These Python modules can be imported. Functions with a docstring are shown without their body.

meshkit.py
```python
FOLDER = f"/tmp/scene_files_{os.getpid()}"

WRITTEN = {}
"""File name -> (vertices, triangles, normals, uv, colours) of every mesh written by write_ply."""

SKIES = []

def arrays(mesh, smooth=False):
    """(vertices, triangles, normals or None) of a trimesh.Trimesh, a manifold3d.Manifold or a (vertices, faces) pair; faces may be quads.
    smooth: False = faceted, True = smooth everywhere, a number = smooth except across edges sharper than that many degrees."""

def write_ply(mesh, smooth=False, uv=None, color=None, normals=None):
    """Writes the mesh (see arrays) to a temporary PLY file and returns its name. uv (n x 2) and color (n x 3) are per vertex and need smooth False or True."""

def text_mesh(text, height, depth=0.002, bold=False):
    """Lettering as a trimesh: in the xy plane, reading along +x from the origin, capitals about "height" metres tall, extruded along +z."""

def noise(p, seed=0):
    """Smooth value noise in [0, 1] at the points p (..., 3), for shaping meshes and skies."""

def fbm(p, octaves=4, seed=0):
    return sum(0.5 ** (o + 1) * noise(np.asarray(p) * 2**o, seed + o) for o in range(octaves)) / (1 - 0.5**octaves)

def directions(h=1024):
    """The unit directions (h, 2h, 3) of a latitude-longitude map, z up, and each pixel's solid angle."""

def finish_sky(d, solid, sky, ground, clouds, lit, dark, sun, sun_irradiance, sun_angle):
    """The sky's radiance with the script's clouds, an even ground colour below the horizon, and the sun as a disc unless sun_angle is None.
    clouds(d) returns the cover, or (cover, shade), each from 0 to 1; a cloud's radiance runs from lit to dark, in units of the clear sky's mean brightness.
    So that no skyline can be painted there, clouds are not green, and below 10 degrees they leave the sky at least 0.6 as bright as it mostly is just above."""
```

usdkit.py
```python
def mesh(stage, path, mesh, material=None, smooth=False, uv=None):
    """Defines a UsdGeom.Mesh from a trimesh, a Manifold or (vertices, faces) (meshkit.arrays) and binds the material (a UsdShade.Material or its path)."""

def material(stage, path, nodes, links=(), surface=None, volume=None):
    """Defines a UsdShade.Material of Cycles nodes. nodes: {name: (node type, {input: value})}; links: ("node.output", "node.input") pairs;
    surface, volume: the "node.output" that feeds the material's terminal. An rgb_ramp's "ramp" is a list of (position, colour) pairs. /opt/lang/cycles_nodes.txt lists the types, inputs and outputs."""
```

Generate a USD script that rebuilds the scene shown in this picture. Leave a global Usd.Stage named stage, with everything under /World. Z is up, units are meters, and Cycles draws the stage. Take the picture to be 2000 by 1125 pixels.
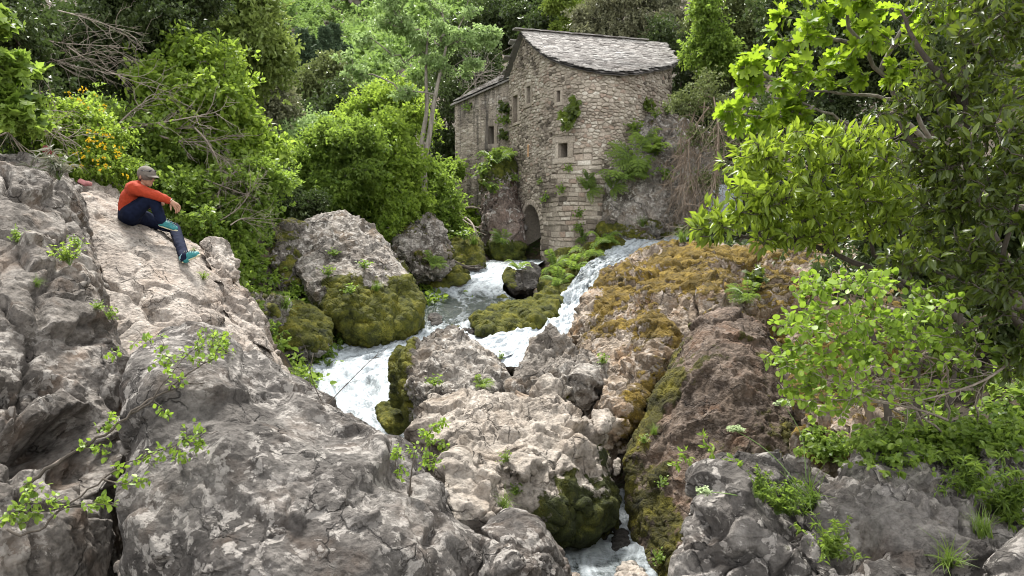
import math, random
import numpy as np
import trimesh, manifold3d, shapely, shapely.geometry as sg, shapely.ops, shapely.affinity
from scipy.spatial import cKDTree, Voronoi
from scipy.interpolate import RBFInterpolator
from scipy import sparse
import usdkit
from pxr import Usd, UsdGeom, UsdLux, UsdShade, Sdf, Gf, Vt

stage = Usd.Stage.CreateInMemory()
UsdGeom.SetStageUpAxis(stage, UsdGeom.Tokens.z)
UsdGeom.SetStageMetersPerUnit(stage, 1.0)
UsdGeom.Xform.Define(stage, '/World')
UsdGeom.Scope.Define(stage, '/World/Looks')

# ------------------------------------------------------------------ camera, sky, sun
H = 5.0                                   # camera height above the datum (lowest water is about z = 1.6)
FPX = 1500.0                              # focal length in pixels of the 2000 px wide photograph
PITCH = math.atan((562.5 - 431) / FPX)    # looking down about five degrees
cam = UsdGeom.Camera.Define(stage, '/World/camera')
cam.CreateHorizontalApertureAttr(36.0); cam.CreateVerticalApertureAttr(20.25)
cam.CreateFocalLengthAttr(36.0 * FPX / 2000.0)
cam.CreateClippingRangeAttr(Gf.Vec2f(0.05, 5000))
cam.CreateExposureAttr(2.82)
cam.AddTranslateOp().Set(Gf.Vec3d(0, 0, H))
cam.AddRotateXOp().Set(90 - math.degrees(PITCH))

SUN_EL, SUN_AZ = math.radians(60), math.radians(-22)   # azimuth measured from +y towards +x
sun_dir = np.array([math.sin(SUN_AZ) * math.cos(SUN_EL), math.cos(SUN_AZ) * math.cos(SUN_EL), math.sin(SUN_EL)])
sun = UsdLux.DistantLight.Define(stage, '/World/sun')
sun.CreateIntensityAttr(0.40); sun.CreateAngleAttr(14.0); sun.CreateNormalizeAttr(True)
sun.CreateColorAttr(Gf.Vec3f(1.0, 0.965, 0.9))
sun.AddRotateZOp().Set(-math.degrees(SUN_AZ)); sun.AddRotateXOp().Set(-(90 - math.degrees(SUN_EL)))

dome = UsdLux.DomeLight.Define(stage, '/World/sky')
dome.GetPrim().SetCustomDataByKey('kind', 'structure')
skym = usdkit.material(stage, '/World/Looks/sky_light', {
    'tc': ('texture_coordinate', {}),
    'sky': ('sky_texture', {'sky_type': 'single_scattering', 'sun_disc': False, 'sun_elevation': SUN_EL, 'sun_rotation': SUN_AZ}),
    'n': ('noise_texture', {'scale': 2.2, 'detail': 5.0, 'roughness': 0.55}),
    'cr': ('rgb_ramp', {'ramp': [(0.25, (0.72,) * 3), (0.6, (0.97,) * 3)]}),
    'cloud': ('mix', {'mix_type': 'mix', 'color2': (3.7, 3.66, 3.56)}),
    'bg': ('background_shader', {'strength': 0.085}),
}, [('tc.generated', 'n.vector'), ('n.fac', 'cr.fac'), ('cr.color', 'cloud.fac'), ('sky.color', 'cloud.color1'), ('cloud.color', 'bg.color')], surface='bg.background')
UsdShade.MaterialBindingAPI.Apply(dome.GetPrim()).Bind(skym)

# ------------------------------------------------------------------ helpers
_F = np.array([0, math.cos(PITCH), -math.sin(PITCH)])
_U = np.array([0, math.sin(PITCH), math.cos(PITCH)])
def at(px, py, d):
    """The point at distance d (along +y) from the viewpoint's plane that the photograph shows at pixel (px, py)."""
    v = np.array([(px - 1000) / FPX, 0, 0]) + _U * ((562.5 - py) / FPX) + _F
    return v * (d / v[1]) + np.array([0, 0, H])

def pix(p):
    """The pixel of the photograph at which world points p (n,3) lie."""
    q = np.atleast_2d(p) - np.array([0, 0, H])
    zc = q @ _F
    return np.stack([1000 + FPX * q[:, 0] / zc, 562.5 - FPX * (q @ _U) / zc], 1)

_used = {}
def free(parent, name):
    base = '/World' if parent is None else str(parent.GetPath())
    k = (base, name); n = _used.get(k, 0); _used[k] = n + 1
    return f'{base}/{name}' if n == 0 else f'{base}/{name}_{n:03d}'

def tag(prim, label=None, cat=None, group=None, kind=None):
    for k, v in (('label', label), ('category', cat), ('group', group), ('kind', kind)):
        if v: prim.SetCustomDataByKey(k, v)
    return prim

def thing(name, label, cat, group=None, loc=(0, 0, 0)):
    x = UsdGeom.Xform.Define(stage, free(None, name))
    x.AddTranslateOp().Set(Gf.Vec3d(*map(float, loc)))
    return tag(x.GetPrim(), label, cat, group)

def obj(name, mesh, mat, parent=None, smooth=False, prim=None, **tags):
    """One mesh prim. prim = {primvar name: per-vertex floats} (keeps the vertex order: smooth must be False or True)."""
    if isinstance(mesh, tuple):                # drop points that no face uses
        v, f = np.asarray(mesh[0], float), np.asarray(mesh[1], int); u = np.zeros(len(v), bool); u[f.ravel()] = True
        if not u.all():
            r = np.cumsum(u) - 1; mesh = (v[u], r[f])
            if prim: prim = {k: np.asarray(x)[u] for k, x in prim.items()}
    m = usdkit.mesh(stage, free(parent, name), mesh, mat, smooth)
    if prim:
        api = UsdGeom.PrimvarsAPI(m)
        for k, v in prim.items():
            v = np.asarray(v, np.float32)
            if v.ndim == 1: api.CreatePrimvar(k, Sdf.ValueTypeNames.FloatArray, 'vertex').Set(Vt.FloatArray.FromNumpy(v))
            else: api.CreatePrimvar(k, Sdf.ValueTypeNames.Float3Array, 'vertex').Set(Vt.Vec3fArray.FromNumpy(v))
    return tag(m.GetPrim(), **tags)

class MB:
    """Collects vertices, faces and a per-vertex tone."""
    def __init__(s): s.v, s.f, s.t, s.n = [], [], [], 0
    def add(s, v, f, tone=0.5):
        v = np.asarray(v, float); s.v.append(v); s.f.append(np.asarray(f, int) + s.n); s.n += len(v)
        s.t.append(np.full(len(v), tone) if np.ndim(tone) == 0 else np.asarray(tone, float)); return s
    def get(s): return np.vstack(s.v), np.vstack(s.f)
    def tone(s): return np.concatenate(s.t)

# ------------------------------------------------------------------ noise
_rs = np.random.RandomState(5)
_G = _rs.normal(size=(256, 3)); _G /= np.linalg.norm(_G, axis=1, keepdims=True)
_PERM = _rs.permutation(256); _PERM = np.concatenate([_PERM, _PERM, _PERM])
def perlin(p, seed=0):
    p = np.asarray(p, float) + seed * 17.31
    i = np.floor(p).astype(np.int64); t = p - i; i &= 255
    w = t * t * t * (t * (t * 6 - 15) + 10)
    out = 0
    for a in (0, 1):
        wa = w[:, 0] if a else 1 - w[:, 0]
        pa = _PERM[(i[:, 0] + a) & 255]
        for b in (0, 1):
            wb = wa * (w[:, 1] if b else 1 - w[:, 1])
            pb = _PERM[pa + ((i[:, 1] + b) & 255)]
            for c in (0, 1):
                g = _G[_PERM[pb + ((i[:, 2] + c) & 255)]]
                out = out + wb * (w[:, 2] if c else 1 - w[:, 2]) * (g[:, 0] * (t[:, 0] - a) + g[:, 1] * (t[:, 1] - b) + g[:, 2] * (t[:, 2] - c))
    return out * 1.5
_R = trimesh.transformations.euler_matrix(0.7, 1.1, 0.4)[:3, :3]
def fbm(p, L, octaves=4, seed=0, gain=0.5, ridged=False):
    q = np.asarray(p, float) / L; out = 0; a = 1.0
    for o in range(octaves):
        n = perlin(q, seed + o * 3)
        out = out + a * ((0.5 - np.abs(n)) * 2 * 0.7 if ridged else n)
        q = q @ _R.T * 2.03; a *= gain
    return out
def sstep(x, a, b):
    t = np.clip((np.asarray(x, float) - a) / (b - a), 0, 1); return t * t * (3 - 2 * t)

def vnormals(v, f):
    n = np.zeros_like(v); c = np.cross(v[f[:, 1]] - v[f[:, 0]], v[f[:, 2]] - v[f[:, 0]])
    for k in range(3):
        for a in range(3): n[:, a] += np.bincount(f[:, k], c[:, a], len(v))
    return n / np.maximum(np.linalg.norm(n, axis=1, keepdims=True), 1e-12)

def laplace(v, f, it, lam=0.5):
    e = np.vstack([f[:, [0, 1]], f[:, [1, 2]], f[:, [2, 0]]]); e = np.vstack([e, e[:, ::-1]])
    A = sparse.csr_matrix((np.ones(len(e)), (e[:, 0], e[:, 1])), (len(v), len(v))); A.data[:] = 1
    d = np.asarray(A.sum(1)).ravel()
    for _ in range(it): v = v + lam * ((A @ v) / d[:, None] - v)
    return v

def refine(v, f, l):
    m = manifold3d.Manifold(manifold3d.Mesh(v.astype(np.float32), f.astype(np.uint32)))
    m = m.refine_to_length(float(l)).to_mesh()
    return np.array(m.vert_properties[:, :3], float), np.array(m.tri_verts, int)

def refine_to(v, f, target):
    """Splits every edge longer than target(midpoints, vertex ids) until none is left; triangles stay joined edge to edge."""
    for _ in range(12):
        e = np.sort(np.vstack([f[:, [0, 1]], f[:, [1, 2]], f[:, [2, 0]]]), 1); u, inv = np.unique(e[:, 0] * np.int64(len(v)) + e[:, 1], return_inverse=True)
        ue = np.stack([u // len(v), u % len(v)], 1); mid = (v[ue[:, 0]] + v[ue[:, 1]]) / 2
        cut = np.linalg.norm(v[ue[:, 0]] - v[ue[:, 1]], axis=1) > target(v, f, mid, ue)
        if not cut.any(): break
        idx = np.full(len(u), -1); idx[cut] = len(v) + np.arange(cut.sum()); v = np.vstack([v, mid[cut]])
        m = idx[inv].reshape(3, -1).T; k = (m >= 0).sum(1); out = [f[k == 0]]
        for r in range(3):                       # turn each triangle so that its cut edges come first
            a, b, c = f[:, r], f[:, (r + 1) % 3], f[:, (r + 2) % 3]; ab, bc, ca = m[:, r], m[:, (r + 1) % 3], m[:, (r + 2) % 3]
            s = (k == 1) & (ab >= 0); out += [np.stack([a, ab, c], 1)[s], np.stack([ab, b, c], 1)[s]]
            s = (k == 2) & (ca < 0); out += [np.stack([ab, b, bc], 1)[s], np.stack([a, ab, c], 1)[s], np.stack([ab, bc, c], 1)[s]]
        s = k == 3; a, b, c = f[s].T; x, y, z = m[s].T; out += [np.stack(q, 1) for q in ((a, x, z), (x, b, y), (z, y, c), (x, y, z))]
        f = np.vstack(out)
    return v, f

def tube(pts, rad, sides=6, cap=True):
    """A tapering round bar through pts."""
    p = np.asarray(pts, float); r = np.broadcast_to(np.asarray(rad, float), (len(p),))
    t = np.gradient(p, axis=0); t /= np.linalg.norm(t, axis=1, keepdims=True) + 1e-12
    a = np.cross(t, [0.31, 0.2, 0.93]); bad = np.linalg.norm(a, axis=1) < 0.2
    a[bad] = np.cross(t[bad], [1.0, 0, 0]); a /= np.linalg.norm(a, axis=1, keepdims=True) + 1e-12
    for i in range(1, len(p)):               # keep the frame from twisting
        q = a[i - 1] - t[i] * (a[i - 1] @ t[i]); n = np.linalg.norm(q)
        if n > 0.05: a[i] = q / n
    b = np.cross(t, a); g = np.arange(sides) * 2 * np.pi / sides
    v = (p[:, None] + r[:, None, None] * (np.cos(g)[None, :, None] * a[:, None] + np.sin(g)[None, :, None] * b[:, None])).reshape(-1, 3)
    i, j = np.meshgrid(np.arange(len(p) - 1), np.arange(sides), indexing='ij'); k = (j + 1) % sides
    q = np.stack([i * sides + j, i * sides + k, (i + 1) * sides + k, (i + 1) * sides + j], -1).reshape(-1, 4)
    f = np.vstack([q[:, [0, 1, 2]], q[:, [0, 2, 3]]])
    if cap:
        n = len(v); v = np.vstack([v, p[-1:] + t[-1] * r[-1] * 0.5, p[:1]])
        e = (len(p) - 1) * sides; jj = np.arange(sides); kk = (jj + 1) % sides
        f = np.vstack([f, np.stack([e + jj, e + kk, np.full(sides, n)], 1), np.stack([kk, jj, np.full(sides, n + 1)], 1)])
    return v, f

def spline(pts, n):
    """n points of a smooth curve through pts."""
    from scipy.interpolate import PchipInterpolator
    p = np.asarray(pts, float); s = np.concatenate([[0], np.cumsum(np.linalg.norm(np.diff(p[:, :3], axis=0), axis=1))])
    return PchipInterpolator(s, p)(np.linspace(0, s[-1], n))
# ------------------------------------------------------------------ materials
def mat(name, nodes, links, surface, volume=None):
    return usdkit.material(stage, '/World/Looks/' + name, nodes, links, surface=surface, volume=volume)

def plain(name, col, rough=0.7, var=0.25, scale=12, bump=0.3, dist=0.01, spec=0.4):
    c = np.array(col)
    return mat(name, {
        'g': ('geometry', {}), 'n': ('noise_texture', {'scale': scale, 'detail': 6.0, 'roughness': 0.6}),
        'r': ('rgb_ramp', {'ramp': [(0.25, c * (1 - var)), (0.75, c * (1 + var))]}),
        'b': ('bump', {'strength': bump, 'distance': dist}),
        'p': ('principled_bsdf', {'roughness': rough, 'specular_ior_level': spec})},
        [('g.position', 'n.vector'), ('n.fac', 'r.fac'), ('r.color', 'p.base_color'), ('n.fac', 'b.height'), ('b.normal', 'p.normal')], 'p.BSDF')

def rock_mat(name, dark, mid, light, lichen=0.0, ochre=0.3, mossc=((0.02, 0.028, 0.006), (0.075, 0.085, 0.012), (0.15, 0.14, 0.02)), stain=0.5, fine=1.0, lich_scale=5.0, lich_col=(0.50, 0.48, 0.45), ochre_col=(0.25, 0.15, 0.07), bumpd=0.02, moss_noise=0.9):
    dark, mid, light, lich_col, ochre_col = (tuple(np.array(c) * 0.88) for c in (dark, mid, light, lich_col, ochre_col))
    N = {
        'g': ('geometry', {}),
        'n1': ('noise_texture', {'scale': 1.3 * fine, 'detail': 8.0, 'roughness': 0.62, 'distortion': 0.4}),
        'base': ('rgb_ramp', {'ramp': [(0.30, dark), (0.47, mid), (0.68, light)]}),
        'n2': ('noise_texture', {'scale': 14.0 * fine, 'detail': 9.0, 'roughness': 0.68}),
        'sp': ('rgb_ramp', {'ramp': [(0.28, (0.30,) * 3), (0.46, (0.85,) * 3), (0.72, (1.45,) * 3)]}),
        'mul': ('mix', {'mix_type': 'multiply', 'fac': 1.0}),
        'mp': ('mapping', {'scale': (2.6, 2.6, 0.55)}),
        'n3': ('noise_texture', {'scale': 1.0 * fine, 'detail': 6.0, 'roughness': 0.6}),
        'st': ('rgb_ramp', {'ramp': [(0.45, (0, 0, 0)), (0.68, (stain,) * 3)]}),
        'stm': ('mix', {'mix_type': 'mix', 'color2': tuple(np.array(dark) * 0.55)}),
        'n4': ('noise_texture', {'scale': 1.9 * fine, 'detail': 5.0, 'roughness': 0.6}),
        'oc': ('rgb_ramp', {'ramp': [(0.52, (0, 0, 0)), (0.72, (ochre,) * 3)]}),
        'ocm': ('mix', {'mix_type': 'mix', 'color2': ochre_col}),
        'n5': ('noise_texture', {'scale': lich_scale, 'detail': 10.0, 'roughness': 0.66, 'distortion': 0.3}),
        'l1': ('rgb_ramp', {'ramp': [(0.535, (0, 0, 0)), (0.55, (0.75, 0.75, 0.75)), (0.60, (1, 1, 1))]}),
        'n6': ('noise_texture', {'scale': 1.1 * fine, 'detail': 3.0}),
        'l2': ('rgb_ramp', {'ramp': [(0.5 - 0.1 * lichen, (0, 0, 0)), (0.56 - 0.1 * lichen, (1, 1, 1))]}),
        'lf': ('math', {'math_type': 'multiply'}), 'lf2': ('math', {'math_type': 'multiply', 'value2': min(1.0, lichen) * 0.78}),
        'lim': ('mix', {'mix_type': 'mix', 'color2': lich_col}),
        'a': ('attribute', {'attribute': 'moss'}),
        'n7': ('noise_texture', {'scale': 7.0, 'detail': 7.0, 'roughness': 0.66}),
        'ms': ('math', {'math_type': 'multiply_add', 'value2': moss_noise * 2, 'value3': -moss_noise}),
        'ma': ('math', {'math_type': 'add'}),
        'mr': ('map_range', {'from_min': 0.45, 'from_max': 0.62, 'clamp': True}),
        'n8': ('noise_texture', {'scale': 3.1, 'detail': 8.0, 'roughness': 0.7}),
        'mc': ('rgb_ramp', {'ramp': [(0.33, mossc[0]), (0.5, mossc[1]), (0.68, mossc[2])]}),
        'n9': ('noise_texture', {'scale': 70.0, 'detail': 4.0, 'roughness': 0.7}),
        'mv': ('rgb_ramp', {'ramp': [(0.3, (0.45,) * 3), (0.7, (1.5,) * 3)]}),
        'mmul': ('mix', {'mix_type': 'multiply', 'fac': 1.0}),
        'mm': ('mix', {'mix_type': 'mix'}),
        'v': ('voronoi_texture', {'scale': 22.0 * fine, 'feature': 'smooth_f1', 'smoothness': 0.4}),
        'nb': ('noise_texture', {'scale': 9.0 * fine, 'detail': 10.0, 'roughness': 0.72}),
        'cw': ('noise_texture', {'scale': 2.2 * fine, 'detail': 4.0, 'roughness': 0.6}), 'cs': ('vector_math', {'math_type': 'multiply_add', 'vector2': (0.42, 0.42, 0.42)}),
        'vc': ('voronoi_texture', {'scale': 2.1 * fine, 'feature': 'distance_to_edge'}), 'cm': ('map_range', {'from_min': 0.0, 'from_max': 0.035, 'to_min': 1.0, 'to_max': 0.0, 'clamp': True}),
        'ck': ('noise_texture', {'scale': 1.7 * fine, 'detail': 3.0}), 'ckr': ('map_range', {'from_min': 0.48, 'from_max': 0.60, 'clamp': True}), 'cx': ('math', {'math_type': 'multiply'}), 'cf': ('math', {'math_type': 'multiply', 'value2': 0.6}),
        'cmx': ('mix', {'mix_type': 'mix', 'color2': tuple(np.array(dark) * 0.45)}), 'hc': ('math', {'math_type': 'multiply_add', 'value2': -0.55}),
        'hs': ('math', {'math_type': 'multiply_add', 'value2': 0.28}),
        'hm': ('math', {'math_type': 'multiply_add', 'value2': 0.7}),
        'hm2': ('math', {'math_type': 'multiply'}),
        'b': ('bump', {'strength': 1.0, 'distance': bumpd * 4}),
        'p': ('principled_bsdf', {'roughness': 0.88, 'specular_ior_level': 0.25}),
    }
    L = [('g.position', f'{n}.vector') for n in ('n1', 'n2', 'n4', 'n5', 'n6', 'n7', 'n8', 'n9', 'v', 'nb', 'mp', 'cw', 'ck')]
    L += [('mp.vector', 'n3.vector'), ('n1.fac', 'base.fac'), ('n2.fac', 'sp.fac'), ('base.color', 'mul.color1'), ('sp.color', 'mul.color2'),
          ('n3.fac', 'st.fac'), ('st.color', 'stm.fac'), ('mul.color', 'stm.color1'),
          ('n4.fac', 'oc.fac'), ('oc.color', 'ocm.fac'), ('stm.color', 'ocm.color1'),
          ('n5.fac', 'l1.fac'), ('n6.fac', 'l2.fac'), ('l1.color', 'lf.value1'), ('l2.color', 'lf.value2'), ('lf.value', 'lf2.value1'), ('lf2.value', 'lim.fac'), ('ocm.color', 'lim.color1'),
          ('cw.color', 'cs.vector1'), ('g.position', 'cs.vector3'), ('cs.vector', 'vc.vector'), ('vc.distance', 'cm.value'), ('ck.fac', 'ckr.value'), ('cm.result', 'cx.value1'), ('ckr.result', 'cx.value2'), ('cx.value', 'cf.value1'), ('cf.value', 'cmx.fac'), ('lim.color', 'cmx.color1'),
          ('n7.fac', 'ms.value1'), ('a.fac', 'ma.value1'), ('ms.value', 'ma.value2'), ('ma.value', 'mr.value'),
          ('n8.fac', 'mc.fac'), ('n9.fac', 'mv.fac'), ('mc.color', 'mmul.color1'), ('mv.color', 'mmul.color2'),
          ('mr.result', 'mm.fac'), ('cmx.color', 'mm.color1'), ('mmul.color', 'mm.color2'), ('mm.color', 'p.base_color'),
          ('v.distance', 'hs.value1'), ('nb.fac', 'hs.value3'), ('n9.fac', 'hm2.value1'), ('mr.result', 'hm2.value2'), ('hm2.value', 'hm.value1'), ('hs.value', 'hm.value3'),
          ('cx.value', 'hc.value1'), ('hm.value', 'hc.value3'), ('hc.value', 'b.height'), ('b.normal', 'p.normal')]
    return mat(name, N, L, 'p.BSDF')

def leaf_mat(name, c0, c1, trans=(0.2, 0.32, 0.03), tf=0.35, rough=0.42, spec=0.5):
    """Leaf: glossy upper side, light shining through; tone (0..1, per leaf) and the copy's own number vary the green."""
    if c1[1] > c1[0]: c0, c1, trans = ((c[0] * .90, c[1], c[2]) for c in (c0, c1, trans))      # spring greens lean to green rather than yellow
    return mat(name, {
        'a': ('attribute', {'attribute': 'tone'}), 'oi': ('object_info', {}),
        'm': ('math', {'math_type': 'multiply_add', 'value2': 0.55}), 's': ('math', {'math_type': 'multiply', 'value2': 0.45}),
        'r': ('rgb_ramp', {'ramp': [(0.05, c0), (0.95, c1)]}),
        't': ('mix', {'mix_type': 'mix', 'fac': 0.6, 'color2': trans}),
        'p': ('principled_bsdf', {'roughness': rough, 'specular_ior_level': spec}),
        'tr': ('translucent_bsdf', {}), 'x': ('mix_closure', {'fac': tf})},
        [('oi.random', 's.value1'), ('a.fac', 'm.value1'), ('s.value', 'm.value3'), ('m.value', 'r.fac'), ('r.color', 'p.base_color'),
         ('r.color', 't.color1'), ('t.color', 'tr.color'), ('p.BSDF', 'x.closure1'), ('tr.BSDF', 'x.closure2')], 'x.closure')

def bark_mat(name, c0, c1, scale=10.0):
    return mat(name, {
        'g': ('geometry', {}), 'mp': ('mapping', {'scale': (1, 1, 0.3)}),
        'n': ('noise_texture', {'scale': scale, 'detail': 8.0, 'roughness': 0.65}),
        'r': ('rgb_ramp', {'ramp': [(0.3, c0), (0.7, c1)]}),
        'b': ('bump', {'strength': 0.8, 'distance': 0.03}), 'p': ('principled_bsdf', {'roughness': 0.85, 'specular_ior_level': 0.25})},
        [('g.position', 'mp.vector'), ('mp.vector', 'n.vector'), ('n.fac', 'r.fac'), ('r.color', 'p.base_color'), ('n.fac', 'b.height'), ('b.normal', 'p.normal')], 'p.BSDF')
# ------------------------------------------------------------------ rock materials
ROCK_GREY = rock_mat('grey_limestone', (0.043, 0.038, 0.035), (0.136, 0.123, 0.113), (0.305, 0.284, 0.262), lichen=1.0, ochre=0.30, stain=0.6, fine=1.3, lich_scale=10, lich_col=(0.43, 0.40, 0.37), ochre_col=(0.20, 0.13, 0.085), bumpd=0.02)
ROCK_WARM = rock_mat('warm_grey_limestone', (0.074, 0.064, 0.055), (0.20, 0.178, 0.158), (0.365, 0.337, 0.305), lichen=0.8, ochre=0.5, stain=0.6, fine=1.2, lich_scale=10, lich_col=(0.44, 0.41, 0.375), ochre_col=(0.24, 0.155, 0.10), bumpd=0.02)
ROCK_PALE = rock_mat('pale_limestone', (0.19, 0.158, 0.134), (0.36, 0.312, 0.272), (0.48, 0.435, 0.39), lichen=0.4, ochre=0.45, stain=0.25, fine=1.3, lich_scale=10, lich_col=(0.47, 0.44, 0.40), ochre_col=(0.36, 0.25, 0.17), bumpd=0.018)
ROCK_KARST = rock_mat('karst_limestone', (0.16, 0.134, 0.11), (0.35, 0.308, 0.265), (0.47, 0.425, 0.376), lichen=0.3, ochre=0.4, stain=0.35, fine=1.1, lich_col=(0.50, 0.46, 0.41), ochre_col=(0.30, 0.22, 0.15), mossc=((0.014, 0.018, 0.005), (0.036, 0.044, 0.008), (0.11, 0.11, 0.014)), bumpd=0.018)
ROCK_BROWN = rock_mat('brown_mossy_rock', (0.095, 0.068, 0.048), (0.245, 0.19, 0.14), (0.44, 0.375, 0.31), lichen=0.7, ochre=0.6, stain=0.5, fine=1.1, lich_scale=9.0, lich_col=(0.48, 0.43, 0.38),
                      mossc=((0.045, 0.034, 0.009), (0.145, 0.098, 0.018), (0.30, 0.205, 0.035)), ochre_col=(0.34, 0.19, 0.08), bumpd=0.02)
ROCK_SLAB = rock_mat('brown_weeping_slab', (0.045, 0.032, 0.024), (0.115, 0.084, 0.062), (0.25, 0.19, 0.152), lichen=0.4, ochre=0.45, stain=0.65, fine=1.4, lich_scale=16.0, lich_col=(0.33, 0.27, 0.23),
                     mossc=((0.014, 0.014, 0.004), (0.065, 0.060, 0.009), (0.21, 0.185, 0.022)), ochre_col=(0.18, 0.09, 0.045), bumpd=0.02)
ROCK_FAR = rock_mat('mossy_boulder_rock', (0.075, 0.063, 0.053), (0.215, 0.19, 0.165), (0.44, 0.405, 0.365), lichen=0.9, ochre=0.35, stain=0.6, fine=1.0, lich_scale=8, lich_col=(0.52, 0.49, 0.45),
                    mossc=((0.020, 0.026, 0.005), (0.088, 0.094, 0.010), (0.225, 0.21, 0.024)), ochre_col=(0.28, 0.175, 0.085), bumpd=0.025)
ROCK_RED = rock_mat('reddish_cliff_rock', (0.095, 0.072, 0.060), (0.215, 0.165, 0.140), (0.37, 0.31, 0.27), lichen=1.0, ochre=0.4, stain=0.7, fine=0.9, lich_scale=4.0, lich_col=(0.54, 0.51, 0.475),
                    mossc=((0.024, 0.038, 0.006), (0.085, 0.105, 0.012), (0.20, 0.215, 0.025)), ochre_col=(0.24, 0.12, 0.08), bumpd=0.04)
ROCK_WET = rock_mat('wet_dark_rock', (0.016, 0.014, 0.013), (0.045, 0.040, 0.036), (0.10, 0.09, 0.08), lichen=0.1, ochre=0.1, stain=0.5,
                    mossc=((0.020, 0.028, 0.005), (0.085, 0.09, 0.010), (0.19, 0.19, 0.02)))
SOIL = rock_mat('leaf_litter_soil', (0.026, 0.020, 0.014), (0.058, 0.045, 0.032), (0.12, 0.096, 0.07), lichen=0.1, ochre=0.4, stain=0.4, mossc=((0.016, 0.03, 0.006), (0.04, 0.065, 0.01), (0.08, 0.115, 0.016)))

# ------------------------------------------------------------------ ground
_cp = [  # pixel, pixel, distance, drop below the surface seen there
    (1020, 505, 30, .5), (980, 525, 27.5, .6), (900, 565, 24, .6), (900, 600, 21, .6), (860, 640, 18.8, .6), (860, 680, 17.0, .7), (740, 700, 16.4, .8), (680, 770, 14, .9), (640, 900, 11.5, .9), (700, 1100, 9, .6),
    (1000, 665, 18, .6), (1060, 630, 19.5, .6), (1100, 590, 21, .6), (1150, 535, 23, .6), (1200, 495, 25.3, .6), (1250, 470, 27.2, .5), (1310, 450, 29.3, .5), (1400, 415, 32, .5), (1440, 365, 34, .4),
    (1160, 1060, 8, .7), (1160, 1200, 6.5, .4), (1190, 970, 9, .6), (1150, 850, 11, .6), (1000, 1200, 6, .4), (600, 1300, 5, .3), (1400, 1300, 5, .2), (0, 1300, 4, 0), (2000, 1200, 3.5, 0.4),
    (300, 460, 12.5, .4), (-100, 380, 12, .2), (450, 485, 13.5, .2), (480, 570, 14.8, .4), (530, 650, 15.8, .5), (430, 430, 18, 0), (550, 410, 22, 0), (650, 425, 24.5, .1), (750, 440, 27, .2), (850, 440, 30, .3), (895, 420, 35, .1), (940, 470, 30.5, .6), (860, 520, 27, .8),
    (200, 230, 18, 0), (0, 180, 16, 0), (-300, 200, 16, 0), (-300, 500, 8, 0), (350, 190, 30, 0), (500, 270, 40, 0), (620, 280, 55, 0), (560, 200, 80, 0), (650, 110, 120, 0), (600, -10, 190, 0), (300, 0, 120, 0), (0, -200, 60, 0), (-400, -100, 50, 0),
    (1340, 440, 30.5, 0), (1500, 430, 24, .2), (1650, 540, 15, .3), (1900, 640, 9, .3), (1800, 830, 6.2, .3), (2100, 800, 6, 0), (2300, 500, 8, 0), (1600, 860, 7.5, .4), (1480, 900, 7.4, .5), (1700, 650, 10.5, .3),
    (1450, 300, 38, 0), (1380, 190, 48, 0), (1300, 110, 60, 0), (1100, 90, 66, 0), (1000, 40, 90, 0), (900, 100, 75, 0), (780, 40, 130, 0), (1700, 60, 40, 0), (2000, 100, 24, 0), (1800, 300, 22, 0), (2400, 100, 30, 0), (1000, 300, 40, 0), (1200, 280, 38, 0), (1280, 330, 33.5, 0), (900, 300, 44, 0), (800, 330, 40, 0), (2000, -500, 60, 0), (1400, -300, 110, 0),
    (1100, 460, 29.5, .6), (1180, 470, 28.6, .5)]
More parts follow.
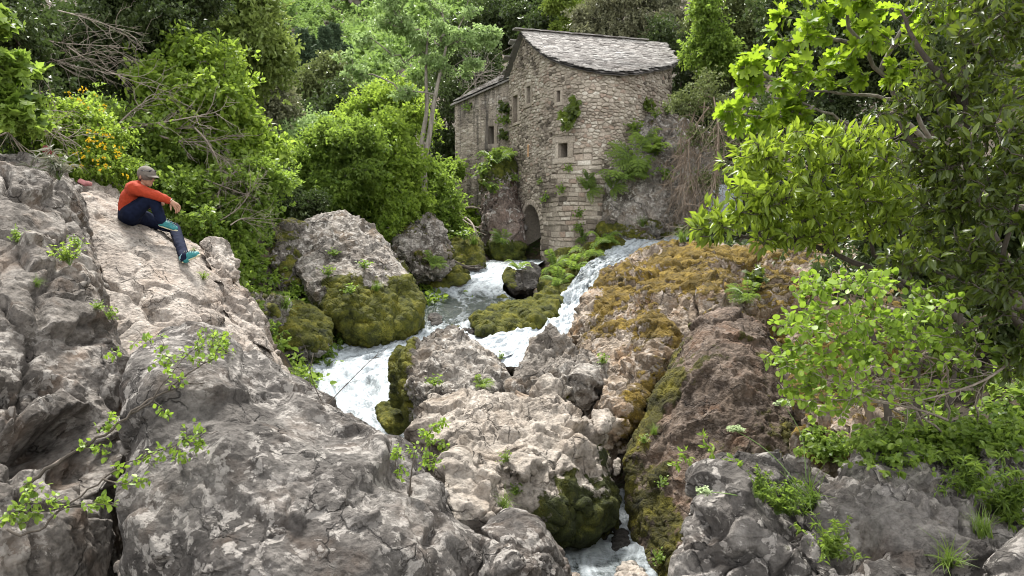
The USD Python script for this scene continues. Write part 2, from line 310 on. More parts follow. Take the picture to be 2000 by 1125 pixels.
_cx = np.array([at(a, b, d) - [0, 0, o] for a, b, d, o in _cp])
_cx = np.vstack([_cx, [[-150, 150, 90], [150, 150, 90], [-100, 60, 45], [110, 60, 55], [0, 260, 95], [-160, 300, 120], [160, 300, 130], [-60, 10, 14], [60, 10, 16], [0, -20, 2], [-30, -20, 6], [30, -20, 6], [12, 2, 4], [-12, 2, 5]]])
_warp = lambda p: np.stack([p[:, 0], p[:, 1]], 1) / (1 + 0.02 * np.hypot(p[:, 0], p[:, 1]))[:, None]
_rbf = RBFInterpolator(_warp(_cx), _cx[:, 2], kernel='linear', smoothing=0.02)
def ground_z(x, y):
    q = np.stack([np.ravel(x), np.ravel(y), np.zeros(np.size(x))], 1).astype(float)
    z = _rbf(_warp(q)); far = sstep(np.hypot(q[:, 0], q[:, 1]), 14, 60)
    q3 = np.stack([q[:, 0], q[:, 1], z * 0], 1)
    return z + fbm(q3, 1.7, 4, 3) * 0.16 + fbm(q3, 14, 3, 9) * 1.4 * far
_u = np.linspace(-1, 1, 240); _gx = np.sign(_u) * (np.abs(_u) ** 2.4) * 200
_w = np.linspace(0, 1, 300); _gy = -20 + 30 * _w + 310 * _w ** 3.0
GX, GY = np.meshgrid(_gx, _gy); GZ = ground_z(GX, GY).reshape(GX.shape)
def grid_faces(ny, nx):
    i, j = np.meshgrid(np.arange(ny - 1), np.arange(nx - 1), indexing='ij')
    q = np.stack([i * nx + j, i * nx + j + 1, (i + 1) * nx + j + 1, (i + 1) * nx + j], -1).reshape(-1, 4)
    return np.vstack([q[:, [0, 1, 2]], q[:, [0, 2, 3]]])
_gv = np.stack([GX.ravel(), GY.ravel(), GZ.ravel()], 1); _gf = grid_faces(*GX.shape)
obj('terrain', (_gv, _gf), SOIL, smooth=True, prim={'moss': 0.35 + 0.3 * fbm(_gv, 5, 3, 2)}, kind='structure', label='earthy valley slopes rising steeply on both sides of the stream')

# ------------------------------------------------------------------ boulders
class Boulder:
    pass
ROCKS = []; FINE = .0034
def boulder(name, label, hulls, m, edge, style, moss=None, group=None, cat='boulder', seed=0, round_=3, carve=(), cracks=(), base=None):
    """A weathered rock: union of rounded lumps given by their corner points, then displaced by layered noise.
    style = dict(a0, L0, a1, L1, a2, L2, ridge, facet, Lf, pit, Lp). moss(p, n) -> 0..1 cover. cracks = [(point, normal, width, depth)]."""
    M = None
    for h in hulls:
        p = np.array([at(*q) for q in h])
        k = manifold3d.Manifold.hull_points(p)
        M = k if M is None else M + k
    mm = M.to_mesh(); v, f = np.array(mm.vert_properties[:, :3], float), np.array(mm.tri_verts, int)
    size = np.linalg.norm(np.ptp(v, axis=0)); l0 = max(edge * 2.2, size / 60)
    v, f = refine(v, f, l0); v = laplace(v, f, round_ * 4)
    def target(v, f, mid, ue):       # fine where the picture shows it, coarse on the far side
        n = vnormals(v, f)[ue].mean(1); w = mid - [0, 0, H]; dist = np.linalg.norm(w, axis=1); face = -np.sum(n * w, 1) / dist; q = pix(mid)
        seen = (face > -.3) & (q[:, 0] > -260) & (q[:, 0] < 2260) & (q[:, 1] > -100) & (q[:, 1] < 1290)
        return np.where(seen, dist * FINE, np.maximum(dist * FINE * 4, size / 45))
    v, f = refine_to(v, f, target)
    s = dict(a0=.10, L0=.9, a1=.035, L1=.3, a2=.012, L2=.09, ridge=0., facet=0.06, Lf=.6, pit=0., Lp=.12, strat=0.0, Ls=.15); s.update(style)
    n = vnormals(v, f); wp = v + 0.25 * s['L0'] * np.stack([fbm(v + k * 9.1, s['L0'] * .8, 2, seed) for k in range(3)], 1)
    d = s['a0'] * fbm(wp, s['L0'], 2, seed)
    d += s['a1'] * (fbm(wp, s['L1'], 3, seed + 5) * (1 - s['ridge']) + s['ridge'] * fbm(wp, s['L1'], 3, seed + 8, ridged=True))
    d += s['a2'] * fbm(v, s['L2'], 3, seed + 11)
    rg = np.random.RandomState(seed + 77)
    lo, hi = v.min(0) - .3, v.max(0) + .3
    if s['facet']:
        k = int(np.clip(np.prod(hi - lo) / s['Lf'] ** 3, 8, 4000)); c = rg.uniform(lo, hi, (k, 3))
        dd, ii = cKDTree(c).query(wp + 0.15 * s['Lf'] * fbm(v, s['Lf'] * .5, 2, seed + 3)[:, None], k=2)
        g = rg.normal(size=(k, 3)); o = rg.uniform(-1, 1, k)
        pl = o[ii[:, 0]] + 0.8 * np.sum(g[ii[:, 0]] * (v - c[ii[:, 0]]), 1) / s['Lf']
        gap = sstep((dd[:, 1] - dd[:, 0]) / s['Lf'], 0.0, 0.07)
        d += s['facet'] * (np.clip(pl, -1.6, 1.6) * 0.75 * gap - 0.5 * (1 - gap))
        k2 = int(np.clip(k * 14, 8, 30000)); c = rg.uniform(lo, hi, (k2, 3)); dd, ii = cKDTree(c).query(wp * .5 + v * .5 + 0.05 * s['Lf'] * fbm(v, s['Lf'] * .2, 2, seed + 6)[:, None], k=2)
        g = rg.normal(size=(k2, 3)); gap = sstep((dd[:, 1] - dd[:, 0]) / s['Lf'], 0.0, 0.035); w2 = sstep(fbm(v, s['Lf'] * 1.6, 2, seed + 9), -.1, .35)
        d += s['facet'] * .42 * w2 * (np.clip(rg.uniform(-1, 1, k2)[ii[:, 0]] + 1.2 * np.sum(g[ii[:, 0]] * (v - c[ii[:, 0]]), 1) / (s['Lf'] * .4), -1.5, 1.5) * gap - .6 * (1 - gap))
    if s['pit']:
        k = int(np.clip(np.prod(hi - lo) / s['Lp'] ** 3 * 0.55, 8, 60000)); c = rg.uniform(lo, hi, (k, 3)); rr = s['Lp'] * rg.uniform(.2, .62, k)
        dd, ii = cKDTree(c).query(v, k=1)
        d -= s['pit'] * sstep(1 - dd / rr[ii], 0, .7) * (fbm(v, s['Lp'] * 5, 2, seed + 21) > -.15)
        k = int(min(k * 12, 90000)); c = rg.uniform(lo, hi, (k, 3)); rr = s['Lp'] * rg.uniform(.06, .24, k); dd, ii = cKDTree(c).query(v, k=1)
        d -= s['pit'] * .55 * sstep(1 - dd / rr[ii], 0, .5) * sstep(fbm(v, s['Lp'] * 3, 2, seed + 22), -.1, .2)
    if s['strat']:
        q = (v + 0.35 * fbm(v, 1.1, 2, seed + 31)[:, None]) @ np.array([.25, -.2, .95]) / s['Ls']
        d += s['strat'] * (np.abs((q % 1) - .5) * 2 - .5) * (0.5 + fbm(v, .7, 2, seed + 33))
    for (c, nn, w, dep) in cracks:
        c = at(*c); nn = np.array(nn, float) / np.linalg.norm(nn)
        h = (v - c) @ nn + 0.10 * fbm(v, .5, 3, seed + 41)
        d -= dep * np.exp(-(h / w) ** 2)
    for (c, r, dep) in carve:
        if len(c) == 2:              # the surface point seen at that pixel
            q = np.linalg.norm(pix(v) - c, axis=1); k = np.nonzero((q < 14) & (np.sum(n * (np.array([0, 0, H]) - v), 1) > 0))[0]; c = (*c, v[k, 1].min() if len(k) else 6.0)
        h = np.linalg.norm((v - at(*c)) / np.asarray(r), axis=1) + 0.25 * fbm(v, .25, 3, seed + 43)
        d -= dep * sstep(1.25 - h, 0, .30)
    v = v + n * d[:, None]
    n = vnormals(v, f)
    mo = np.clip(moss(v, n), -1, 1.5) if moss else np.full(len(v), -1.)
    if moss:                         # moss has thickness: cushions stand proud of the stone
        k = sstep(mo + .35 * fbm(v, .14, 3, 7), .35, .6); v = v + n * (k * s['a2'] * (.9 + 1.5 * np.abs(fbm(v, s['L2'] * 1.3, 3, seed + 51))))[:, None]; n = vnormals(v, f)
    pr = obj(name, (v, f), m, smooth=True, prim={'moss': mo}, label=label, cat=cat, group=group)
    R = Boulder(); R.v, R.n, R.f, R.prim = v, n, f, pr; R.tree = None; R.moss = mo
    ROCKS.append(R)
    return R

def hangdown(pts, dz=1.2, dd=1.0):
    """Closes a rock behind and below what is seen: the same pixels further off and lower."""
    return [(a, b, d + dd) for a, b, d in pts] + [(a, b + dz * 300 / d * 5, d + dd * .6) for a, b, d in pts]

SMOOTH = dict(a0=.13, L0=1.1, a1=.026, L1=.36, a2=.010, L2=.07, facet=.05, Lf=.7, pit=.014, Lp=.16)
KARST = dict(a0=.12, L0=.8, a1=.06, L1=.3, a2=.016, L2=.07, ridge=.4, facet=.07, Lf=.42, pit=.05, Lp=.17)
ROUGH = dict(a0=.12, L0=.9, a1=.08, L1=.28, a2=.032, L2=.075, ridge=.75, facet=.11, Lf=.4, pit=.035, Lp=.14)
FAR = dict(a0=.22, L0=1.4, a1=.10, L1=.5, a2=.05, L2=.15, ridge=.5, facet=.17, Lf=.8)
up = lambda n: n[:, 2]
none = None

R_cliff = boulder('cliff_rock', 'tall grey limestone face at the left edge with a dark hollow low down', [
    [(-260, 300, 7.6), (40, 292, 8.3), (105, 330, 8.4), (160, 420, 8.1), (140, 560, 7.0), (212, 680, 6.2), (226, 900, 5.5), (222, 1250, 4.7), (-260, 1250, 3.7), (-260, 700, 5.0), (60, 620, 5.9), (60, 1000, 4.5),
     (-260, 320, 11), (150, 360, 11), (236, 700, 8.5), (230, 1250, 7), (-260, 1250, 7)]],
    ROCK_WARM, .022, {**ROUGH, 'a0': .14, 'L0': 1.2, 'a1': .045, 'a2': .018, 'pit': .02, 'facet': .10, 'Lf': .9, 'ridge': .45}, seed=1, cat='rock',
    carve=[((118, 850), (.24, .5, .12), .55), ((45, 765), (.22, .4, .07), .16), ((180, 900), (.14, .4, .09), .14), ((190, 640), (.10, .3, .12), .12)], cracks=[((135, 560, 7), (1, .3, .25), .03, .12)])
R_seat = boulder('sloping_rock', 'broad pale slope of limestone that the man in red sits on', [
    [(150, 352, 10.0), (236, 428, 10.1), (330, 456, 10.25), (392, 484, 10.3), (432, 530, 10.1), (480, 615, 9.5), (512, 698, 8.9), (600, 812, 8.0), (150, 560, 8.4), (222, 650, 7.6), (240, 780, 6.9), (300, 690, 7.4), (540, 900, 6.6), (330, 560, 9.0), (420, 640, 8.4),
     (200, 400, 12.2), (430, 495, 12.2), (590, 770, 10), (240, 1300, 6.4), (620, 1200, 7)]],
    ROCK_PALE, .026, {**SMOOTH, 'a0': .09, 'a1': .024, 'facet': .045, 'Lf': .9, 'ridge': .3}, seed=2, cat='rock slope', cracks=[((310, 640, 7.2), (.5, .2, .9), .035, .14)])
R_block = boulder('rock', 'rough pale block on top of the slope behind the seated man', [
    [(150, 372, 10.4), (172, 358, 10.9), (205, 366, 11.0), (236, 400, 10.9), (238, 428, 10.5), (160, 410, 10.1), (190, 424, 10.2), (170, 370, 11.6), (230, 400, 11.6), (200, 450, 11)]],
    ROCK_PALE, .02, {**ROUGH, 'a0': .05, 'a1': .04, 'facet': .05, 'Lf': .25}, seed=3, cat='rock')
_knobs = [[(385, 468, 10.1), (430, 470, 10.3), (462, 505, 10.2), (470, 545, 9.9), (420, 550, 9.6), (390, 510, 9.8), (430, 490, 11), (460, 560, 10.8)],
          [(430, 545, 9.7), (480, 555, 9.8), (520, 625, 9.3), (540, 690, 8.8), (470, 660, 8.6), (430, 600, 9.1), (500, 600, 10.4), (540, 720, 9.8)],
          [(370, 545, 9.4), (430, 560, 9.5), (440, 630, 8.6), (385, 640, 8.3), (360, 590, 8.7), (420, 600, 9.9)]]
R_knobs = boulder('knobbly_rock', 'knobbly broken rocks below the feet of the seated man', _knobs, ROCK_PALE, .022, {**KARST, 'a1': .06}, seed=4, cat='rock')
R_front = boulder('foreground_boulder', 'huge grey foreground boulder blotched with white lichen', [
    [(262, 660, 5.7), (330, 615, 6.1), (420, 645, 6.1), (515, 705, 6.1), (574, 772, 6.0), (664, 832, 5.9), (745, 866, 5.8), (800, 885, 5.6), (850, 940, 5.3), (900, 1020, 5.0), (945, 1150, 4.6), (252, 745, 5.3), (262, 900, 4.75), (290, 1150, 4.1), (500, 880, 4.55), (600, 1000, 4.25), (440, 1150, 3.75), (760, 1150, 4.0), (330, 800, 4.75),
     (330, 660, 7.6), (700, 850, 7.3), (900, 1120, 6.4), (250, 1300, 5), (945, 1400, 5)]],
    ROCK_GREY, .0155, {**SMOOTH, 'a0': .16, 'L0': .9, 'a1': .024, 'ridge': .3, 'facet': .05, 'Lf': .8}, seed=5,
    carve=[((705, 975), (.10, .2, .14), .05)], cracks=[((815, 930, 5.1), (.9, .1, .35), .014, .09)])
R_flank = boulder('rock', 'smooth grey flake of rock leaning on the right flank of the huge boulder', [
    [(795, 930, 5.15), (835, 918, 5.3), (868, 950, 5.25), (862, 1020, 4.85), (820, 1045, 4.7), (800, 1000, 4.8), (830, 930, 5.8), (870, 1010, 5.6), (830, 1100, 5.2)]],
    ROCK_GREY, .014, {**SMOOTH, 'a0': .04, 'a1': .02, 'facet': .02}, seed=6, cat='rock')
R_ridge = boulder('rock', 'pale ridge of rock between the huge boulder and the pitted boulder', [
    [(866, 892, 6.1), (898, 872, 6.2), (938, 905, 6.1), (985, 985, 5.7), (978, 1020, 5.4), (880, 1010, 5.2), (852, 940, 5.5), (900, 900, 7), (990, 1000, 6.8), (900, 1150, 5.6), (990, 1150, 5.8)],
    [(850, 1010, 5.2), (900, 1010, 5.2), (945, 1130, 4.6), (850, 1150, 4.6), (900, 1100, 5.6)]],
    ROCK_KARST, .016, {**SMOOTH, 'a0': .06, 'a1': .035, 'facet': .06, 'Lf': .3, 'ridge': .5}, seed=7, cat='rock')
R_round = boulder('boulder', 'rounded grey boulder at the bottom middle beside the small rapid', [
    [(940, 1020, 4.95), (990, 1000, 5.1), (1040, 1008, 5.1), (1078, 1045, 5.0), (1094, 1150, 4.75), (946, 1150, 4.25), (1000, 1085, 4.3), (1060, 1110, 4.35), (1000, 1010, 5.9), (1090, 1100, 5.9), (950, 1300, 5), (1090, 1300, 5)]],
    ROCK_GREY, .013, {**SMOOTH, 'a0': .07, 'a1': .04, 'ridge': .5, 'facet': .04, 'Lf': .3}, seed=8, cracks=[((1005, 1062, 4.4), (.3, .4, .9), .012, .04)])
_wet = lambda a, b: (lambda v, n: sstep(fbm(v, .6, 3, 4) * .8 + pix(v)[:, 1] / 100 * .6 + pix(v)[:, 0] / 100 * .5 - 11.4, a, b))
def _mk(v, n):   # moss low on the right end of the pitted boulder, up to a ragged wavy line above the rapid
    q = pix(v); e = (q[:, 0] - 1085) / 75 + (q[:, 1] - 925) / 45 + 1.6 * fbm(v, .40, 4, 44)
    return 1.0 * sstep(e, -.5, 1.6) * sstep(q[:, 0], 1010, 1070) - .55 * sstep(fbm(v, .30, 3, 47), .0, .25) * sstep(1000 - q[:, 1], 0, 50)
R_karst = boulder('pitted_boulder', 'pale pitted limestone boulder mid-stream with dark moss on its right end', [
    [(890, 785, 9.3), (985, 764, 9.2), (1080, 790, 8.9), (1140, 820, 8.7), (1170, 855, 8.4), (1198, 935, 8.1), (1194, 985, 7.9), (1130, 1025, 7.5), (1062, 1012, 7.2), (985, 945, 7.2), (885, 870, 7.6), (1100, 900, 7.7), (900, 800, 10), (1180, 900, 9.4), (1000, 1150, 8), (1190, 1080, 8.6)],
    [(802, 815, 9.2), (834, 782, 9.4), (915, 760, 9.5), (960, 785, 9.2), (930, 840, 8.4), (850, 860, 8.1), (810, 850, 8.5), (830, 780, 10.2), (930, 790, 10.2), (800, 950, 9), (900, 950, 8.5)],
    [(1052, 790, 8.9), (1066, 750, 9.2), (1092, 745, 9.2), (1115, 790, 8.8), (1122, 845, 8.3), (1075, 850, 8.2), (1080, 760, 9.8), (1120, 830, 9.2)],
    [(970, 880, 7.5), (1010, 850, 7.8), (1060, 870, 7.7), (1050, 930, 7.2), (985, 935, 7.1), (1020, 900, 8.2)]],
    ROCK_KARST, .0185, {**KARST, 'pit': .07, 'Lp': .22, 'a1': .075}, moss=_mk, seed=9)
R_mid = boulder('boulder', 'grey-brown boulder in the stream with a mossy left end', [
    [(792, 690, 11.2), (832, 655, 11.6), (880, 640, 11.9), (930, 660, 11.7), (985, 712, 11.3), (992, 745, 10.9), (960, 775, 10.3), (870, 770, 10.2), (800, 770, 10.5), (860, 660, 12.6), (980, 730, 12.2), (800, 850, 11), (970, 850, 11)],
    [(778, 668, 11.8), (764, 715, 11.5), (778, 760, 11.1), (806, 700, 11.2), (800, 765, 10.8), (800, 690, 12), (770, 800, 11.4)]],
    ROCK_FAR, .024, {**ROUGH, 'a0': .08, 'a1': .06, 'a2': .03, 'facet': .07}, moss=lambda v, n: 1.1 - sstep(pix(v)[:, 0], 775, 835) * 1.2 + .35 * fbm(v, .5, 2, 3), seed=10)
R_pair = boulder('boulder', 'jagged grey boulder wedged above the pitted boulder at the foot of the mossy slope', [
    [(992, 715, 10.9), (1058, 664, 11.3), (1108, 650, 11.3), (1130, 690, 11.0), (1135, 740, 10.5), (1110, 768, 10.1), (1040, 768, 10.0), (990, 755, 10.3), (1080, 680, 12), (1130, 720, 12), (1000, 840, 10.8), (1120, 840, 10.8)],
    [(1128, 668, 11.2), (1152, 672, 11.2), (1170, 700, 10.9), (1160, 745, 10.3), (1135, 775, 10.0), (1124, 740, 10.2), (1160, 700, 11.9), (1150, 830, 10.6)]],
    ROCK_FAR, .022, {**ROUGH, 'a1': .085, 'a2': .03, 'strat': .03}, moss=lambda v, n: .35 * sstep(pix(v)[:, 1], 700, 760) + .5 * fbm(v, .6, 2, 5) - .15, seed=11)
_m9 = lambda v, n: .32 + .75 * up(n).clip(-.5, 1) * sstep(v[:, 2], 2.6, 3.8) + .75 * fbm(v, 1.3, 3, 8) - .35 * sstep(1180 - pix(v)[:, 0], 0, 60)
R_slope = boulder('mossy_rock_slope', 'massive pale and orange-brown mossy rock right of the white water', [
    [(1190, 520, 17.2), (1250, 492, 17.2), (1400, 480, 16.6), (1520, 512, 15.6), (1640, 560, 14.2), (1114, 610, 15.2), (1118, 655, 14.0), (1200, 650, 12.6), (1320, 590, 12.4), (1400, 570, 12.2), (1520, 600, 11.8), (1680, 800, 10.4), (1250, 500, 19.5), (1450, 490, 19), (1120, 800, 14.5), (1300, 900, 12), (1650, 600, 17)],
    [(1122, 662, 12.7), (1200, 655, 12.1), (1308, 612, 11.3), (1322, 645, 10.9), (1226, 790, 9.6), (1192, 862, 9.0), (1165, 800, 9.8), (1150, 735, 10.8), (1250, 700, 12.5), (1330, 760, 11.5), (1180, 950, 10), (1240, 950, 9.8)]],
    ROCK_BROWN, .034, {**ROUGH, 'a0': .16, 'L0': 1.3, 'a1': .10, 'L1': .4, 'a2': .03, 'ridge': .6, 'facet': .12, 'Lf': .6}, moss=_m9, seed=12, cat='rock slope',
    carve=[((1500, 522), (.8, 1.2, .22), .6), ((1560, 640), (.6, .8, .2), .4)])
_m9b = lambda v, n: .66 * sstep(1288 + .25 * np.abs(pix(v)[:, 1] - 850) - pix(v)[:, 0] + 110 * fbm(v, .7, 3, 6), -50, 50) + .50 * sstep(pix(v)[:, 0] + 60 * fbm(v, .8, 2, 5), 1440, 1560) + .55 * fbm(v, .9, 3, 18) + .08
R_slab = boulder('weeping_slab', 'long brown bulging slab edged with yellow moss beside the dark cleft', [
    [(1346, 640, 9.9), (1392, 592, 10.3), (1462, 600, 10.2), (1536, 680, 9.6), (1600, 800, 8.9), (1250, 790, 9.2), (1218, 890, 8.7), (1226, 1000, 8.2), (1250, 1160, 7.5), (1320, 1160, 7.2), (1420, 700, 8.9), (1400, 830, 8.3), (1370, 950, 7.8), (1450, 1000, 7.6), (1650, 1000, 7.6), (1400, 630, 12.2), (1600, 780, 11), (1300, 1300, 8.4), (1650, 1300, 8.4), (1262, 900, 10.2)]],
    ROCK_SLAB, .026, {**SMOOTH, 'a0': .12, 'L0': 1.0, 'a1': .05, 'L1': .5, 'a2': .02, 'facet': .055, 'Lf': .8, 'ridge': .3, 'pit': .03, 'Lp': .2}, moss=_m9b, seed=13, cat='rock slab')
_tuft = lambda v, n: .5 * fbm(v, .5, 3, 12) + .45 * up(n) - .45
R_right = boulder('foreground_rock', 'smooth grey rock at lower right that grass tufts grow on', [
    [(1345, 1010, 4.1), (1328, 1160, 3.7), (1378, 945, 4.35), (1430, 902, 4.65), (1490, 896, 4.85), (1560, 905, 4.95), (1625, 945, 4.8), (1570, 1160, 3.7), (1450, 1000, 4.0), (1450, 930, 5.6), (1620, 980, 5.6), (1340, 1300, 4.6), (1600, 1300, 4.6)]],
    ROCK_GREY, .0145, {**SMOOTH, 'a0': .09, 'a1': .06, 'ridge': .5, 'facet': .07, 'Lf': .35}, moss=_tuft, seed=14, cat='rock', carve=[((1372, 1040), (.12, .3, .05), .12)])
R_right2 = boulder('foreground_rock', 'large lichened rock in the lower right corner below the shrubs', [
    [(1552, 1040, 4.05), (1582, 1010, 4.15), (1700, 890, 5.0), (1760, 858, 5.2), (1900, 846, 5.3), (2010, 858, 5.2), (2160, 920, 5.0), (2160, 1160, 3.6), (1600, 1160, 3.55), (1556, 1100, 3.7), (1780, 1000, 4.1), (1700, 990, 4.1), (1760, 880, 6.3), (2160, 950, 6), (1600, 1300, 4.6), (2160, 1300, 4.6)]],
    ROCK_GREY, .0155, {**ROUGH, 'a0': .12, 'L0': .7, 'a1': .06, 'ridge': .6, 'facet': .09, 'Lf': .45}, moss=_tuft, seed=15, cat='rock', carve=[((1665, 1060), (.14, .3, .09), .14), ((1790, 970), (.2, .3, .04), .10)])
R_corner = boulder('foreground_rock', 'small dark rock at the extreme lower right corner', [
    [(1890, 1120, 3.05), (1950, 1060, 3.25), (2060, 1000, 3.3), (2080, 1160, 2.8), (1880, 1170, 2.9), (1960, 1090, 3.7), (2080, 1040, 3.8), (1900, 1300, 3.3)]],
    ROCK_GREY, .013, {**SMOOTH, 'a0': .05, 'a1': .03}, seed=16, cat='rock')
_m11 = lambda v, n: 1.25 * sstep(pix(v)[:, 1] - (522 + .5 * np.maximum(0, 700 - pix(v)[:, 0]) - .25 * np.maximum(0, pix(v)[:, 0] - 780)) + 40 * fbm(v, .9, 3, 15), -35, 45) + .3 * fbm(v, 1.0, 3, 16) - .12
R_left = boulder('large_boulder', 'big pale-topped boulder with a yellow-green mossy foot in the white water', [
    [(560, 470, 19.4), (600, 432, 20), (672, 414, 20.2), (720, 428, 20), (772, 492, 19.4), (824, 574, 18.6), (826, 592, 18.4), (808, 634, 17.8), (742, 660, 17.1), (690, 664, 17.0), (645, 590, 17.4), (585, 555, 17.9), (562, 505, 18.8), (690, 520, 18.2), (620, 440, 22), (800, 560, 21), (640, 700, 19), (800, 680, 19)]],
    ROCK_FAR, .042, {**FAR, 'a0': .14, 'L0': 1.8, 'a1': .075, 'L1': .4, 'a2': .05, 'facet': .06}, moss=_m11, seed=17)
R_left2 = boulder('mossy_boulder', 'low boulder wholly covered with yellow-green moss left of the big boulder', [
    [(526, 622, 16.8), (560, 592, 17.2), (615, 602, 17.2), (652, 648, 16.6), (640, 690, 15.9), (530, 690, 15.8), (560, 640, 16), (600, 610, 18.5), (530, 720, 17)]],
    ROCK_FAR, .035, {**FAR, 'a0': .1, 'a1': .06, 'facet': .03}, moss=lambda v, n: 1.2 * sstep(up(n), -.5, .1) + .2 * fbm(v, .6, 2, 3), seed=18)
_m3 = lambda v, n: .3 + .4 * up(n) + .5 * fbm(v, .6, 2, 13)
boulder('boulder', 'rough boulder leaning on the back of the big pale-topped boulder', [
    [(535, 450, 19.6), (570, 430, 20), (600, 440, 20), (590, 520, 18.8), (545, 560, 17.6), (530, 520, 18.4), (580, 480, 21), (540, 640, 18)]], ROCK_FAR, .034, {**FAR, 'a0': .1, 'a1': .07}, moss=_m3, seed=29)
R_left3 = boulder('boulder', 'boulder half hidden by grass between the seated man and the big boulder', [
    [(470, 560, 14.2), (510, 555, 14.6), (548, 600, 14.4), (545, 660, 13.8), (490, 650, 13.4), (520, 600, 15.4), (500, 700, 14)]],
    ROCK_FAR, .032, {**FAR, 'a0': .1, 'a1': .07}, moss=_m3, seed=19)
R_back = boulder('boulder', 'pale blotched boulder behind the mossy rocks at the head of the pool', [
    [(776, 475, 24.2), (802, 438, 24.8), (842, 412, 25.4), (866, 444, 24.8), (880, 492, 24.2), (862, 530, 23.4), (800, 540, 23), (830, 480, 23.6), (840, 440, 27), (880, 530, 26), (780, 560, 25)]],
    ROCK_FAR, .045, {**FAR, 'a0': .16, 'a1': .1}, moss=lambda v, n: .25 + .5 * fbm(v, .9, 2, 23) - .5 * up(n) * 0, seed=20)
_allmoss = lambda v, n: 1.15 * sstep(up(n), -.6, .0) + .25 * fbm(v, .5, 2, 3)
R_pool1 = boulder('mossy_rock', 'flat-topped mossy rock left of the little fall below the mill arch', [
    [(872, 470, 27.2), (900, 458, 27.8), (940, 462, 27.6), (948, 500, 26.8), (930, 522, 26.2), (878, 520, 26), (900, 470, 29), (945, 540, 27.5), (875, 540, 27)]],
    ROCK_FAR, .04, {**FAR, 'a0': .1, 'a1': .07, 'facet': .05}, moss=lambda v, n: .9 * sstep(up(n), -.5, .1) + .3 * fbm(v, .5, 2, 3), seed=21, cat='rock')
R_pool2 = boulder('mossy_rock', 'low hummocky yellow-green mossy rock at the edge of the upper pool', [
    [(828, 530, 25), (850, 514, 25.6), (905, 516, 25.8), (920, 535, 25.2), (910, 555, 24.4), (840, 562, 24.0), (870, 525, 26.5), (870, 580, 25)]],
    ROCK_FAR, .035, {**FAR, 'a0': .12, 'L0': .7, 'a1': .07, 'facet': .03}, moss=_allmoss, seed=22, cat='rock')
R_isle = boulder('mossy_island', 'long hummocky green moss island between the two streams', [
    [(926, 632, 18.6), (934, 614, 19.6), (985, 607, 20.2), (1050, 590, 21.0), (1083, 590, 20.8), (1078, 612, 19.4), (1050, 632, 18.6), (990, 645, 18.2), (930, 655, 17.9), (1000, 600, 22), (1000, 690, 18.5), (1080, 650, 19.6)],
    [(1046, 580, 21.2), (1076, 556, 22.2), (1104, 562, 21.8), (1100, 588, 20.8), (1060, 600, 20.2), (1085, 590, 23), (1080, 620, 21)]],
    ROCK_FAR, .032, {**FAR, 'a0': .14, 'L0': .6, 'a1': .12, 'L1': .3, 'a2': .06, 'facet': .03}, moss=_allmoss, seed=23, cat='rock')
R_isle2 = boulder('mossy_rock', 'dark wet rock capped with moss at the lip of the upper pool', [
    [(985, 545, 24.8), (1010, 522, 25.6), (1045, 515, 26), (1062, 535, 25.4), (1055, 562, 24.4), (1000, 570, 24.1), (1030, 530, 27), (1030, 590, 25)]],
    ROCK_WET, .035, {**FAR, 'a0': .1, 'a1': .07}, moss=lambda v, n: .75 * sstep(900 + 115 - pix(v)[:, 0], -15, 25) * sstep(up(n), -.2, .3) + .25 * fbm(v, .6, 2, 2), seed=24, cat='rock')
R_isle3 = boulder('mossy_rock', 'small round moss cushion in the water between the island and the upper pool', [
    [(962, 592, 22.6), (985, 578, 23), (998, 590, 22.6), (985, 604, 22.1), (980, 590, 23.6), (980, 620, 22.6)]],
    ROCK_FAR, .03, {**FAR, 'a0': .04, 'a1': .03, 'facet': .0}, moss=_allmoss, seed=25, cat='rock')
R_bank = boulder('mossy_bank', 'bright mossy bank under ferns at the foot of the mill wall', [
    [(1058, 528, 25.8), (1075, 505, 26.6), (1180, 478, 27.0), (1215, 478, 26.6), (1195, 505, 25.6), (1130, 560, 23.8), (1095, 585, 23.0), (1062, 570, 24.2), (1100, 510, 28.2), (1200, 500, 28), (1100, 620, 24.5)]],
    ROCK_FAR, .042, {**FAR, 'a0': .14, 'a1': .08}, moss=lambda v, n: .95 + .35 * fbm(v, .7, 2, 7), seed=26, cat='bank')
R_cliff2 = boulder('rock_outcrop', 'grey outcrop with white blotches that the right side of the mill stands on', [
    [(1180, 475, 27.2), (1176, 385, 27.6), (1196, 310, 27.8), (1232, 262, 28.3), (1265, 228, 29.2), (1318, 216, 30.4), (1365, 235, 30.6), (1365, 425, 27.6), (1290, 452, 27.0), (1240, 470, 26.8), (1250, 340, 27.4), (1330, 330, 28.2), (1280, 240, 32), (1400, 300, 33), (1300, 520, 29), (1180, 520, 28.5)]],
    ROCK_FAR, .055, {**FAR, 'a0': .22, 'a1': .14, 'L1': .6, 'facet': .16, 'Lf': .9}, moss=lambda v, n: 1.0 * sstep(pix(v)[:, 1], 415, 450) + .45 * up(n) + .5 * fbm(v, 1.1, 3, 27) - .25, seed=27, cat='rock outcrop')
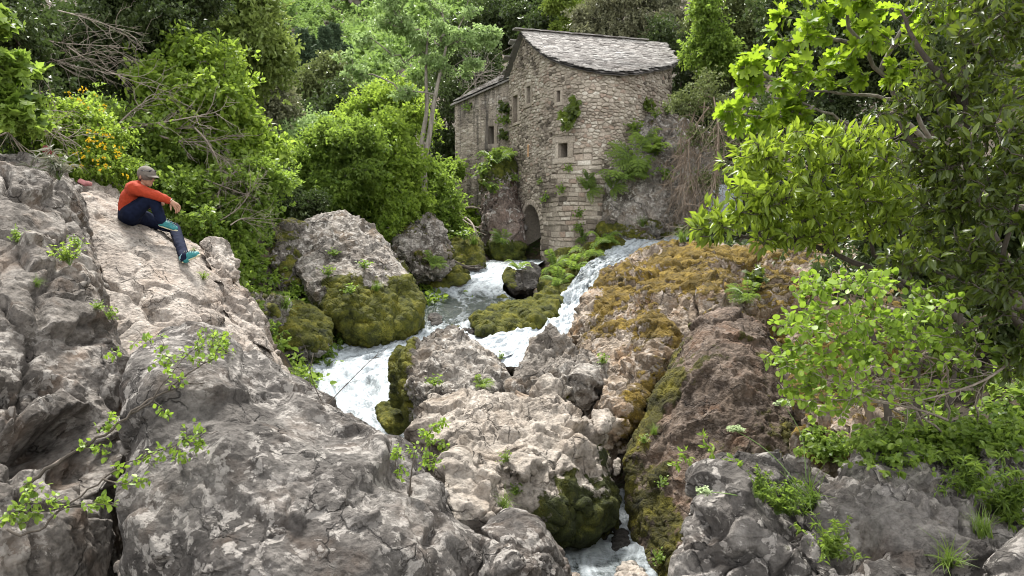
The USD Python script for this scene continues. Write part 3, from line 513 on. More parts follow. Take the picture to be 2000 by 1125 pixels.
R_red = boulder('rock_outcrop', 'reddish outcrop topped with moss and ferns between the mill and its outbuilding', [
    [(936, 335, 31.4), (962, 305, 31.9), (1000, 292, 32.0), (1002, 335, 31.2), (1003, 400, 30.9), (1008, 450, 30.4), (1022, 492, 29.8), (992, 508, 29.2), (972, 500, 29.2), (948, 445, 30.4), (932, 385, 31.3), (985, 400, 30.2), (960, 330, 33.3), (1002, 420, 32.4), (950, 540, 31), (1020, 540, 30.6)]],
    ROCK_RED, .05, {**FAR, 'a0': .2, 'a1': .12, 'facet': .13}, moss=lambda v, n: .9 * sstep(pix(v)[:, 1] + .5 * (pix(v)[:, 0] - 970), 400, 330) + 1.0 * sstep(pix(v)[:, 1], 455, 490) + .4 * fbm(v, .9, 2, 28) - .1, seed=28, cat='rock outcrop')
boulder('mossy_ledge', 'dark mossy ledge of rock under the bay shrub right of the orange moss', [
    [(1480, 500, 15.4), (1560, 478, 15.6), (1680, 480, 14.6), (1790, 540, 12.6), (1760, 640, 10.8), (1640, 640, 10.9), (1560, 590, 12.2), (1500, 560, 13.6), (1600, 500, 17), (1780, 560, 15), (1700, 800, 11), (1500, 700, 14)]],
    ROCK_BROWN, .03, {**ROUGH, 'a0': .2, 'L0': 1.0, 'a1': .12, 'L1': .4, 'facet': .16, 'Lf': .6}, moss=lambda v, n: .25 + .5 * up(n) + .5 * fbm(v, .8, 3, 31), seed=61, cat='rock ledge', carve=[((1530, 560), (.5, .9, .25), .5), ((1600, 610), (.5, .8, .2), .45)])
boulder('mossy_ledge', 'broken mossy rocks between the weeping slab and the round-leaved shrub', [
    [(1560, 660, 10.4), (1640, 650, 10.6), (1780, 700, 9.6), (1800, 800, 7.9), (1700, 850, 7.2), (1600, 850, 7.4), (1560, 780, 8.4), (1650, 700, 11.6), (1780, 800, 10), (1600, 1000, 8.2), (1760, 1000, 8)],
    [(1560, 850, 6.9), (1620, 820, 7.2), (1700, 835, 7.0), (1720, 880, 6.3), (1640, 910, 6.0), (1570, 900, 6.3), (1640, 850, 7.8), (1640, 1000, 6.6)]],
    ROCK_BROWN, .024, {**ROUGH, 'a0': .15, 'L0': .8, 'a1': .10, 'facet': .14, 'Lf': .45}, moss=lambda v, n: .2 + .5 * up(n) + .55 * fbm(v, .7, 3, 37), seed=62, cat='rock ledge')
for nm, lb, pts, mt, e, ms in [
    ('stone', 'pale angular stone lodged in the top of the dark cleft', [(1150, 815, 8.7), (1165, 800, 9.0), (1190, 798, 9.0), (1206, 815, 8.8), (1195, 845, 8.4), (1165, 850, 8.3), (1180, 820, 8.4), (1180, 810, 9.3)], ROCK_KARST, .013, None),
    ('stone', 'mossy dark stone in the cleft beside the small lower fall', [(1166, 1005, 8.6), (1180, 975, 8.9), (1200, 990, 8.8), (1216, 1020, 8.5), (1205, 1055, 8.2), (1175, 1060, 8.1), (1195, 1000, 9.2), (1190, 1100, 8.6)], ROCK_WET, .016, lambda v, n: .3 + .4 * up(n) + .4 * fbm(v, .3, 2, 4)),
    ('stone', 'wet dark stone that parts the small lower fall', [(1190, 1062, 8.0), (1205, 1030, 8.3), (1228, 1035, 8.3), (1232, 1062, 7.9), (1215, 1078, 7.7), (1195, 1078, 7.7), (1215, 1050, 8.6), (1210, 1120, 8)], ROCK_WET, .014, None),
    ('stone', 'pale stone poking out of the water at the bottom edge', [(1196, 1125, 6.3), (1215, 1098, 6.6), (1240, 1096, 6.6), (1272, 1130, 6.3), (1270, 1180, 6.0), (1200, 1180, 6.0), (1235, 1110, 7.0)], ROCK_KARST, .012, None),
    ('stone', 'small reddish-beige stone at the very bottom beside the rounded boulder', [(1098, 1128, 6.4), (1110, 1117, 6.6), (1128, 1117, 6.6), (1140, 1130, 6.4), (1130, 1160, 6.2), (1100, 1160, 6.2), (1120, 1130, 6.8)], ROCK_KARST, .012, None),
    ('stone', 'mossy stone at the left edge of the small lower pool', [(1072, 1045, 7.8), (1085, 1032, 8.0), (1100, 1036, 8.0), (1104, 1050, 7.7), (1085, 1060, 7.6), (1090, 1045, 8.3)], ROCK_WET, .012, lambda v, n: .8 + 0 * up(n)),
    ('stone', 'grey stone stuck low in the dark cleft', [(1195, 900, 8.9), (1205, 890, 9.1), (1215, 905, 9.0), (1212, 930, 8.7), (1198, 932, 8.6), (1205, 910, 9.3)], ROCK_KARST, .012, None),
    ('stone', 'dark half-sunk stone in the rapid below the upper pool', [(850, 660, 18.3), (865, 638, 18.8), (905, 632, 19.0), (930, 645, 18.7), (920, 668, 17.9), (870, 672, 17.7), (890, 645, 19.6), (890, 700, 18.4)], ROCK_WET, .028, lambda v, n: .5 * up(n) + .6 * fbm(v, .5, 2, 9) - .25),
    ('stone', 'dark stone beside the mossy foot of the big boulder in the rapid', [(835, 618, 19.8), (850, 608, 20.2), (868, 618, 20), (862, 634, 19.4), (842, 636, 19.3), (852, 615, 20.6), (850, 650, 19.8)], ROCK_WET, .024, None),
    ('mossy_stone', 'green mossy stone at the water behind the huge foreground boulder', [(732, 805, 11.4), (745, 788, 11.8), (775, 790, 11.9), (800, 800, 11.6), (805, 830, 11.0), (745, 835, 10.9), (770, 795, 12.4), (770, 860, 11.4)], ROCK_FAR, .02, lambda v, n: 1.1 + .2 * up(n)),
    ('stone', 'chockstone jammed deep in the cleft left of the huge boulder', [(228, 950, 5.2), (240, 925, 5.4), (258, 940, 5.3), (255, 980, 5.0), (235, 985, 5.0), (245, 950, 5.7)], ROCK_GREY, .012, None),
    ('stone', 'pale stone at the bottom of the cleft beside the huge boulder', [(232, 1110, 4.9), (250, 1085, 5.1), (282, 1100, 5.0), (300, 1150, 4.6), (240, 1160, 4.6), (260, 1100, 5.5)], ROCK_PALE, .012, None)]:
    sc = np.linalg.norm(at(*pts[0]) - at(*pts[3]))
    boulder(nm, lb, [pts], mt, e, dict(a0=.06 * sc, L0=.7 * sc, a1=.06 * sc, L1=.25 * sc, a2=.02 * sc, L2=.08 * sc, facet=.05 * sc, Lf=.4 * sc, ridge=.4), moss=ms, seed=len(ROCKS) + 40, cat='stone', round_=2)

# ------------------------------------------------------------------ water
def water_mat(name, deep, white, amount, scale):
    """Running water: dark clear water, whitened by foam streaks that follow the current (primvar st: across, along)."""
    return mat(name, {
        'a': ('attribute', {'attribute': 'flow'}), 'fo': ('attribute', {'attribute': 'foam'}), 'g': ('geometry', {}),
        'mp': ('mapping', {'scale': (scale * 2.4, scale * .55, 1.0)}),
        'n1': ('noise_texture', {'scale': 1.0, 'detail': 8.0, 'roughness': 0.66, 'distortion': 0.9}),
        'n2': ('noise_texture', {'scale': 9.0, 'detail': 6.0, 'roughness': 0.7, 'distortion': 0.5}),
        'ad': ('math', {'math_type': 'multiply_add', 'value2': 1.7, 'value3': -0.85}),
        'ad1': ('math', {'math_type': 'multiply_add', 'value2': 0.9, 'value3': -0.45}),
        'ad2': ('math', {'math_type': 'add'}), 'ad3': ('math', {'math_type': 'add'}),
        'r': ('map_range', {'from_min': 0.30, 'from_max': 0.92, 'clamp': True, 'to_max': amount}),
        'hh': ('math', {'math_type': 'multiply_add', 'value2': 0.5}),
        'b': ('bump', {'strength': 0.9, 'distance': 0.09}),
        'w': ('principled_bsdf', {'base_color': deep, 'roughness': 0.12, 'specular_ior_level': 0.5, 'ior': 1.33}),
        'f': ('principled_bsdf', {'base_color': white, 'roughness': 0.6, 'specular_ior_level': 0.3}),
        'x': ('mix_closure', {})},
        [('a.vector', 'mp.vector'), ('mp.vector', 'n1.vector'), ('g.position', 'n2.vector'), ('n1.fac', 'ad.value1'), ('n2.fac', 'ad1.value1'), ('ad.value', 'ad2.value1'), ('fo.fac', 'ad2.value2'),
         ('ad2.value', 'ad3.value1'), ('ad1.value', 'ad3.value2'), ('ad3.value', 'r.value'), ('n1.fac', 'hh.value1'), ('n2.fac', 'hh.value3'), ('hh.value', 'b.height'), ('b.normal', 'w.normal'), ('b.normal', 'f.normal'),
         ('r.result', 'x.fac'), ('w.BSDF', 'x.closure1'), ('f.BSDF', 'x.closure2')], 'x.closure')
WATER = water_mat('white_water', (0.022, 0.030, 0.028), (0.45, 0.495, 0.53), 0.97, 1.3)

def stream(name, rows, label, foam, turb, seed, nx=110, dens=11):
    """rows: (left px, right px, py, distance, foam 0..1, turbulence in metres) from the head downstream. One rippled sheet."""
    R = np.array(rows, float)
    L = np.array([at(a, y, d) for a, b, y, d, *_ in rows]); Rr = np.array([at(b, y, d) for a, b, y, d, *_ in rows])
    n = int(np.linalg.norm(np.diff((L + Rr) / 2, axis=0), axis=1).sum() * dens)
    q = spline(np.hstack([(L + Rr) / 2, (Rr - L) / 2, R[:, 4:6]]), n)
    u = np.linspace(-1.12, 1.12, nx)
    v = q[:, None, :3] + u[None, :, None] * q[:, None, 3:6]
    s = np.concatenate([[0], np.cumsum(np.linalg.norm(np.diff(q[:, :3], axis=0), axis=1))])
    wid = np.linalg.norm(q[:, 3:6], axis=1)
    flow = np.stack([u[None, :] * wid[:, None], np.broadcast_to(s[:, None], (n, nx)), np.zeros((n, nx))], -1).reshape(-1, 3)
    fo = np.broadcast_to(q[:, None, 6], (n, nx)).ravel() * foam; tu = np.broadcast_to(q[:, None, 7], (n, nx)).ravel() * turb
    v = v.reshape(-1, 3)
    st = np.stack([flow[:, 0] * 1.6, flow[:, 1] * .8, v[:, 2] * 0], 1)
    h = fbm(st, .7, 4, seed) * .55 + fbm(st, .45, 4, seed + 4, ridged=True) * .5 + fbm(v, .16, 3, seed + 7) * .22
    v = v + np.array([0, -.35, 1.0]) * (h * tu)[:, None]
    f = grid_faces(n, nx)[:, ::-1]
    if np.cross(v[f[0, 1]] - v[f[0, 0]], v[f[0, 2]] - v[f[0, 0]])[2] < 0: f = f[:, ::-1]
    obj(name, (v, f), WATER, smooth=True, prim={'flow': flow, 'foam': fo + .25 * h}, label=label, kind='structure')
stream('stream', [(985, 1060, 503, 31.5, .10, .02), (950, 1052, 513, 28.4, .45, .05), (925, 1030, 527, 27.0, .75, .10), (880, 985, 550, 25.0, .75, .10), (830, 975, 570, 23.8, .55, .07), (815, 1000, 592, 22.0, .20, .05), (800, 1000, 612, 20.8, .12, .05),
                  (780, 960, 630, 19.7, .30, .09), (770, 925, 650, 18.6, .70, .14), (700, 1000, 672, 17.6, .80, .12), (560, 960, 705, 16.6, .72, .16), (540, 860, 740, 15.3, .80, .22), (560, 830, 775, 14.2, .82, .22), (560, 820, 815, 12.9, .75, .2), (600, 900, 900, 11, .6, .1), (640, 1000, 1000, 9.4, .4, .1)],
       'white water pouring from the mill arch through the pool and down between the boulders', 1.0, 1.0, 3, nx=150, dens=12)
stream('cascade', [(1396, 1450, 362, 34.5, .7, .05), (1392, 1448, 385, 33.6, .9, .15), (1380, 1440, 418, 32.0, .9, .15), (1285, 1400, 440, 29.6, .95, .12), (1222, 1345, 462, 27.6, .85, .12), (1185, 1300, 497, 25.4, .62, .12), (1140, 1230, 530, 23.2, .42, .16), (1108, 1190, 575, 21.4, .60, .24), (1078, 1150, 612, 20.0, .95, .25),
                   (1040, 1130, 640, 18.7, 1.0, .22), (940, 1120, 668, 17.5, 1.0, .14), (880, 1100, 690, 16.9, .9, .10), (800, 1050, 720, 16.2, .8, .08)],
       'foaming cascade falling along the right bank past the mossy rock slope', 1.0, 1.0, 8, nx=110, dens=12)
stream('small_rapid', [(1186, 1216, 955, 9.6, .5, .05), (1180, 1232, 975, 9.2, .6, .06), (1180, 1240, 1020, 8.6, .6, .07), (1110, 1240, 1052, 8.2, .72, .06), (1085, 1250, 1080, 7.7, .62, .05), (1080, 1260, 1110, 7.2, .45, .05), (1080, 1300, 1160, 6.5, .35, .04), (1080, 1300, 1260, 5.5, .3, .04)],
       'small clear rapid in the cleft at the bottom of the picture', 1.0, 1.0, 14, nx=110, dens=40)
# ------------------------------------------------------------------ the mill
def stone_mat(name, ramp, bump=0.6, dist=0.03, streak=0.0):
    N = {'a': ('attribute', {'attribute': 'tone'}), 'g': ('geometry', {}),
         'n': ('noise_texture', {'scale': 16.0, 'detail': 9.0, 'roughness': 0.68}), 'n2': ('noise_texture', {'scale': 1.1, 'detail': 5.0, 'roughness': 0.6}),
         'r': ('rgb_ramp', {'ramp': ramp}), 'v': ('rgb_ramp', {'ramp': [(0.3, (0.62,) * 3), (0.7, (1.25,) * 3)]}), 'v2': ('rgb_ramp', {'ramp': [(0.3, (0.78, 0.74, 0.72)), (0.7, (1.15,) * 3)]}),
         'm': ('mix', {'mix_type': 'multiply', 'fac': 1.0}), 'm2': ('mix', {'mix_type': 'multiply', 'fac': 1.0}),
         'mp': ('mapping', {'scale': (3.2, 3.2, 0.22)}), 'n3': ('noise_texture', {'scale': 1.0, 'detail': 5.0, 'roughness': 0.6}),
         'sr': ('rgb_ramp', {'ramp': [(0.46, (0, 0, 0)), (0.62, (streak,) * 3)]}), 'ms': ('mix', {'color2': (0.05, 0.045, 0.042)}),
         'b': ('bump', {'strength': bump, 'distance': dist}), 'p': ('principled_bsdf', {'roughness': 0.9, 'specular_ior_level': 0.2})}
    L = [('a.fac', 'r.fac'), ('g.position', 'n.vector'), ('g.position', 'n2.vector'), ('n.fac', 'v.fac'), ('n2.fac', 'v2.fac'), ('r.color', 'm.color1'), ('v.color', 'm.color2'), ('m.color', 'm2.color1'), ('v2.color', 'm2.color2'),
         ('g.position', 'mp.vector'), ('mp.vector', 'n3.vector'), ('n3.fac', 'sr.fac'), ('sr.color', 'ms.fac'), ('m2.color', 'ms.color1'), ('ms.color', 'p.base_color'), ('n.fac', 'b.height'), ('b.normal', 'p.normal')]
    return mat(name, N, L, 'p.BSDF')
WALL = stone_mat('mill_stone', [(0.0, (0.10, 0.085, 0.070)), (0.25, (0.22, 0.190, 0.156)), (0.5, (0.315, 0.277, 0.230)), (0.75, (0.40, 0.36, 0.305)), (0.88, (0.28, 0.215, 0.172)), (1.0, (0.46, 0.425, 0.37))])
MORTAR = stone_mat('lime_mortar', [(0.0, (0.21, 0.18, 0.148)), (1.0, (0.36, 0.318, 0.268))], dist=0.05)
WALL2 = stone_mat('outbuilding_stone', [(0.0, (0.14, 0.122, 0.105)), (0.4, (0.28, 0.242, 0.205)), (0.8, (0.39, 0.345, 0.295)), (1.0, (0.46, 0.425, 0.38))], streak=0.85)
MORTAR2 = stone_mat('outbuilding_mortar', [(0.0, (0.27, 0.24, 0.205)), (1.0, (0.40, 0.355, 0.305))], dist=0.05, streak=0.85)
LAUZE = stone_mat('roof_slab', [(0.0, (0.095, 0.088, 0.083)), (0.5, (0.245, 0.234, 0.223)), (1.0, (0.40, 0.388, 0.372))], dist=0.02)
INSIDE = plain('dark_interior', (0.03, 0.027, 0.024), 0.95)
WOOD = plain('bare_peg_wood', (0.42, 0.25, 0.12), 0.7, scale=30)

class Wall:
    """A wall along a plan curve: s runs along it, z up; out is the outward normal."""
    def __init__(w, plan, smooth):
        p = np.array(plan, float)
        if smooth:
            from scipy.interpolate import CubicSpline
            k = np.concatenate([[0], np.cumsum(np.linalg.norm(np.diff(p, axis=0), axis=1))])
            p = CubicSpline(k, p)(np.linspace(0, k[-1], 600))
        w.p = p; w.s = np.concatenate([[0], np.cumsum(np.linalg.norm(np.diff(p, axis=0), axis=1))])
        t = np.gradient(p, w.s, axis=0) if smooth else np.repeat([(p[1] - p[0]) / w.s[1]], len(p), 0)
        w.n = np.stack([t[:, 1], -t[:, 0]], 1); w.n /= np.linalg.norm(w.n, axis=1, keepdims=True)
    def xyz(w, s, z, out=0.0):
        s = np.asarray(s, float); i = lambda c: np.interp(s, w.s, c)
        return np.stack([i(w.p[:, 0]) + i(w.n[:, 0]) * out, i(w.p[:, 1]) + i(w.n[:, 1]) * out, np.broadcast_to(z, s.shape)], -1)
    def hit(w, px, py):
        """(s, z) of the wall point that the photograph shows at a pixel (the nearest one)."""
        a = at(px, py, 1.0) - [0, 0, H]; c = w.p[:, 0] * a[1] - w.p[:, 1] * a[0]
        k = np.nonzero(np.sign(c[:-1]) != np.sign(c[1:]))[0]
        k = k[np.argmin(w.p[k, 1])] if len(k) else int(np.argmin(np.abs(c))) - 1
        f = c[k] / (c[k] - c[k + 1]) if c[k] != c[k + 1] else 0
        return w.s[k] + f * (w.s[k + 1] - w.s[k]), H + a[2] / a[1] * (w.p[k, 1] + f * (w.p[k + 1, 1] - w.p[k, 1]))

def wall_sheet(w, s0, s1, z0, top, holes, step=0.11, seed=1, lift=0.0):
    """The mortar face with its openings left open."""
    ss = set(np.arange(s0, s1, step)) | {s1}; zs = set(np.arange(z0, 14, step))
    for h in holes:
        a, b, c, d = h.bounds; ss |= {a, c}; zs |= {b, d}
    ss, zs = np.array(sorted(ss)), np.array(sorted(zs))
    S, Z = np.meshgrid(ss, zs); tp = top(w.xyz(S.ravel(), Z.ravel())).reshape(S.shape); Zc = np.minimum(Z, tp)
    P = w.xyz(S.ravel(), Zc.ravel()); P = P + np.stack([fbm(P * [1, 1, 1], .3, 3, seed)] * 3, 1) * 0.012 * w_n(w, S.ravel())
    f = []
    for i in range(len(zs) - 1):
        for j in range(len(ss) - 1):
            if Z[i, j] >= tp[i, j] and Z[i, j + 1] >= tp[i, j + 1]: continue
            c = sg.Point((ss[j] + ss[j + 1]) / 2, (zs[i] + zs[i + 1]) / 2)
            if any(h.contains(c) for h in holes): continue
            k = i * len(ss) + j; f += [(k, k + 1, k + len(ss) + 1), (k, k + len(ss) + 1, k + len(ss))]
    return P, np.array(f)
def w_n(w, s):
    return np.stack([np.interp(s, w.s, w.n[:, 0]), np.interp(s, w.s, w.n[:, 1]), np.zeros(len(s))], 1)

def stone_block(w, poly, out, back, rg, inset=0.72):
    """One stone of a wall: its outline in (s, z), standing proud of the mortar with worn edges and an uneven face."""
    c = np.array(poly.exterior.coords)[:-1]
    if len(c) < 3: return None
    if not poly.exterior.is_ccw: c = c[::-1]
    m = c.mean(0); k = len(c)
    ring = lambda q, o: w.xyz(q[:, 0], q[:, 1], 0) + w_n(w, q[:, 0]) * (np.asarray(o)[:, None] if np.ndim(o) else o)
    v = [ring(c, -back), ring(c, out * 0.35), ring(m + (c - m) * (inset + .14), out * .85 + rg.uniform(-.004, .004, k)), ring(m + (c - m) * inset * .7, out + rg.uniform(-.008, .008, k)), ring(m[None] + 0, out + rg.uniform(-.008, .010))]
    v = np.vstack(v); f = []
    for r in range(3):
        for i in range(k):
            a, b = r * k + i, r * k + (i + 1) % k; f += [(a, b, b + k), (a, b + k, a + k)]
    f += [(3 * k + i, 3 * k + (i + 1) % k, 4 * k) for i in range(k)]
    return v, np.array(f)

def masonry(w, region, rows, rg, ashlar):
    """Splits a region of the wall (s, z) into stones: squared courses, or rubble between jittered seeds."""
    out = []; a, b, c, d = region.bounds
    if ashlar:
        z = b
        while z < d:
            h = rg.uniform(*rows[0]); s = a - rg.uniform(0, .4)
            while s < c:
                l = rg.uniform(*rows[1]); j = lambda: rg.uniform(-.018, .018)
                wob = lambda q: .03 * math.sin(q * 1.7 + z * 2)
                out.append(sg.Polygon([(s + j(), z + wob(s) + j()), (s + l * .5, z + wob(s + l / 2) + j()), (s + l + j(), z + wob(s + l) + j()), (s + l + j(), z + h + wob(s + l) + j()), (s + l * .5, z + h + wob(s + l / 2) + j()), (s + j(), z + h + wob(s) + j())]).buffer(0)); s += l
            z += h
    else:
        z = b - .2; pts = []
        while z < d + .3:
            h = rg.uniform(*rows[0]); s = a - .3
            while s < c + .3:
                l = rg.uniform(*rows[1]); pts.append((s + l / 2, z + h / 2 + rg.uniform(-.06, .06))); s += l
            z += h
        pts = np.array(pts); k = np.array([1, 1.7]); V = Voronoi(pts * k)
        for r in V.point_region:
            g = V.regions[r]
            if g and -1 not in g: out.append(sg.Polygon(V.vertices[g] / k))
    res = []
    for p in out:
        if not p.is_valid: continue
        q = p.intersection(region) if not region.contains(p) else p
        for e in getattr(q, 'geoms', [q]):
            if e.geom_type != 'Polygon': continue
            e = e.buffer(-.011, join_style=2)
            for e in getattr(e, 'geoms', [e]):
                if e.geom_type == 'Polygon' and e.area > .0035:
                    e = e.simplify(.008)
                    if e.geom_type == 'Polygon' and not e.is_empty and len(e.exterior.coords) < 16: res.append(sg.Polygon(e.exterior))
    return res

# plan of the mill (metres; the viewpoint is at 0, 0) and its roof: a ridge with a slope of about 29 degrees to either side
PLAN = [(-0.10, 33.0), (0.50, 31.0), (1.12, 29.45), (1.70, 28.55), (2.35, 28.12), (3.2, 28.02), (4.1, 28.42), (4.85, 29.12), (5.6, 30.0), (6.28, 31.0), (6.35, 32.2), (5.6, 34.6), (3.6, 36.2), (1.2, 35.6), (0.0, 34.2)]
mill = thing('stone_mill', 'old stone watermill with rounded front, slab roof and pointed arch over the stream', 'mill')
W = Wall(PLAN + [PLAN[0]], True)
RA, RB = np.array([0.41, 31.0]), np.array([5.34, 32.7]); RD = (RB - RA) / np.linalg.norm(RB - RA); RN = np.array([RD[1], -RD[0]]); RZ, RT = H + 7.36, math.tan(math.radians(28.6))
def roof_z(p):
    d = (np.asarray(p)[..., :2] - RA) @ RN
    return RZ - RT * np.abs(d) + 0.05 * np.cos(d * 1.5)
def box_px(w, x0, x1, y0, y1):
    (a, za), (b, zb) = w.hit(x0, (y0 + y1) / 2), w.hit(x1, (y0 + y1) / 2)
    sm = (x0 + x1) / 2; t, bt = w.hit(sm, y0)[1], w.hit(sm, y1)[1]
    return sg.box(min(a, b), bt, max(a, b), t)
s_l, s_r = W.hit(1019.5, 470)[0], W.hit(1057, 470)[0]; z_ap, z_sp, z_bt = W.hit(1036, 401)[1], W.hit(1036, 455)[1], 2.9
sc_, hw = (s_l + s_r) / 2, (s_r - s_l) / 2
_arc = []
for t in np.linspace(0, 1, 11):                       # pointed arch: two arcs meeting at the apex
    _arc.append((sc_ + hw * math.cos(t * math.pi / 2) ** .9, z_sp + (z_ap - z_sp) * math.sin(t * math.pi / 2) ** 1.15))
ARCH = sg.Polygon([(s_r, z_bt)] + _arc + [(2 * sc_ - a, b) for a, b in _arc[::-1][1:]] + [(s_l, z_bt)])
OPEN = {'window_low': box_px(W, 1091.5, 1109.5, 280, 307.5), 'slit': box_px(W, 1088.5, 1095.5, 177.5, 199), 'tall_slit': box_px(W, 1030, 1038, 169, 202), 'tall_opening': box_px(W, 1003.5, 1013, 187, 239), 'hole': box_px(W, 1073, 1080, 260, 268)}
S1 = W.hit(1311.5, 200)[0] + 1.2
holes = list(OPEN.values()) + [ARCH]
mv, mf = wall_sheet(W, 0, W.s[-1] - 1e-3, 2.9, lambda p: roof_z(p) - .10, holes)
_rg = np.random.RandomState(3)
mwall = obj('wall', (mv, mf), MORTAR, mill, smooth=True, prim={'tone': .5 + .8 * fbm(mv, 1.2, 3, 4)})
frames, dressed = [], []
def frame(o, lint, sill, jl, jr, lw):
    a, b, c, d = o.bounds; r = []
    if lint: r.append(sg.box(a - lw, d + .012, c + lw, d + lint))
    if sill: r.append(sg.box(a - lw, b - sill, c + lw, b - .012))
    if jl: r.append(sg.box(a - jl, b, a - .004, d))
    if jr: r.append(sg.box(c + .004, b, c + jr, d))
    return r
FR = {'window_low': frame(OPEN['window_low'], .24, .22, .17, .2, .26), 'slit': frame(OPEN['slit'], .12, .14, .14, .10, .1), 'tall_slit': frame(OPEN['tall_slit'], .14, .14, .1, .12, .1), 'tall_opening': frame(OPEN['tall_opening'], .16, .12, .12, .14, .12), 'hole': []}
allfr = [b for r in FR.values() for b in r]
vous = []
_o = np.array(_arc + [(2 * sc_ - a, b) for a, b in _arc[::-1][1:]])
for k in range(len(_o) - 1):                          # voussoirs
    p, q = _o[k], _o[k + 1]; t = q - p; l = np.linalg.norm(t)
    if l < .02: continue
    n = np.array([t[1], -t[0]]) / l
    vous.append(sg.Polygon([p + n * .006, p + n * .24, q + n * .24, q + n * .006]).buffer(-.006))
TOPL = sg.Polygon([(s, float(roof_z(W.xyz(np.array([s]), 0.))[0]) - .16) for s in np.linspace(0, S1, 120)] + [(S1, 2.9), (0, 2.9)])
blocked = shapely.union_all([o.buffer(.004) for o in holes] + [b.buffer(.012) for b in allfr] + [v.buffer(.01) for v in vous])
free_ = TOPL.difference(blocked)
za = W.hit(1150, 318)[1]
ash = sg.Polygon([(s_r - .1, 2.9), (s_r - .1, W.hit(1080, 392)[1]), (W.hit(1120, 300)[0] - .3, za - .1), (W.hit(1120, 300)[0], za + .8), (W.hit(1165, 300)[0], za + .3), (W.hit(1235, 300)[0], za - 1.0), (W.hit(1235, 300)[0], 2.9)])
def _inside(p):      # the squared blocks give way to rubble along a ragged line
    c = p.centroid; return ash.buffer(.28 * fbm(np.array([[c.x, c.y, 0.]]), .9, 2, 5)[0] + _rg.uniform(-.22, .12)).contains(c)
squared = [p for p in masonry(W, free_.intersection(ash.buffer(.3)).buffer(0), ((.14, .24), (.20, .52)), _rg, True) if _inside(p)]
rub = free_.difference(shapely.union_all([p.buffer(.016) for p in squared])).buffer(0)
cells = [(p, 1) for p in squared] + [(p, 0) for p in masonry(W, rub, ((.07, .15), (.09, .30)), _rg, False)]
cells.sort(key=lambda c: -c[0].area)
def tone_of(p, w, kind):
    x = w.xyz(np.array([p.centroid.x]), p.centroid.y)
    return float(np.clip(.50 + .22 * _rg.normal() + .5 * fbm(x, 1.6, 2, 61)[0] + (-.06 if kind else .03), 0, 1))
rest = MB()
for i, (p, k) in enumerate(cells):
    r = stone_block(W, p, _rg.uniform(.012, .062), .05, _rg)
    if r is None: continue
    t = tone_of(p, W, k)
    if i < 290: obj('stone', r, WALL, mwall, smooth=False, prim={'tone': np.full(len(r[0]), t)})
    else: rest.add(*r, t)
obj('rubble', rest.get(), WALL, mwall, prim={'tone': rest.tone()}, kind='stuff')
for v in vous:
    if v.geom_type == 'Polygon' and not v.is_empty:
        r = stone_block(W, v, .05, .1, _rg); obj('arch_stone', r, WALL, mwall, prim={'tone': np.full(len(r[0]), _rg.uniform(.35, .7))})
def reveal(parent, w, o, depth, m, name='reveal', cap=True):
    c = np.array(o.exterior.coords)[:-1]; s0 = o.centroid.x; n = w_n(w, np.array([s0]))[0]
    a = w.xyz(c[:, 0], c[:, 1]) + n * .0; b = a - n * depth; k = len(c)
    v = np.vstack([a + w_n(w, c[:, 0]) * .004, b]); f = []
    for i in range(k): j = (i + 1) % k; f += [(i, j, k + j), (i, k + j, k + i)]
    obj(name, (v, np.array(f)), m, parent, prim={'tone': np.full(len(v), .45)})
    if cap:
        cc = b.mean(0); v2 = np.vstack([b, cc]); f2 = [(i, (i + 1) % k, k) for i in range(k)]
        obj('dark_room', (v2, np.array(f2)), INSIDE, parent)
for nm, o in OPEN.items():
    win = UsdGeom.Xform.Define(stage, free(mill, 'putlog_hole' if nm == 'hole' else 'window')).GetPrim()
    reveal(win, W, o, .75 if nm != 'hole' else .3, MORTAR)
    for q, b in zip(('lintel', 'sill', 'jamb', 'jamb'), FR[nm]):
        cc = b.bounds; pl = sg.Polygon([(cc[0], cc[1]), ((cc[0] + cc[2]) / 2, cc[1]), (cc[2], cc[1]), (cc[2], cc[3]), ((cc[0] + cc[2]) / 2, cc[3]), (cc[0], cc[3])])
        r = stone_block(W, pl, .055, .12, _rg, .9); obj(q, r, WALL, win, prim={'tone': np.full(len(r[0]), _rg.uniform(.38, .6))})
arch = UsdGeom.Xform.Define(stage, free(mill, 'arch_tunnel')).GetPrim()
reveal(arch, W, ARCH, 3.4, WALL, 'vault')
pk = W.hit(1035.5, 295); (_, p0), (_, p1) = W.hit(1035.5, 282), W.hit(1035.5, 307)
pv = trimesh.creation.box(extents=(.05, .07, p0 - p1)).subdivide(); pv.vertices = laplace(pv.vertices, pv.faces, 1, .2)
pp = W.xyz(np.array([pk[0]]), (p0 + p1) / 2, .09)[0]; pv.apply_translation(pp); obj('wooden_post', pv, WOOD, mill)

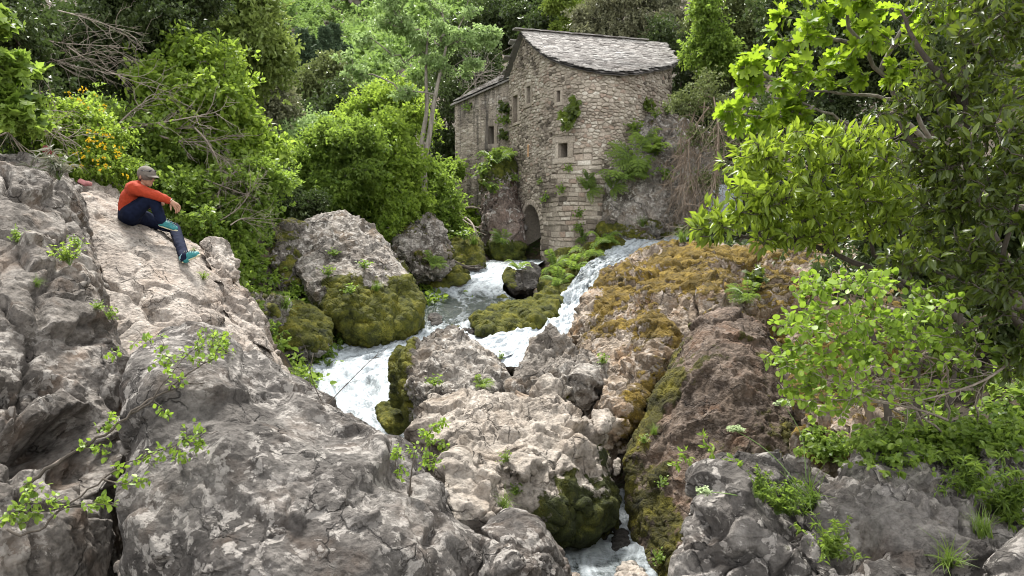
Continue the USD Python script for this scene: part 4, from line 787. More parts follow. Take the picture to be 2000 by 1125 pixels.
def slab_roof(parent, org, D, Nn, zf, poly, wmax, rg, nparts, course=(.125, .15), wid=(.20, .44), th=(.028, .05), inv=1):
    """Rows of rough stone slabs up a slope: t runs along the ridge D, w down the slope Nn from the ridge; zf(x, y) is the roof plane."""
    slabs = []; w = -.02
    while w < wmax:
        e = rg.uniform(*course); t = -1.6 + rg.uniform(0, .3)
        while t < 8:
            l = rg.uniform(*wid)
            if poly.contains(sg.Point(t + l / 2, w + e * .5)):
                q0 = w - e * .9; q1 = w + e + rg.uniform(-.012, .022); T = rg.uniform(*th); j = lambda s=.012: rg.uniform(-s, s)
                o = [(t + .004 + j(), q0), (t + l - .004 + j(), q0), (t + l - .004 + j(), q1 + j(.02) - .015), (t + l * .7, q1 + j()), (t + l * .35, q1 + j()), (t + .004 + j(), q1 + j(.02) - .015)]
                tilt = rg.uniform(-.010, .010); v = []
                for top in (0, 1):
                    for (tt, ww) in o:
                        xy = org + D * tt + Nn * ww; z = float(zf(xy)); fr = (ww - q0) / (q1 - q0)
                        v.append((xy[0], xy[1], z + .012 + .045 * fr + tilt * (tt - t) / l + top * T + (rg.uniform(-.004, .004) if top else 0)))
                k = 6; f = [(6, 7, 8), (6, 8, 9), (6, 9, 10), (6, 10, 11), (0, 2, 1), (0, 3, 2), (0, 4, 3), (0, 5, 4)]
                for i in range(6): m = (i + 1) % 6; f += [(i, m, m + 6), (i, m + 6, i + 6)]
                slabs.append((np.array(v), np.array(f), rg))
            t += l
        w += e * .98
    tot = MB(); vis = sorted(range(len(slabs)), key=lambda i: -np.ptp(slabs[i][0][:, 0]))
    for r, i in enumerate(vis):
        v, f, _ = slabs[i]; tone = float(np.clip(.55 + .22 * rg.normal(), 0, 1))
        if r < nparts: obj('roof_slab', (v, f), LAUZE, parent, prim={'tone': np.full(len(v), tone)})
        else: tot.add(v, f, tone)
    if tot.n: obj('roof_slabs', tot.get(), LAUZE, parent, prim={'tone': tot.tone()}, kind='stuff')

def deck(parent, poly3, th, m):
    p = np.array(poly3); k = len(p); c = p.mean(0); v = np.vstack([p, c, p - [0, 0, th], c - [0, 0, th]]); f = []
    for i in range(k):
        j = (i + 1) % k; f += [(i, j, k), (k + 1 + j, k + 1 + i, 2 * k + 1), (i, k + 1 + i, k + 1 + j), (i, k + 1 + j, j)]
    return obj('roof', (v, np.array(f)), m, parent, prim={'tone': np.full(len(v), .3)})
ov = W.xyz(np.linspace(0, W.s[-1], 160), 0., .20)[:, :2]; d_ = (ov - RA) @ RN; t_ = (ov - RA) @ RD
fp = sg.Polygon(np.stack([t_, d_], 1)).buffer(0); front = fp.intersection(sg.box(-9, -.02, 9, 9)); back = fp.intersection(sg.box(-9, -9, 9, .02))
front = max(getattr(front, 'geoms', [front]), key=lambda g: g.area); back = max(getattr(back, 'geoms', [back]), key=lambda g: g.area)
def lift3(pl):
    c = np.array(pl.segmentize(.3).exterior.coords)[:-1]; xy = RA + c[:, :1] * RD + c[:, 1:] * RN; return np.column_stack([xy, roof_z(xy) - .01])
def deck2(parent, pl):    # the slope is slightly hollow, so the deck is laid in strips
    a, b, c, d = pl.bounds; M = MB()
    T, Wd = np.meshgrid(np.linspace(a, c, 60), np.linspace(b, d, 24)); xy = RA + T.ravel()[:, None] * RD + Wd.ravel()[:, None] * RN
    z = roof_z(xy) - .012; v = np.column_stack([xy, z]); f = grid_faces(*T.shape)
    cen = np.stack([T.ravel()[f].mean(1), Wd.ravel()[f].mean(1)], 1); ok = np.array([pl.contains(sg.Point(q)) for q in cen]); f = f[ok]
    return obj('roof', (np.vstack([v, v - [0, 0, .07]]), np.vstack([f, f[:, ::-1] + len(v)])), LAUZE, parent, prim={'tone': np.full(2 * len(v), .2)})
rf = deck2(mill, front); rb = deck2(mill, back)
slab_roof(rf, RA, RD, RN, roof_z, front, 4.6, np.random.RandomState(8), 290, course=(.092, .115), wid=(.13, .34), th=(.022, .042))
slab_roof(rb, RA, RD, -RN, roof_z, sg.Polygon([(a, -b) for a, b in back.exterior.coords]), 4.6, np.random.RandomState(9), 0, course=(.14, .18), wid=(.3, .6))
for k in range(17):                                    # slabs laid along the ridge
    rg = np.random.RandomState(200 + k); t = -.35 + k * .345
    if t > fp.bounds[2] - .35: break
    c = RA + RD * (t + .17); b = trimesh.creation.box(extents=(.36, .34, .045)).subdivide(); b.vertices += rg.uniform(-.008, .008, b.vertices.shape)
    b.apply_transform(trimesh.transformations.euler_matrix(0, rg.uniform(-.04, .04), math.atan2(RD[1], RD[0]) + rg.uniform(-.05, .05))); b.apply_translation([c[0], c[1], RZ + .125 + rg.uniform(0, .015)])
    obj('ridge_slab', b, LAUZE, rf, prim={'tone': np.full(len(b.vertices), rg.uniform(.2, .6))})

# the outbuilding: a lower wing with a slab lean-to roof
shed = thing('stone_outbuilding', 'lower streaky grey stone wing with a slanting slab roof left of the mill', 'outbuilding')
W2 = Wall([(-2.53, 34.5), (0.45, 32.95)], False); W2b = Wall([(-1.95, 38.3), (-2.53, 34.5)], False)
_p0, _p1, _p2 = at(889, 199, 34.5), at(996, 152, 33.15), at(938, 170, 37.6)
_nn = np.cross(_p1 - _p0, _p2 - _p0); _nn /= _nn[2]
shed_z = lambda p: _p0[2] - (_nn[0] * (np.asarray(p)[..., 0] - _p0[0]) + _nn[1] * (np.asarray(p)[..., 1] - _p0[1]))
SO = {'window': box_px(W2, 954.5, 965.5, 247, 281), 'window_small': box_px(W2, 916, 923, 201, 212), 'slit': box_px(W2, 900.5, 905, 335, 355)}
sv, sf = wall_sheet(W2, 0, W2.s[-1], 4.6, lambda p: shed_z(p) - .08, list(SO.values()), seed=5)
swall = obj('wall', (sv, sf), MORTAR2, shed, smooth=True, prim={'tone': .5 + .8 * fbm(sv, 1.2, 3, 4)})
sv, sf = wall_sheet(W2b, 0, W2b.s[-1], 4.6, lambda p: shed_z(p) - .08, [], seed=6)
obj('wall', (sv, sf), MORTAR2, shed, smooth=True, prim={'tone': .5 + .8 * fbm(sv, 1.2, 3, 4)})
FS = frame(SO['window'], .26, .2, .16, .16, .2)
reg = sg.Polygon([(s, float(shed_z(W2.xyz(np.array([s]), 0.))[0]) - .12) for s in np.linspace(0, W2.s[-1], 9)] + [(W2.s[-1], 4.6), (0, 4.6)]).difference(shapely.union_all([o.buffer(.004) for o in SO.values()] + [b.buffer(.012) for b in FS]))
cells = sorted(masonry(W2, reg, ((.08, .15), (.10, .28)), _rg, False), key=lambda p: -p.area); rest = MB()
for i, p in enumerate(cells):
    r = stone_block(W2, p, _rg.uniform(.008, .03), .05, _rg)
    if r is None: continue
    if i < 200: obj('stone', r, WALL2, swall, prim={'tone': np.full(len(r[0]), tone_of(p, W2, 0))})
    else: rest.add(*r, tone_of(p, W2, 0))
obj('rubble', rest.get(), WALL2, swall, prim={'tone': rest.tone()}, kind='stuff')
for nm, o in SO.items():
    win = UsdGeom.Xform.Define(stage, free(shed, 'window')).GetPrim(); reveal(win, W2, o, .6, MORTAR2)
    for q, b in zip(('lintel', 'sill', 'jamb', 'jamb'), FS if nm == 'window' else []):
        cc = b.bounds; pl = sg.Polygon([(cc[0], cc[1]), ((cc[0] + cc[2]) / 2, cc[1]), (cc[2], cc[1]), (cc[2], cc[3]), ((cc[0] + cc[2]) / 2, cc[3]), (cc[0], cc[3])])
        r = stone_block(W2, pl, .05, .12, _rg, .9); obj(q, r, WALL2, win, prim={'tone': np.full(len(r[0]), _rg.uniform(.4, .6))})
_dn = np.array([W2.p[1] - W2.p[0]])[0]; _dn = _dn / np.linalg.norm(_dn); _up = np.array([-_dn[1], _dn[0]])
so = np.array([-2.53, 34.5]); _pl = sg.Polygon([(-.14, -.14), (3.35, -.14), (3.35, 4.2), (-.02, 4.0)])
P4 = [so + _dn * a + _up * b for a, b in _pl.exterior.coords[:-1]]
rs = deck(shed, [(p[0], p[1], float(shed_z(p)) - .012) for p in P4], .07, LAUZE)
gd = -np.array([_nn[0], _nn[1]]); gd = -gd / np.linalg.norm(gd)          # downhill
gt = np.array([-gd[1], gd[0]]); top = so + _dn * 3.35 + _up * 4.2
if (so - top) @ gd < 0: gd = -gd
_tp = sg.Polygon([((p - top) @ gt, (p - top) @ gd) for p in P4]); tmin = _tp.bounds[0]; _tp2 = shapely.affinity.translate(_tp, -tmin - 1.0, 0)
slab_roof(rs, top + gt * (tmin + 1.0), gt, gd, shed_z, _tp2, _tp.bounds[3], np.random.RandomState(10), 120, course=(.14, .17), wid=(.22, .45))
# ------------------------------------------------------------------ leaves, sprigs, trees
LM = {
    'spring':  leaf_mat('spring_leaf', (0.085, 0.135, 0.018), (0.300, 0.365, 0.062), (0.40, 0.50, 0.06), .55, spec=.3),
    'fresh':   leaf_mat('fresh_leaf', (0.062, 0.105, 0.018), (0.240, 0.300, 0.058), (0.34, 0.44, 0.06), .54, spec=.3),
    'pale':    leaf_mat('pale_leaf', (0.160, 0.225, 0.070), (0.420, 0.490, 0.230), (0.36, 0.46, 0.14), .42, rough=.5, spec=.3),
    'oak':     leaf_mat('evergreen_oak_leaf', (0.024, 0.035, 0.013), (0.090, 0.108, 0.036), (0.10, 0.15, 0.03), .24, spec=.35),
    'olive':   leaf_mat('olive_oak_leaf', (0.075, 0.088, 0.030), (0.215, 0.225, 0.085), (0.2, 0.23, 0.06), .28, spec=.35),
    'grey':    leaf_mat('grey_green_leaf', (0.105, 0.112, 0.066), (0.270, 0.270, 0.165), (0.22, 0.24, 0.1), .25, spec=.35),
    'light':   leaf_mat('light_oak_leaf', (0.105, 0.140, 0.030), (0.290, 0.325, 0.090), (0.3, 0.36, 0.07), .38, spec=.35),
    'fir':     leaf_mat('fir_needle', (0.040, 0.066, 0.036), (0.105, 0.140, 0.070), (0.09, 0.13, 0.05), .15, rough=.6, spec=.3),
    'pine':    leaf_mat('young_pine_needle', (0.120, 0.160, 0.026), (0.270, 0.315, 0.056), (0.3, 0.36, 0.05), .35, rough=.6, spec=.3),
    'dark':    leaf_mat('dark_glossy_leaf', (0.018, 0.030, 0.007), (0.135, 0.165, 0.028), (0.20, 0.25, 0.02), .36, rough=.36, spec=.4),
    'fig':     leaf_mat('fig_leaf', (0.065, 0.120, 0.012), (0.270, 0.345, 0.036), (0.42, 0.54, 0.03), .54, rough=.45, spec=.25),
    'bay':     leaf_mat('bay_leaf', (0.060, 0.095, 0.012), (0.270, 0.325, 0.042), (0.36, 0.44, 0.03), .44, rough=.38, spec=.35),
    'round':   leaf_mat('round_leaf', (0.085, 0.140, 0.018), (0.260, 0.340, 0.046), (0.32, 0.44, 0.04), .45, rough=.45, spec=.3),
    'hill':    leaf_mat('hillside_leaf', (0.085, 0.145, 0.040), (0.270, 0.340, 0.105), (0.28, 0.38, 0.08), .38, rough=.55, spec=.3),
    'grass':   leaf_mat('grass_blade', (0.070, 0.110, 0.018), (0.200, 0.250, 0.050), (0.22, 0.32, 0.04), .35, rough=.5, spec=.3),
    'yellow':  leaf_mat('yellow_petal', (0.50, 0.31, 0.01), (0.66, 0.44, 0.02), (0.6, 0.45, 0.02), .3, rough=.6, spec=.2),
    'white':   leaf_mat('cream_umbel', (0.26, 0.30, 0.14), (0.42, 0.46, 0.26), (0.35, 0.4, 0.18), .3, rough=.6, spec=.2),
    'dead':    leaf_mat('silvery_dry_leaf', (0.15, 0.155, 0.12), (0.32, 0.32, 0.26), (0.2, 0.2, 0.12), .2, rough=.6, spec=.2),
}
BARK = {'grey': bark_mat('grey_bark', (0.085, 0.072, 0.058), (0.26, 0.235, 0.20)), 'dark': bark_mat('dark_bark', (0.03, 0.025, 0.02), (0.09, 0.075, 0.06)),
        'brown': bark_mat('brown_bark', (0.10, 0.075, 0.055), (0.24, 0.185, 0.14)), 'twig': bark_mat('dry_twig', (0.12, 0.098, 0.078), (0.28, 0.24, 0.20), 18), 'green': plain('green_stem', (0.10, 0.16, 0.04), .6)}

def leaf(L, Wd, kind='oval', fold=.25, droop=.2):
    """One leaf: base at the origin, along +x, upper side +z, folded along its midrib and drooping to the tip."""
    if kind == 'card': v = [(0, 0, 0), (.45, -.5, fold), (1, 0, -droop), (.45, .5, fold)]; f = [(0, 1, 2), (0, 2, 3)]
    elif kind in ('oval', 'long', 'round'):
        xs = {'oval': ((.22, .40), (.5, .5), (.8, .28)), 'long': ((.2, .34), (.5, .5), (.8, .25)), 'round': ((.14, .36), (.48, .5), (.84, .36))}[kind]
        v = [(0, 0, 0)]
        for x, w in xs: z = -droop * x * x; v += [(x, -w, z + fold * w), (x, 0, z), (x, w, z + fold * w)]
        v.append((1, 0, -droop)); f = [(0, 1, 2), (0, 2, 3)]
        for k in (1, 4): f += [(k, k + 3, k + 4), (k, k + 4, k + 1), (k + 1, k + 4, k + 5), (k + 1, k + 5, k + 2)]
        f += [(7, 10, 8), (8, 10, 9)]
    else:       # lobed: fig or maple
        if kind == 'fig': o = [(0, 0), (.05, .22), (-.02, .42), (.22, .52), (.38, .50), (.36, .27), (.50, .36), (.74, .44), (.80, .30), (.70, .13), (.90, .12), (1, 0)]
        else: o = [(0, 0), (-.05, .20), (.05, .50), (.22, .32), (.38, .52), (.60, .58), (.55, .30), (.68, .22), (1, 0)]
        o = o + [(a, -b) for a, b in o[-2:0:-1]]
        v = [(.3, 0, -droop * .09)] + [(a, b, fold * abs(b) - droop * a * a) for a, b in o]; k = len(o)
        f = [(0, 1 + (i + 1) % k, 1 + i) for i in range(k)]
    return np.array(v, float) * [L, Wd, L], np.array(f)

def frame_of(d, upv):
    d = d / (np.linalg.norm(d) + 1e-9); y = np.cross(upv, d); n = np.linalg.norm(y)
    y = np.array([0, 1.0, 0]) if n < 1e-3 else y / n
    return np.stack([d, y, np.cross(d, y)], 1)

def sprig(rg, n, R, L, Wd, kind='card', upb=1.0, flat=.8, twig=0.0, vary=.3, whorl=False):
    """A spray of n leaves within about R of the origin; twig > 0 adds its thin shoots."""
    M = MB(); k = max(3, n // 7); ax = rg.normal(size=(k, 3)) * [1, 1, flat]; ax /= np.linalg.norm(ax, axis=1, keepdims=True); ln = R * rg.uniform(.5, 1.0, k)
    for i in range(n):
        j = i % k; t = rg.uniform(.25, 1.0) ** .7
        if whorl: t = 1.0 - .25 * rg.uniform() ** 2
        p = ax[j] * ln[j] * t + rg.normal(size=3) * R * .06
        d = ax[j] * (1.3 if whorl else .7) + rg.normal(size=3) * .8; d[2] -= .15
        u = np.array([0, 0, upb]) + rg.normal(size=3) * .55
        s = rg.uniform(1 - vary, 1 + vary); v, f = leaf(L * s, Wd * s, kind, rg.uniform(.05, .45), rg.uniform(0, .35))
        M.add(v @ frame_of(d, u).T + p, f, rg.uniform())
    W_ = None
    if twig > 0:
        W_ = MB()
        for j in range(k): W_.add(*tube([[0, 0, 0], ax[j] * ln[j] * .55 + rg.normal(size=3) * R * .05, ax[j] * ln[j]], [twig, twig * .7, twig * .35], 4, False))
    return M, W_

_pcount = [0]
def instancer(name, parent, protos, m, pos, scale, rg, tilt=.5, kind='stuff', quats=None, label=None):
    """Many copies of a few meshes as one part; parent None puts it at top level."""
    pi = UsdGeom.PointInstancer.Define(stage, free(parent, name)); paths = []
    for i, M in enumerate(protos):
        p = str(pi.GetPath()) + '/sprig' + (f'_{i:03d}' if i else '')
        mm = usdkit.mesh(stage, p, M.get(), m[i] if isinstance(m, list) else m)
        UsdGeom.PrimvarsAPI(mm).CreatePrimvar('tone', Sdf.ValueTypeNames.FloatArray, 'vertex').Set(Vt.FloatArray.FromNumpy(M.tone().astype(np.float32)))
        paths.append(Sdf.Path(p))
    n = len(pos); pi.CreatePrototypesRel().SetTargets(paths)
    pi.CreatePositionsAttr(Vt.Vec3fArray.FromNumpy(np.asarray(pos, np.float32)))
    pi.CreateProtoIndicesAttr(Vt.IntArray.FromNumpy(rg.randint(0, len(protos), n).astype(np.int32)))
    pi.CreateScalesAttr(Vt.Vec3fArray.FromNumpy(np.repeat(np.broadcast_to(np.asarray(scale, np.float32), (n,))[:, None], 3, 1)))
    if quats is None:
        a = rg.uniform(0, 2 * np.pi, n); b = rg.normal(size=n) * tilt; c = rg.uniform(0, 2 * np.pi, n)
        tx, ty = np.cos(c) * np.sin(b / 2), np.sin(c) * np.sin(b / 2); tw = np.cos(b / 2); cz, sz = np.cos(a / 2), np.sin(a / 2)
        quats = np.stack([tw * cz, tx * cz + ty * sz, ty * cz - tx * sz, tw * sz], 1)
    pi.CreateOrientationsAttr(Vt.QuathArray([Gf.Quath(float(q[0]), float(q[1]), float(q[2]), float(q[3])) for q in quats]))
    _pcount[0] += n
    return tag(pi.GetPrim(), kind=kind, label=label)

def plumes(blobs, n, rg, per=13, seed=0):
    """Splits crown ellipsoids into many small flat tiers of foliage with gaps between them."""
    k = max(6, n // per); c = in_blobs(blobs, k, rg, .38); P = []
    sc = np.array([np.mean([b[3] * b[2] / FPX for b in blobs]) * .30] * k) * rg.uniform(.55, 1.45, k); w = sc ** 2 / (sc ** 2).sum()
    for i, m in enumerate(rg.multinomial(n, w)):
        u = rg.normal(size=(m, 3)); u /= np.linalg.norm(u, axis=1, keepdims=True) + 1e-9; u *= (rg.uniform(size=(m, 1)) ** .45); t = rg.normal(size=2) * .25
        q = u * sc[i] * [1.15, 1.15, .50]; q[:, 2] += q[:, 0] * t[0] + q[:, 1] * t[1] - .25 * (q[:, 0] ** 2 + q[:, 1] ** 2) / sc[i]; P.append(c[i] + q)
    return np.vstack(P)

def in_blobs(blobs, n, rg, shell=.45, gap=0.0, gl=.9, seed=0):
    """n points in ellipsoids (px, py, distance, radius px, radius px, radius m), thinned by noise so that the crown has gaps."""
    w = np.array([b[3] * b[4] * (b[2] ** 2) for b in blobs], float); w /= w.sum(); out = []
    while len(out) < n:
        b = blobs[rg.choice(len(blobs), p=w)]; u = rg.normal(size=3); u /= np.linalg.norm(u); u *= rg.uniform() ** shell * (rg.uniform(1.0, 1.35) if rg.uniform() < .14 else 1)
        k = b[2] / FPX; p = at(b[0], b[1], b[2]) + u * [b[3] * k, b[5], b[4] * k]
        out.append(p)
        if gap and len(out) % 400 == 0 or (gap and len(out) >= n):
            q = np.array(out); ok = fbm(q, gl, 2, seed + 3) > gap - .35; out = list(q[ok])
    return np.array(out[:n])

def skeleton(trunk, tips, rg, r_tip=.006, power=.42, sag=.1, steps=4):
    """Branches: every tip is joined to the closest earlier node that leads outwards. Returns (polylines, radii) with trunk first."""
    T = np.asarray(trunk, float); nodes = [p for p in T]; par = [-1] + list(range(len(T) - 1)); order = np.argsort(np.linalg.norm(tips - T[-1], axis=1)); isT = len(T)
    pos = np.array(nodes); chains = []
    for i in order:
        tip = tips[i]; d = np.linalg.norm(pos - tip, axis=1); up_ = np.maximum(0, pos[:, 2] - tip[2]); j = int(np.argmin(d + .9 * up_ + (np.arange(len(pos)) < isT * .45) * .8 * np.linalg.norm(tips.std(0))))
        a = pos[j]; L = np.linalg.norm(tip - a); n = int(np.clip(L / .25, 2, steps)); seg = []
        for k in range(1, n + 1):
            t = k / n; q = a + (tip - a) * t + rg.normal(size=3) * .07 * L * (t < 1); q[2] += sag * L * math.sin(math.pi * t); seg.append(q)
        idx = []
        for q in seg: par.append(j); j = len(par) - 1; idx.append(j)
        pos = np.vstack([pos, seg]); chains.append(idx)
    cnt = np.zeros(len(par)); 
    for c in chains: cnt[c[-1]] += 1
    for k in range(len(par) - 1, 0, -1): cnt[par[k]] += cnt[k]
    rad = r_tip * np.maximum(cnt, 1) ** power
    return pos, par, rad, chains

def tree(name, label, cat, trunk, blobs, n, leafm, bark, sp, group=None, r0=None, seed=0, per=1, scale=(.8, 1.25), gap=.25, gl=.9, shell=.45, r_tip=.006, tilt=.5, nodes=True, tipmax=260, sides=5, power=.42, minr=0.0, per_plume=13):
    """A tree or shrub: trunk through the given (px, py, distance) points, limbs to points of its crown, sprays of leaves at and round those points.
    sp = (leaves per spray, spray radius m, leaf length m, leaf width m, leaf kind)."""
    rg = np.random.RandomState(seed + 500); t = thing(name, label, cat, group)
    tr = np.array([at(*q) for q in trunk]); tr = spline(tr, max(4, len(tr) * 3)) if len(tr) > 1 else tr
    P = plumes(blobs, n, rg, per_plume, seed); n = len(P); tips = P[rg.permutation(n)[:min(n, tipmax)]]
    pos, par, rad, ch = skeleton(tr, tips, rg, r_tip, power)
    r_tr = rad[:len(tr)].copy()
    if r0: r_tr = np.maximum(np.linspace(r0, r0 * .35, len(tr)), 0.)
    obj('trunk', tube(tr, r_tr, 9), bark, t, smooth=True)
    B = MB()
    for c in ch:
        a = par[c[0]]; line = np.vstack([pos[a], pos[c]]); r = np.concatenate([[rad[c[0]]], rad[c]])
        if r0 and a < len(tr): r = np.minimum(r, r_tr[a] * .75)
        if r.max() >= minr: B.add(*tube(line, r, sides if r.max() > .02 else 3, False))
    if B.n: obj('branches', B.get(), bark, t, smooth=True, kind='stuff')
    pr = [sprig(rg, *sp)[0] for _ in range(5)]
    for M, o in zip(pr, (-.28, -.12, .0, .14, .30)): M.t = [np.clip(.5 + (q - .5) * .7 + o, 0, 1) for q in M.t]     # darker and lighter sprays
    pp = np.repeat(P, per, 0) + rg.normal(size=(n * per, 3)) * (sp[1] * .6 if per > 1 else 0)
    instancer('crown', t, pr, leafm, pp, rg.uniform(*scale, len(pp)), rg, tilt)
    return t
# ------------------------------------------------------------------ trees and shrubs, far to near
# the far hillside
_rg = np.random.RandomState(11)
def hill_points(n, x0, x1, y0, y1):
    x, y = _rg.uniform(x0, x1, n), _rg.uniform(y0, y1, n); z = ground_z(x, y); return np.stack([x, y, z], 1)
P = hill_points(2700, -95, 70, 70, 250); q = pix(P); P = P[(q[:, 0] > -200) & (q[:, 0] < 2200) & (q[:, 1] > -260) & (np.abs(P[:, 0]) < .75 * P[:, 1] + 8)]
tuftF = [sprig(_rg, 260, 1.5, .36, .26, 'card', 1.0, .75)[0] for _ in range(5)]
for M, o in zip(tuftF, (-.3, -.12, .05, .18, .32)): M.t = [np.clip(.5 + (q - .5) * .6 + o, 0, 1) for q in M.t]
sc = _rg.uniform(.9, 1.0 + 1.7 * _rg.uniform(size=len(P)), len(P)); 
instancer('hillside_woodland', None, tuftF, LM['hill'], P + np.array([0, 0, 1]) * (sc * .9)[:, None], sc, _rg, .25, label='bright green woodland covering the far hillside in the gap at the top')
tag(stage.GetPrimAtPath('/World/hillside_woodland'), cat='woodland')
b_ = trimesh.creation.icosphere(4); bv = b_.vertices * [4.5, 3, 2.2]; bv += vnormals(bv, b_.faces) * (fbm(bv, 1.8, 4, 3) * .9)[:, None]
obj('hillside_crag', (bv + at(708, 6, 150) + [0, 0, 2.0], b_.faces), ROCK_PALE, smooth=True, prim={'moss': np.full(len(bv), -1.)}, label='pale bare crag among the trees high on the far hillside', cat='crag')

# firs of the middle distance
def fir(label, px, top, bot, d, wpx, seed):
    rg = np.random.RandomState(seed); a, b = at(px, bot, d), at(px, top, d); hgt = b[2] - a[2]; rad = wpx * d / FPX
    t = thing('fir_tree', label, 'fir', 'firs behind the round oak'); obj('trunk', tube(spline([a, (a + b) / 2, b], 8), np.linspace(.16, .03, 8), 6), BARK['grey'], t, smooth=True)
    P, S = [], []
    for k in range(30):
        f = k / 29; z = a[2] + hgt * (.12 + .88 * f); r = rad * (1 - f) ** .8 * rg.uniform(.75, 1.1) + .12
        for j in range(int(6 + 9 * (1 - f))):
            g = rg.uniform(0, 2 * math.pi)
            for s in (.35, .7, 1.0): P.append([a[0] + math.cos(g) * r * s, a[1] + math.sin(g) * r * s, z - .22 * r * s + rg.normal() * .08]); S.append(.5 + .5 * rg.uniform())
    instancer('crown', t, [sprig(rg, 46, .6, .30, .07, 'card', .6, .3)[0] for _ in range(3)], LM['fir'], P, S, rg, .25)
for i, (lb, px, tp, bt, d, w) in enumerate([('dark fir left of the round oak, broadest of the firs', 556, 62, 220, 62, 26), ('slim dark fir just right of the broad one', 592, 66, 200, 66, 20), ('tall fir with a bare pale trunk above the round oak', 612, 78, 200, 70, 22), ('fir behind the left edge of the round oak crown', 637, 58, 190, 72, 20), ('thin fir with a dead top seen against the far hillside', 655, 52, 190, 76, 17), ('small fir showing between the tall slender tree and the oak', 676, 92, 220, 70, 20)]):
    fir(lb, px, tp, bt, d, w, 30 + i)

FARL = (54, .90, .20, .13, 'card'); MIDL = (42, .66, .13, .08, 'card'); NEARL = (28, .44, .088, .058, 'oval')
tree('oak_tree', 'rounded olive-toned oak in front of the firs', 'tree', [(630, 250, 52), (628, 180, 52)], [(612, 178, 52, 42, 48, 1.7), (655, 195, 52, 45, 45, 1.7), (640, 155, 52, 40, 28, 1.4)], 520, LM['olive'], BARK['dark'], FARL, seed=1, gap=.05, gl=1.2)
tree('oak_tree', 'dull grey-green oak below the round oak, behind the bright shrubs', 'tree', [(690, 280, 48), (690, 220, 48)], [(690, 225, 48, 60, 50, 2), (600, 240, 48, 40, 30, 1.5)], 420, LM['oak'], BARK['dark'], FARL, seed=2, gap=.1)
tree('oak_tree', 'pale olive oak at the right end of the left slope', 'tree', [(510, 300, 30), (500, 200, 30)], [(505, 190, 30, 48, 60, 1.4), (540, 235, 30, 34, 42, 1.1), (470, 240, 30, 50, 60, 1.4)], 620, LM['grey'], BARK['grey'], (52, .55, .13, .08, 'card'), seed=3, gap=.34, gl=.7)
tree('oak_tree', 'light green oak crown overhanging the top of the left slope', 'tree', [(330, 330, 21), (380, 200, 21), (430, 90, 21)], [(450, 50, 21, 80, 60, 1.6), (410, 110, 21, 90, 60, 1.5), (490, 100, 21, 45, 50, 1.2), (400, -20, 21, 110, 70, 1.8), (510, 150, 21, 30, 30, .8)], 1150, LM['light'], BARK['grey'], MIDL, seed=4, gap=.22, r0=.14, gl=.8)
tree('evergreen_oak', 'dark evergreen oak towering at the upper left', 'tree', [(230, 340, 15), (260, 200, 15), (280, 60, 15)], [(270, 20, 15, 110, 90, 1.3), (220, 90, 15, 130, 80, 1.4), (310, 100, 15, 70, 80, 1.1), (320, -30, 15, 90, 60, 1.0), (120, 120, 15.5, 90, 80, 1.2), (60, 60, 16, 90, 90, 1.2), (330, 180, 15.5, 50, 40, .8)], 1900, LM['oak'], BARK['dark'], (44, .38, .075, .05, 'card'), seed=5, gap=.12, r0=.16, gl=.7)

# dark wood on the slope behind the mill
tree('evergreen_oak', 'dark blue-green tree at the top left of the mill roof', 'tree', [(960, 200, 50), (960, 80, 50)], [(940, 60, 50, 70, 70, 2.2), (1010, 40, 50, 60, 50, 2), (1040, 0, 50, 60, 50, 2), (900, 100, 50, 50, 60, 2)], 760, LM['oak'], BARK['dark'], FARL, seed=6, gap=.08)
tree('evergreen_oak', 'small dark evergreen just above the mill ridge', 'tree', [(1075, 140, 44), (1075, 80, 44)], [(1070, 70, 44, 45, 35, 1.4), (1055, 40, 46, 45, 35, 1.4)], 260, LM['oak'], BARK['dark'], FARL, seed=7, gap=.05)
tree('young_pine', 'yellow-green young pine above the middle of the mill roof', 'tree', [(1115, 130, 42), (1115, 30, 42)], [(1115, 25, 42, 36, 55, 1.0), (1125, 85, 42, 30, 30, .9), (1140, 45, 42, 26, 40, .8)], 330, LM['pine'], BARK['brown'], (70, .5, .22, .03, 'card'), seed=8, gap=.05)
tree('oak_tree', 'grey-olive oak hanging over the right half of the mill roof', 'tree', [(1230, 230, 39), (1230, 120, 39), (1215, 40, 39)], [(1210, 35, 39, 90, 50, 2.0), (1160, 60, 39, 45, 35, 1.2), (1280, 60, 39, 60, 45, 1.6), (1250, -20, 40, 100, 40, 1.8)], 760, LM['grey'], BARK['grey'], (56, .6, .14, .09, 'card'), seed=9, gap=.2, r0=.14)
tree('evergreen_oak', 'deep green tree behind the right gable of the mill', 'tree', [(1330, 260, 37), (1330, 140, 37)], [(1320, 120, 37, 60, 70, 1.6), (1290, 95, 37, 50, 45, 1.4), (1370, 160, 37, 50, 60, 1.4), (1340, 220, 36, 40, 50, 1.0)], 640, LM['oak'], BARK['dark'], MIDL, seed=10, gap=.12)
tree('oak_tree', 'mixed green oak in the notch right of the mill roof', 'tree', [(1430, 260, 33), (1430, 150, 33), (1420, 60, 33)], [(1410, 60, 33, 60, 70, 1.5), (1480, 40, 33, 60, 60, 1.4), (1440, 130, 33, 60, 50, 1.3), (1500, 110, 33, 50, 50, 1.2)], 720, LM['olive'], BARK['grey'], MIDL, seed=11, gap=.34, gl=.7)
tree('spring_tree', 'bright sapling top between the grey oak and the fig tree', 'tree', [(1390, 140, 31), (1385, 30, 31)], [(1385, 25, 31, 32, 40, .8), (1360, 80, 31, 26, 36, .7), (1400, 105, 31, 26, 30, .7)], 190, LM['fresh'], BARK['grey'], MIDL, seed=12, gap=.34, gl=.7)
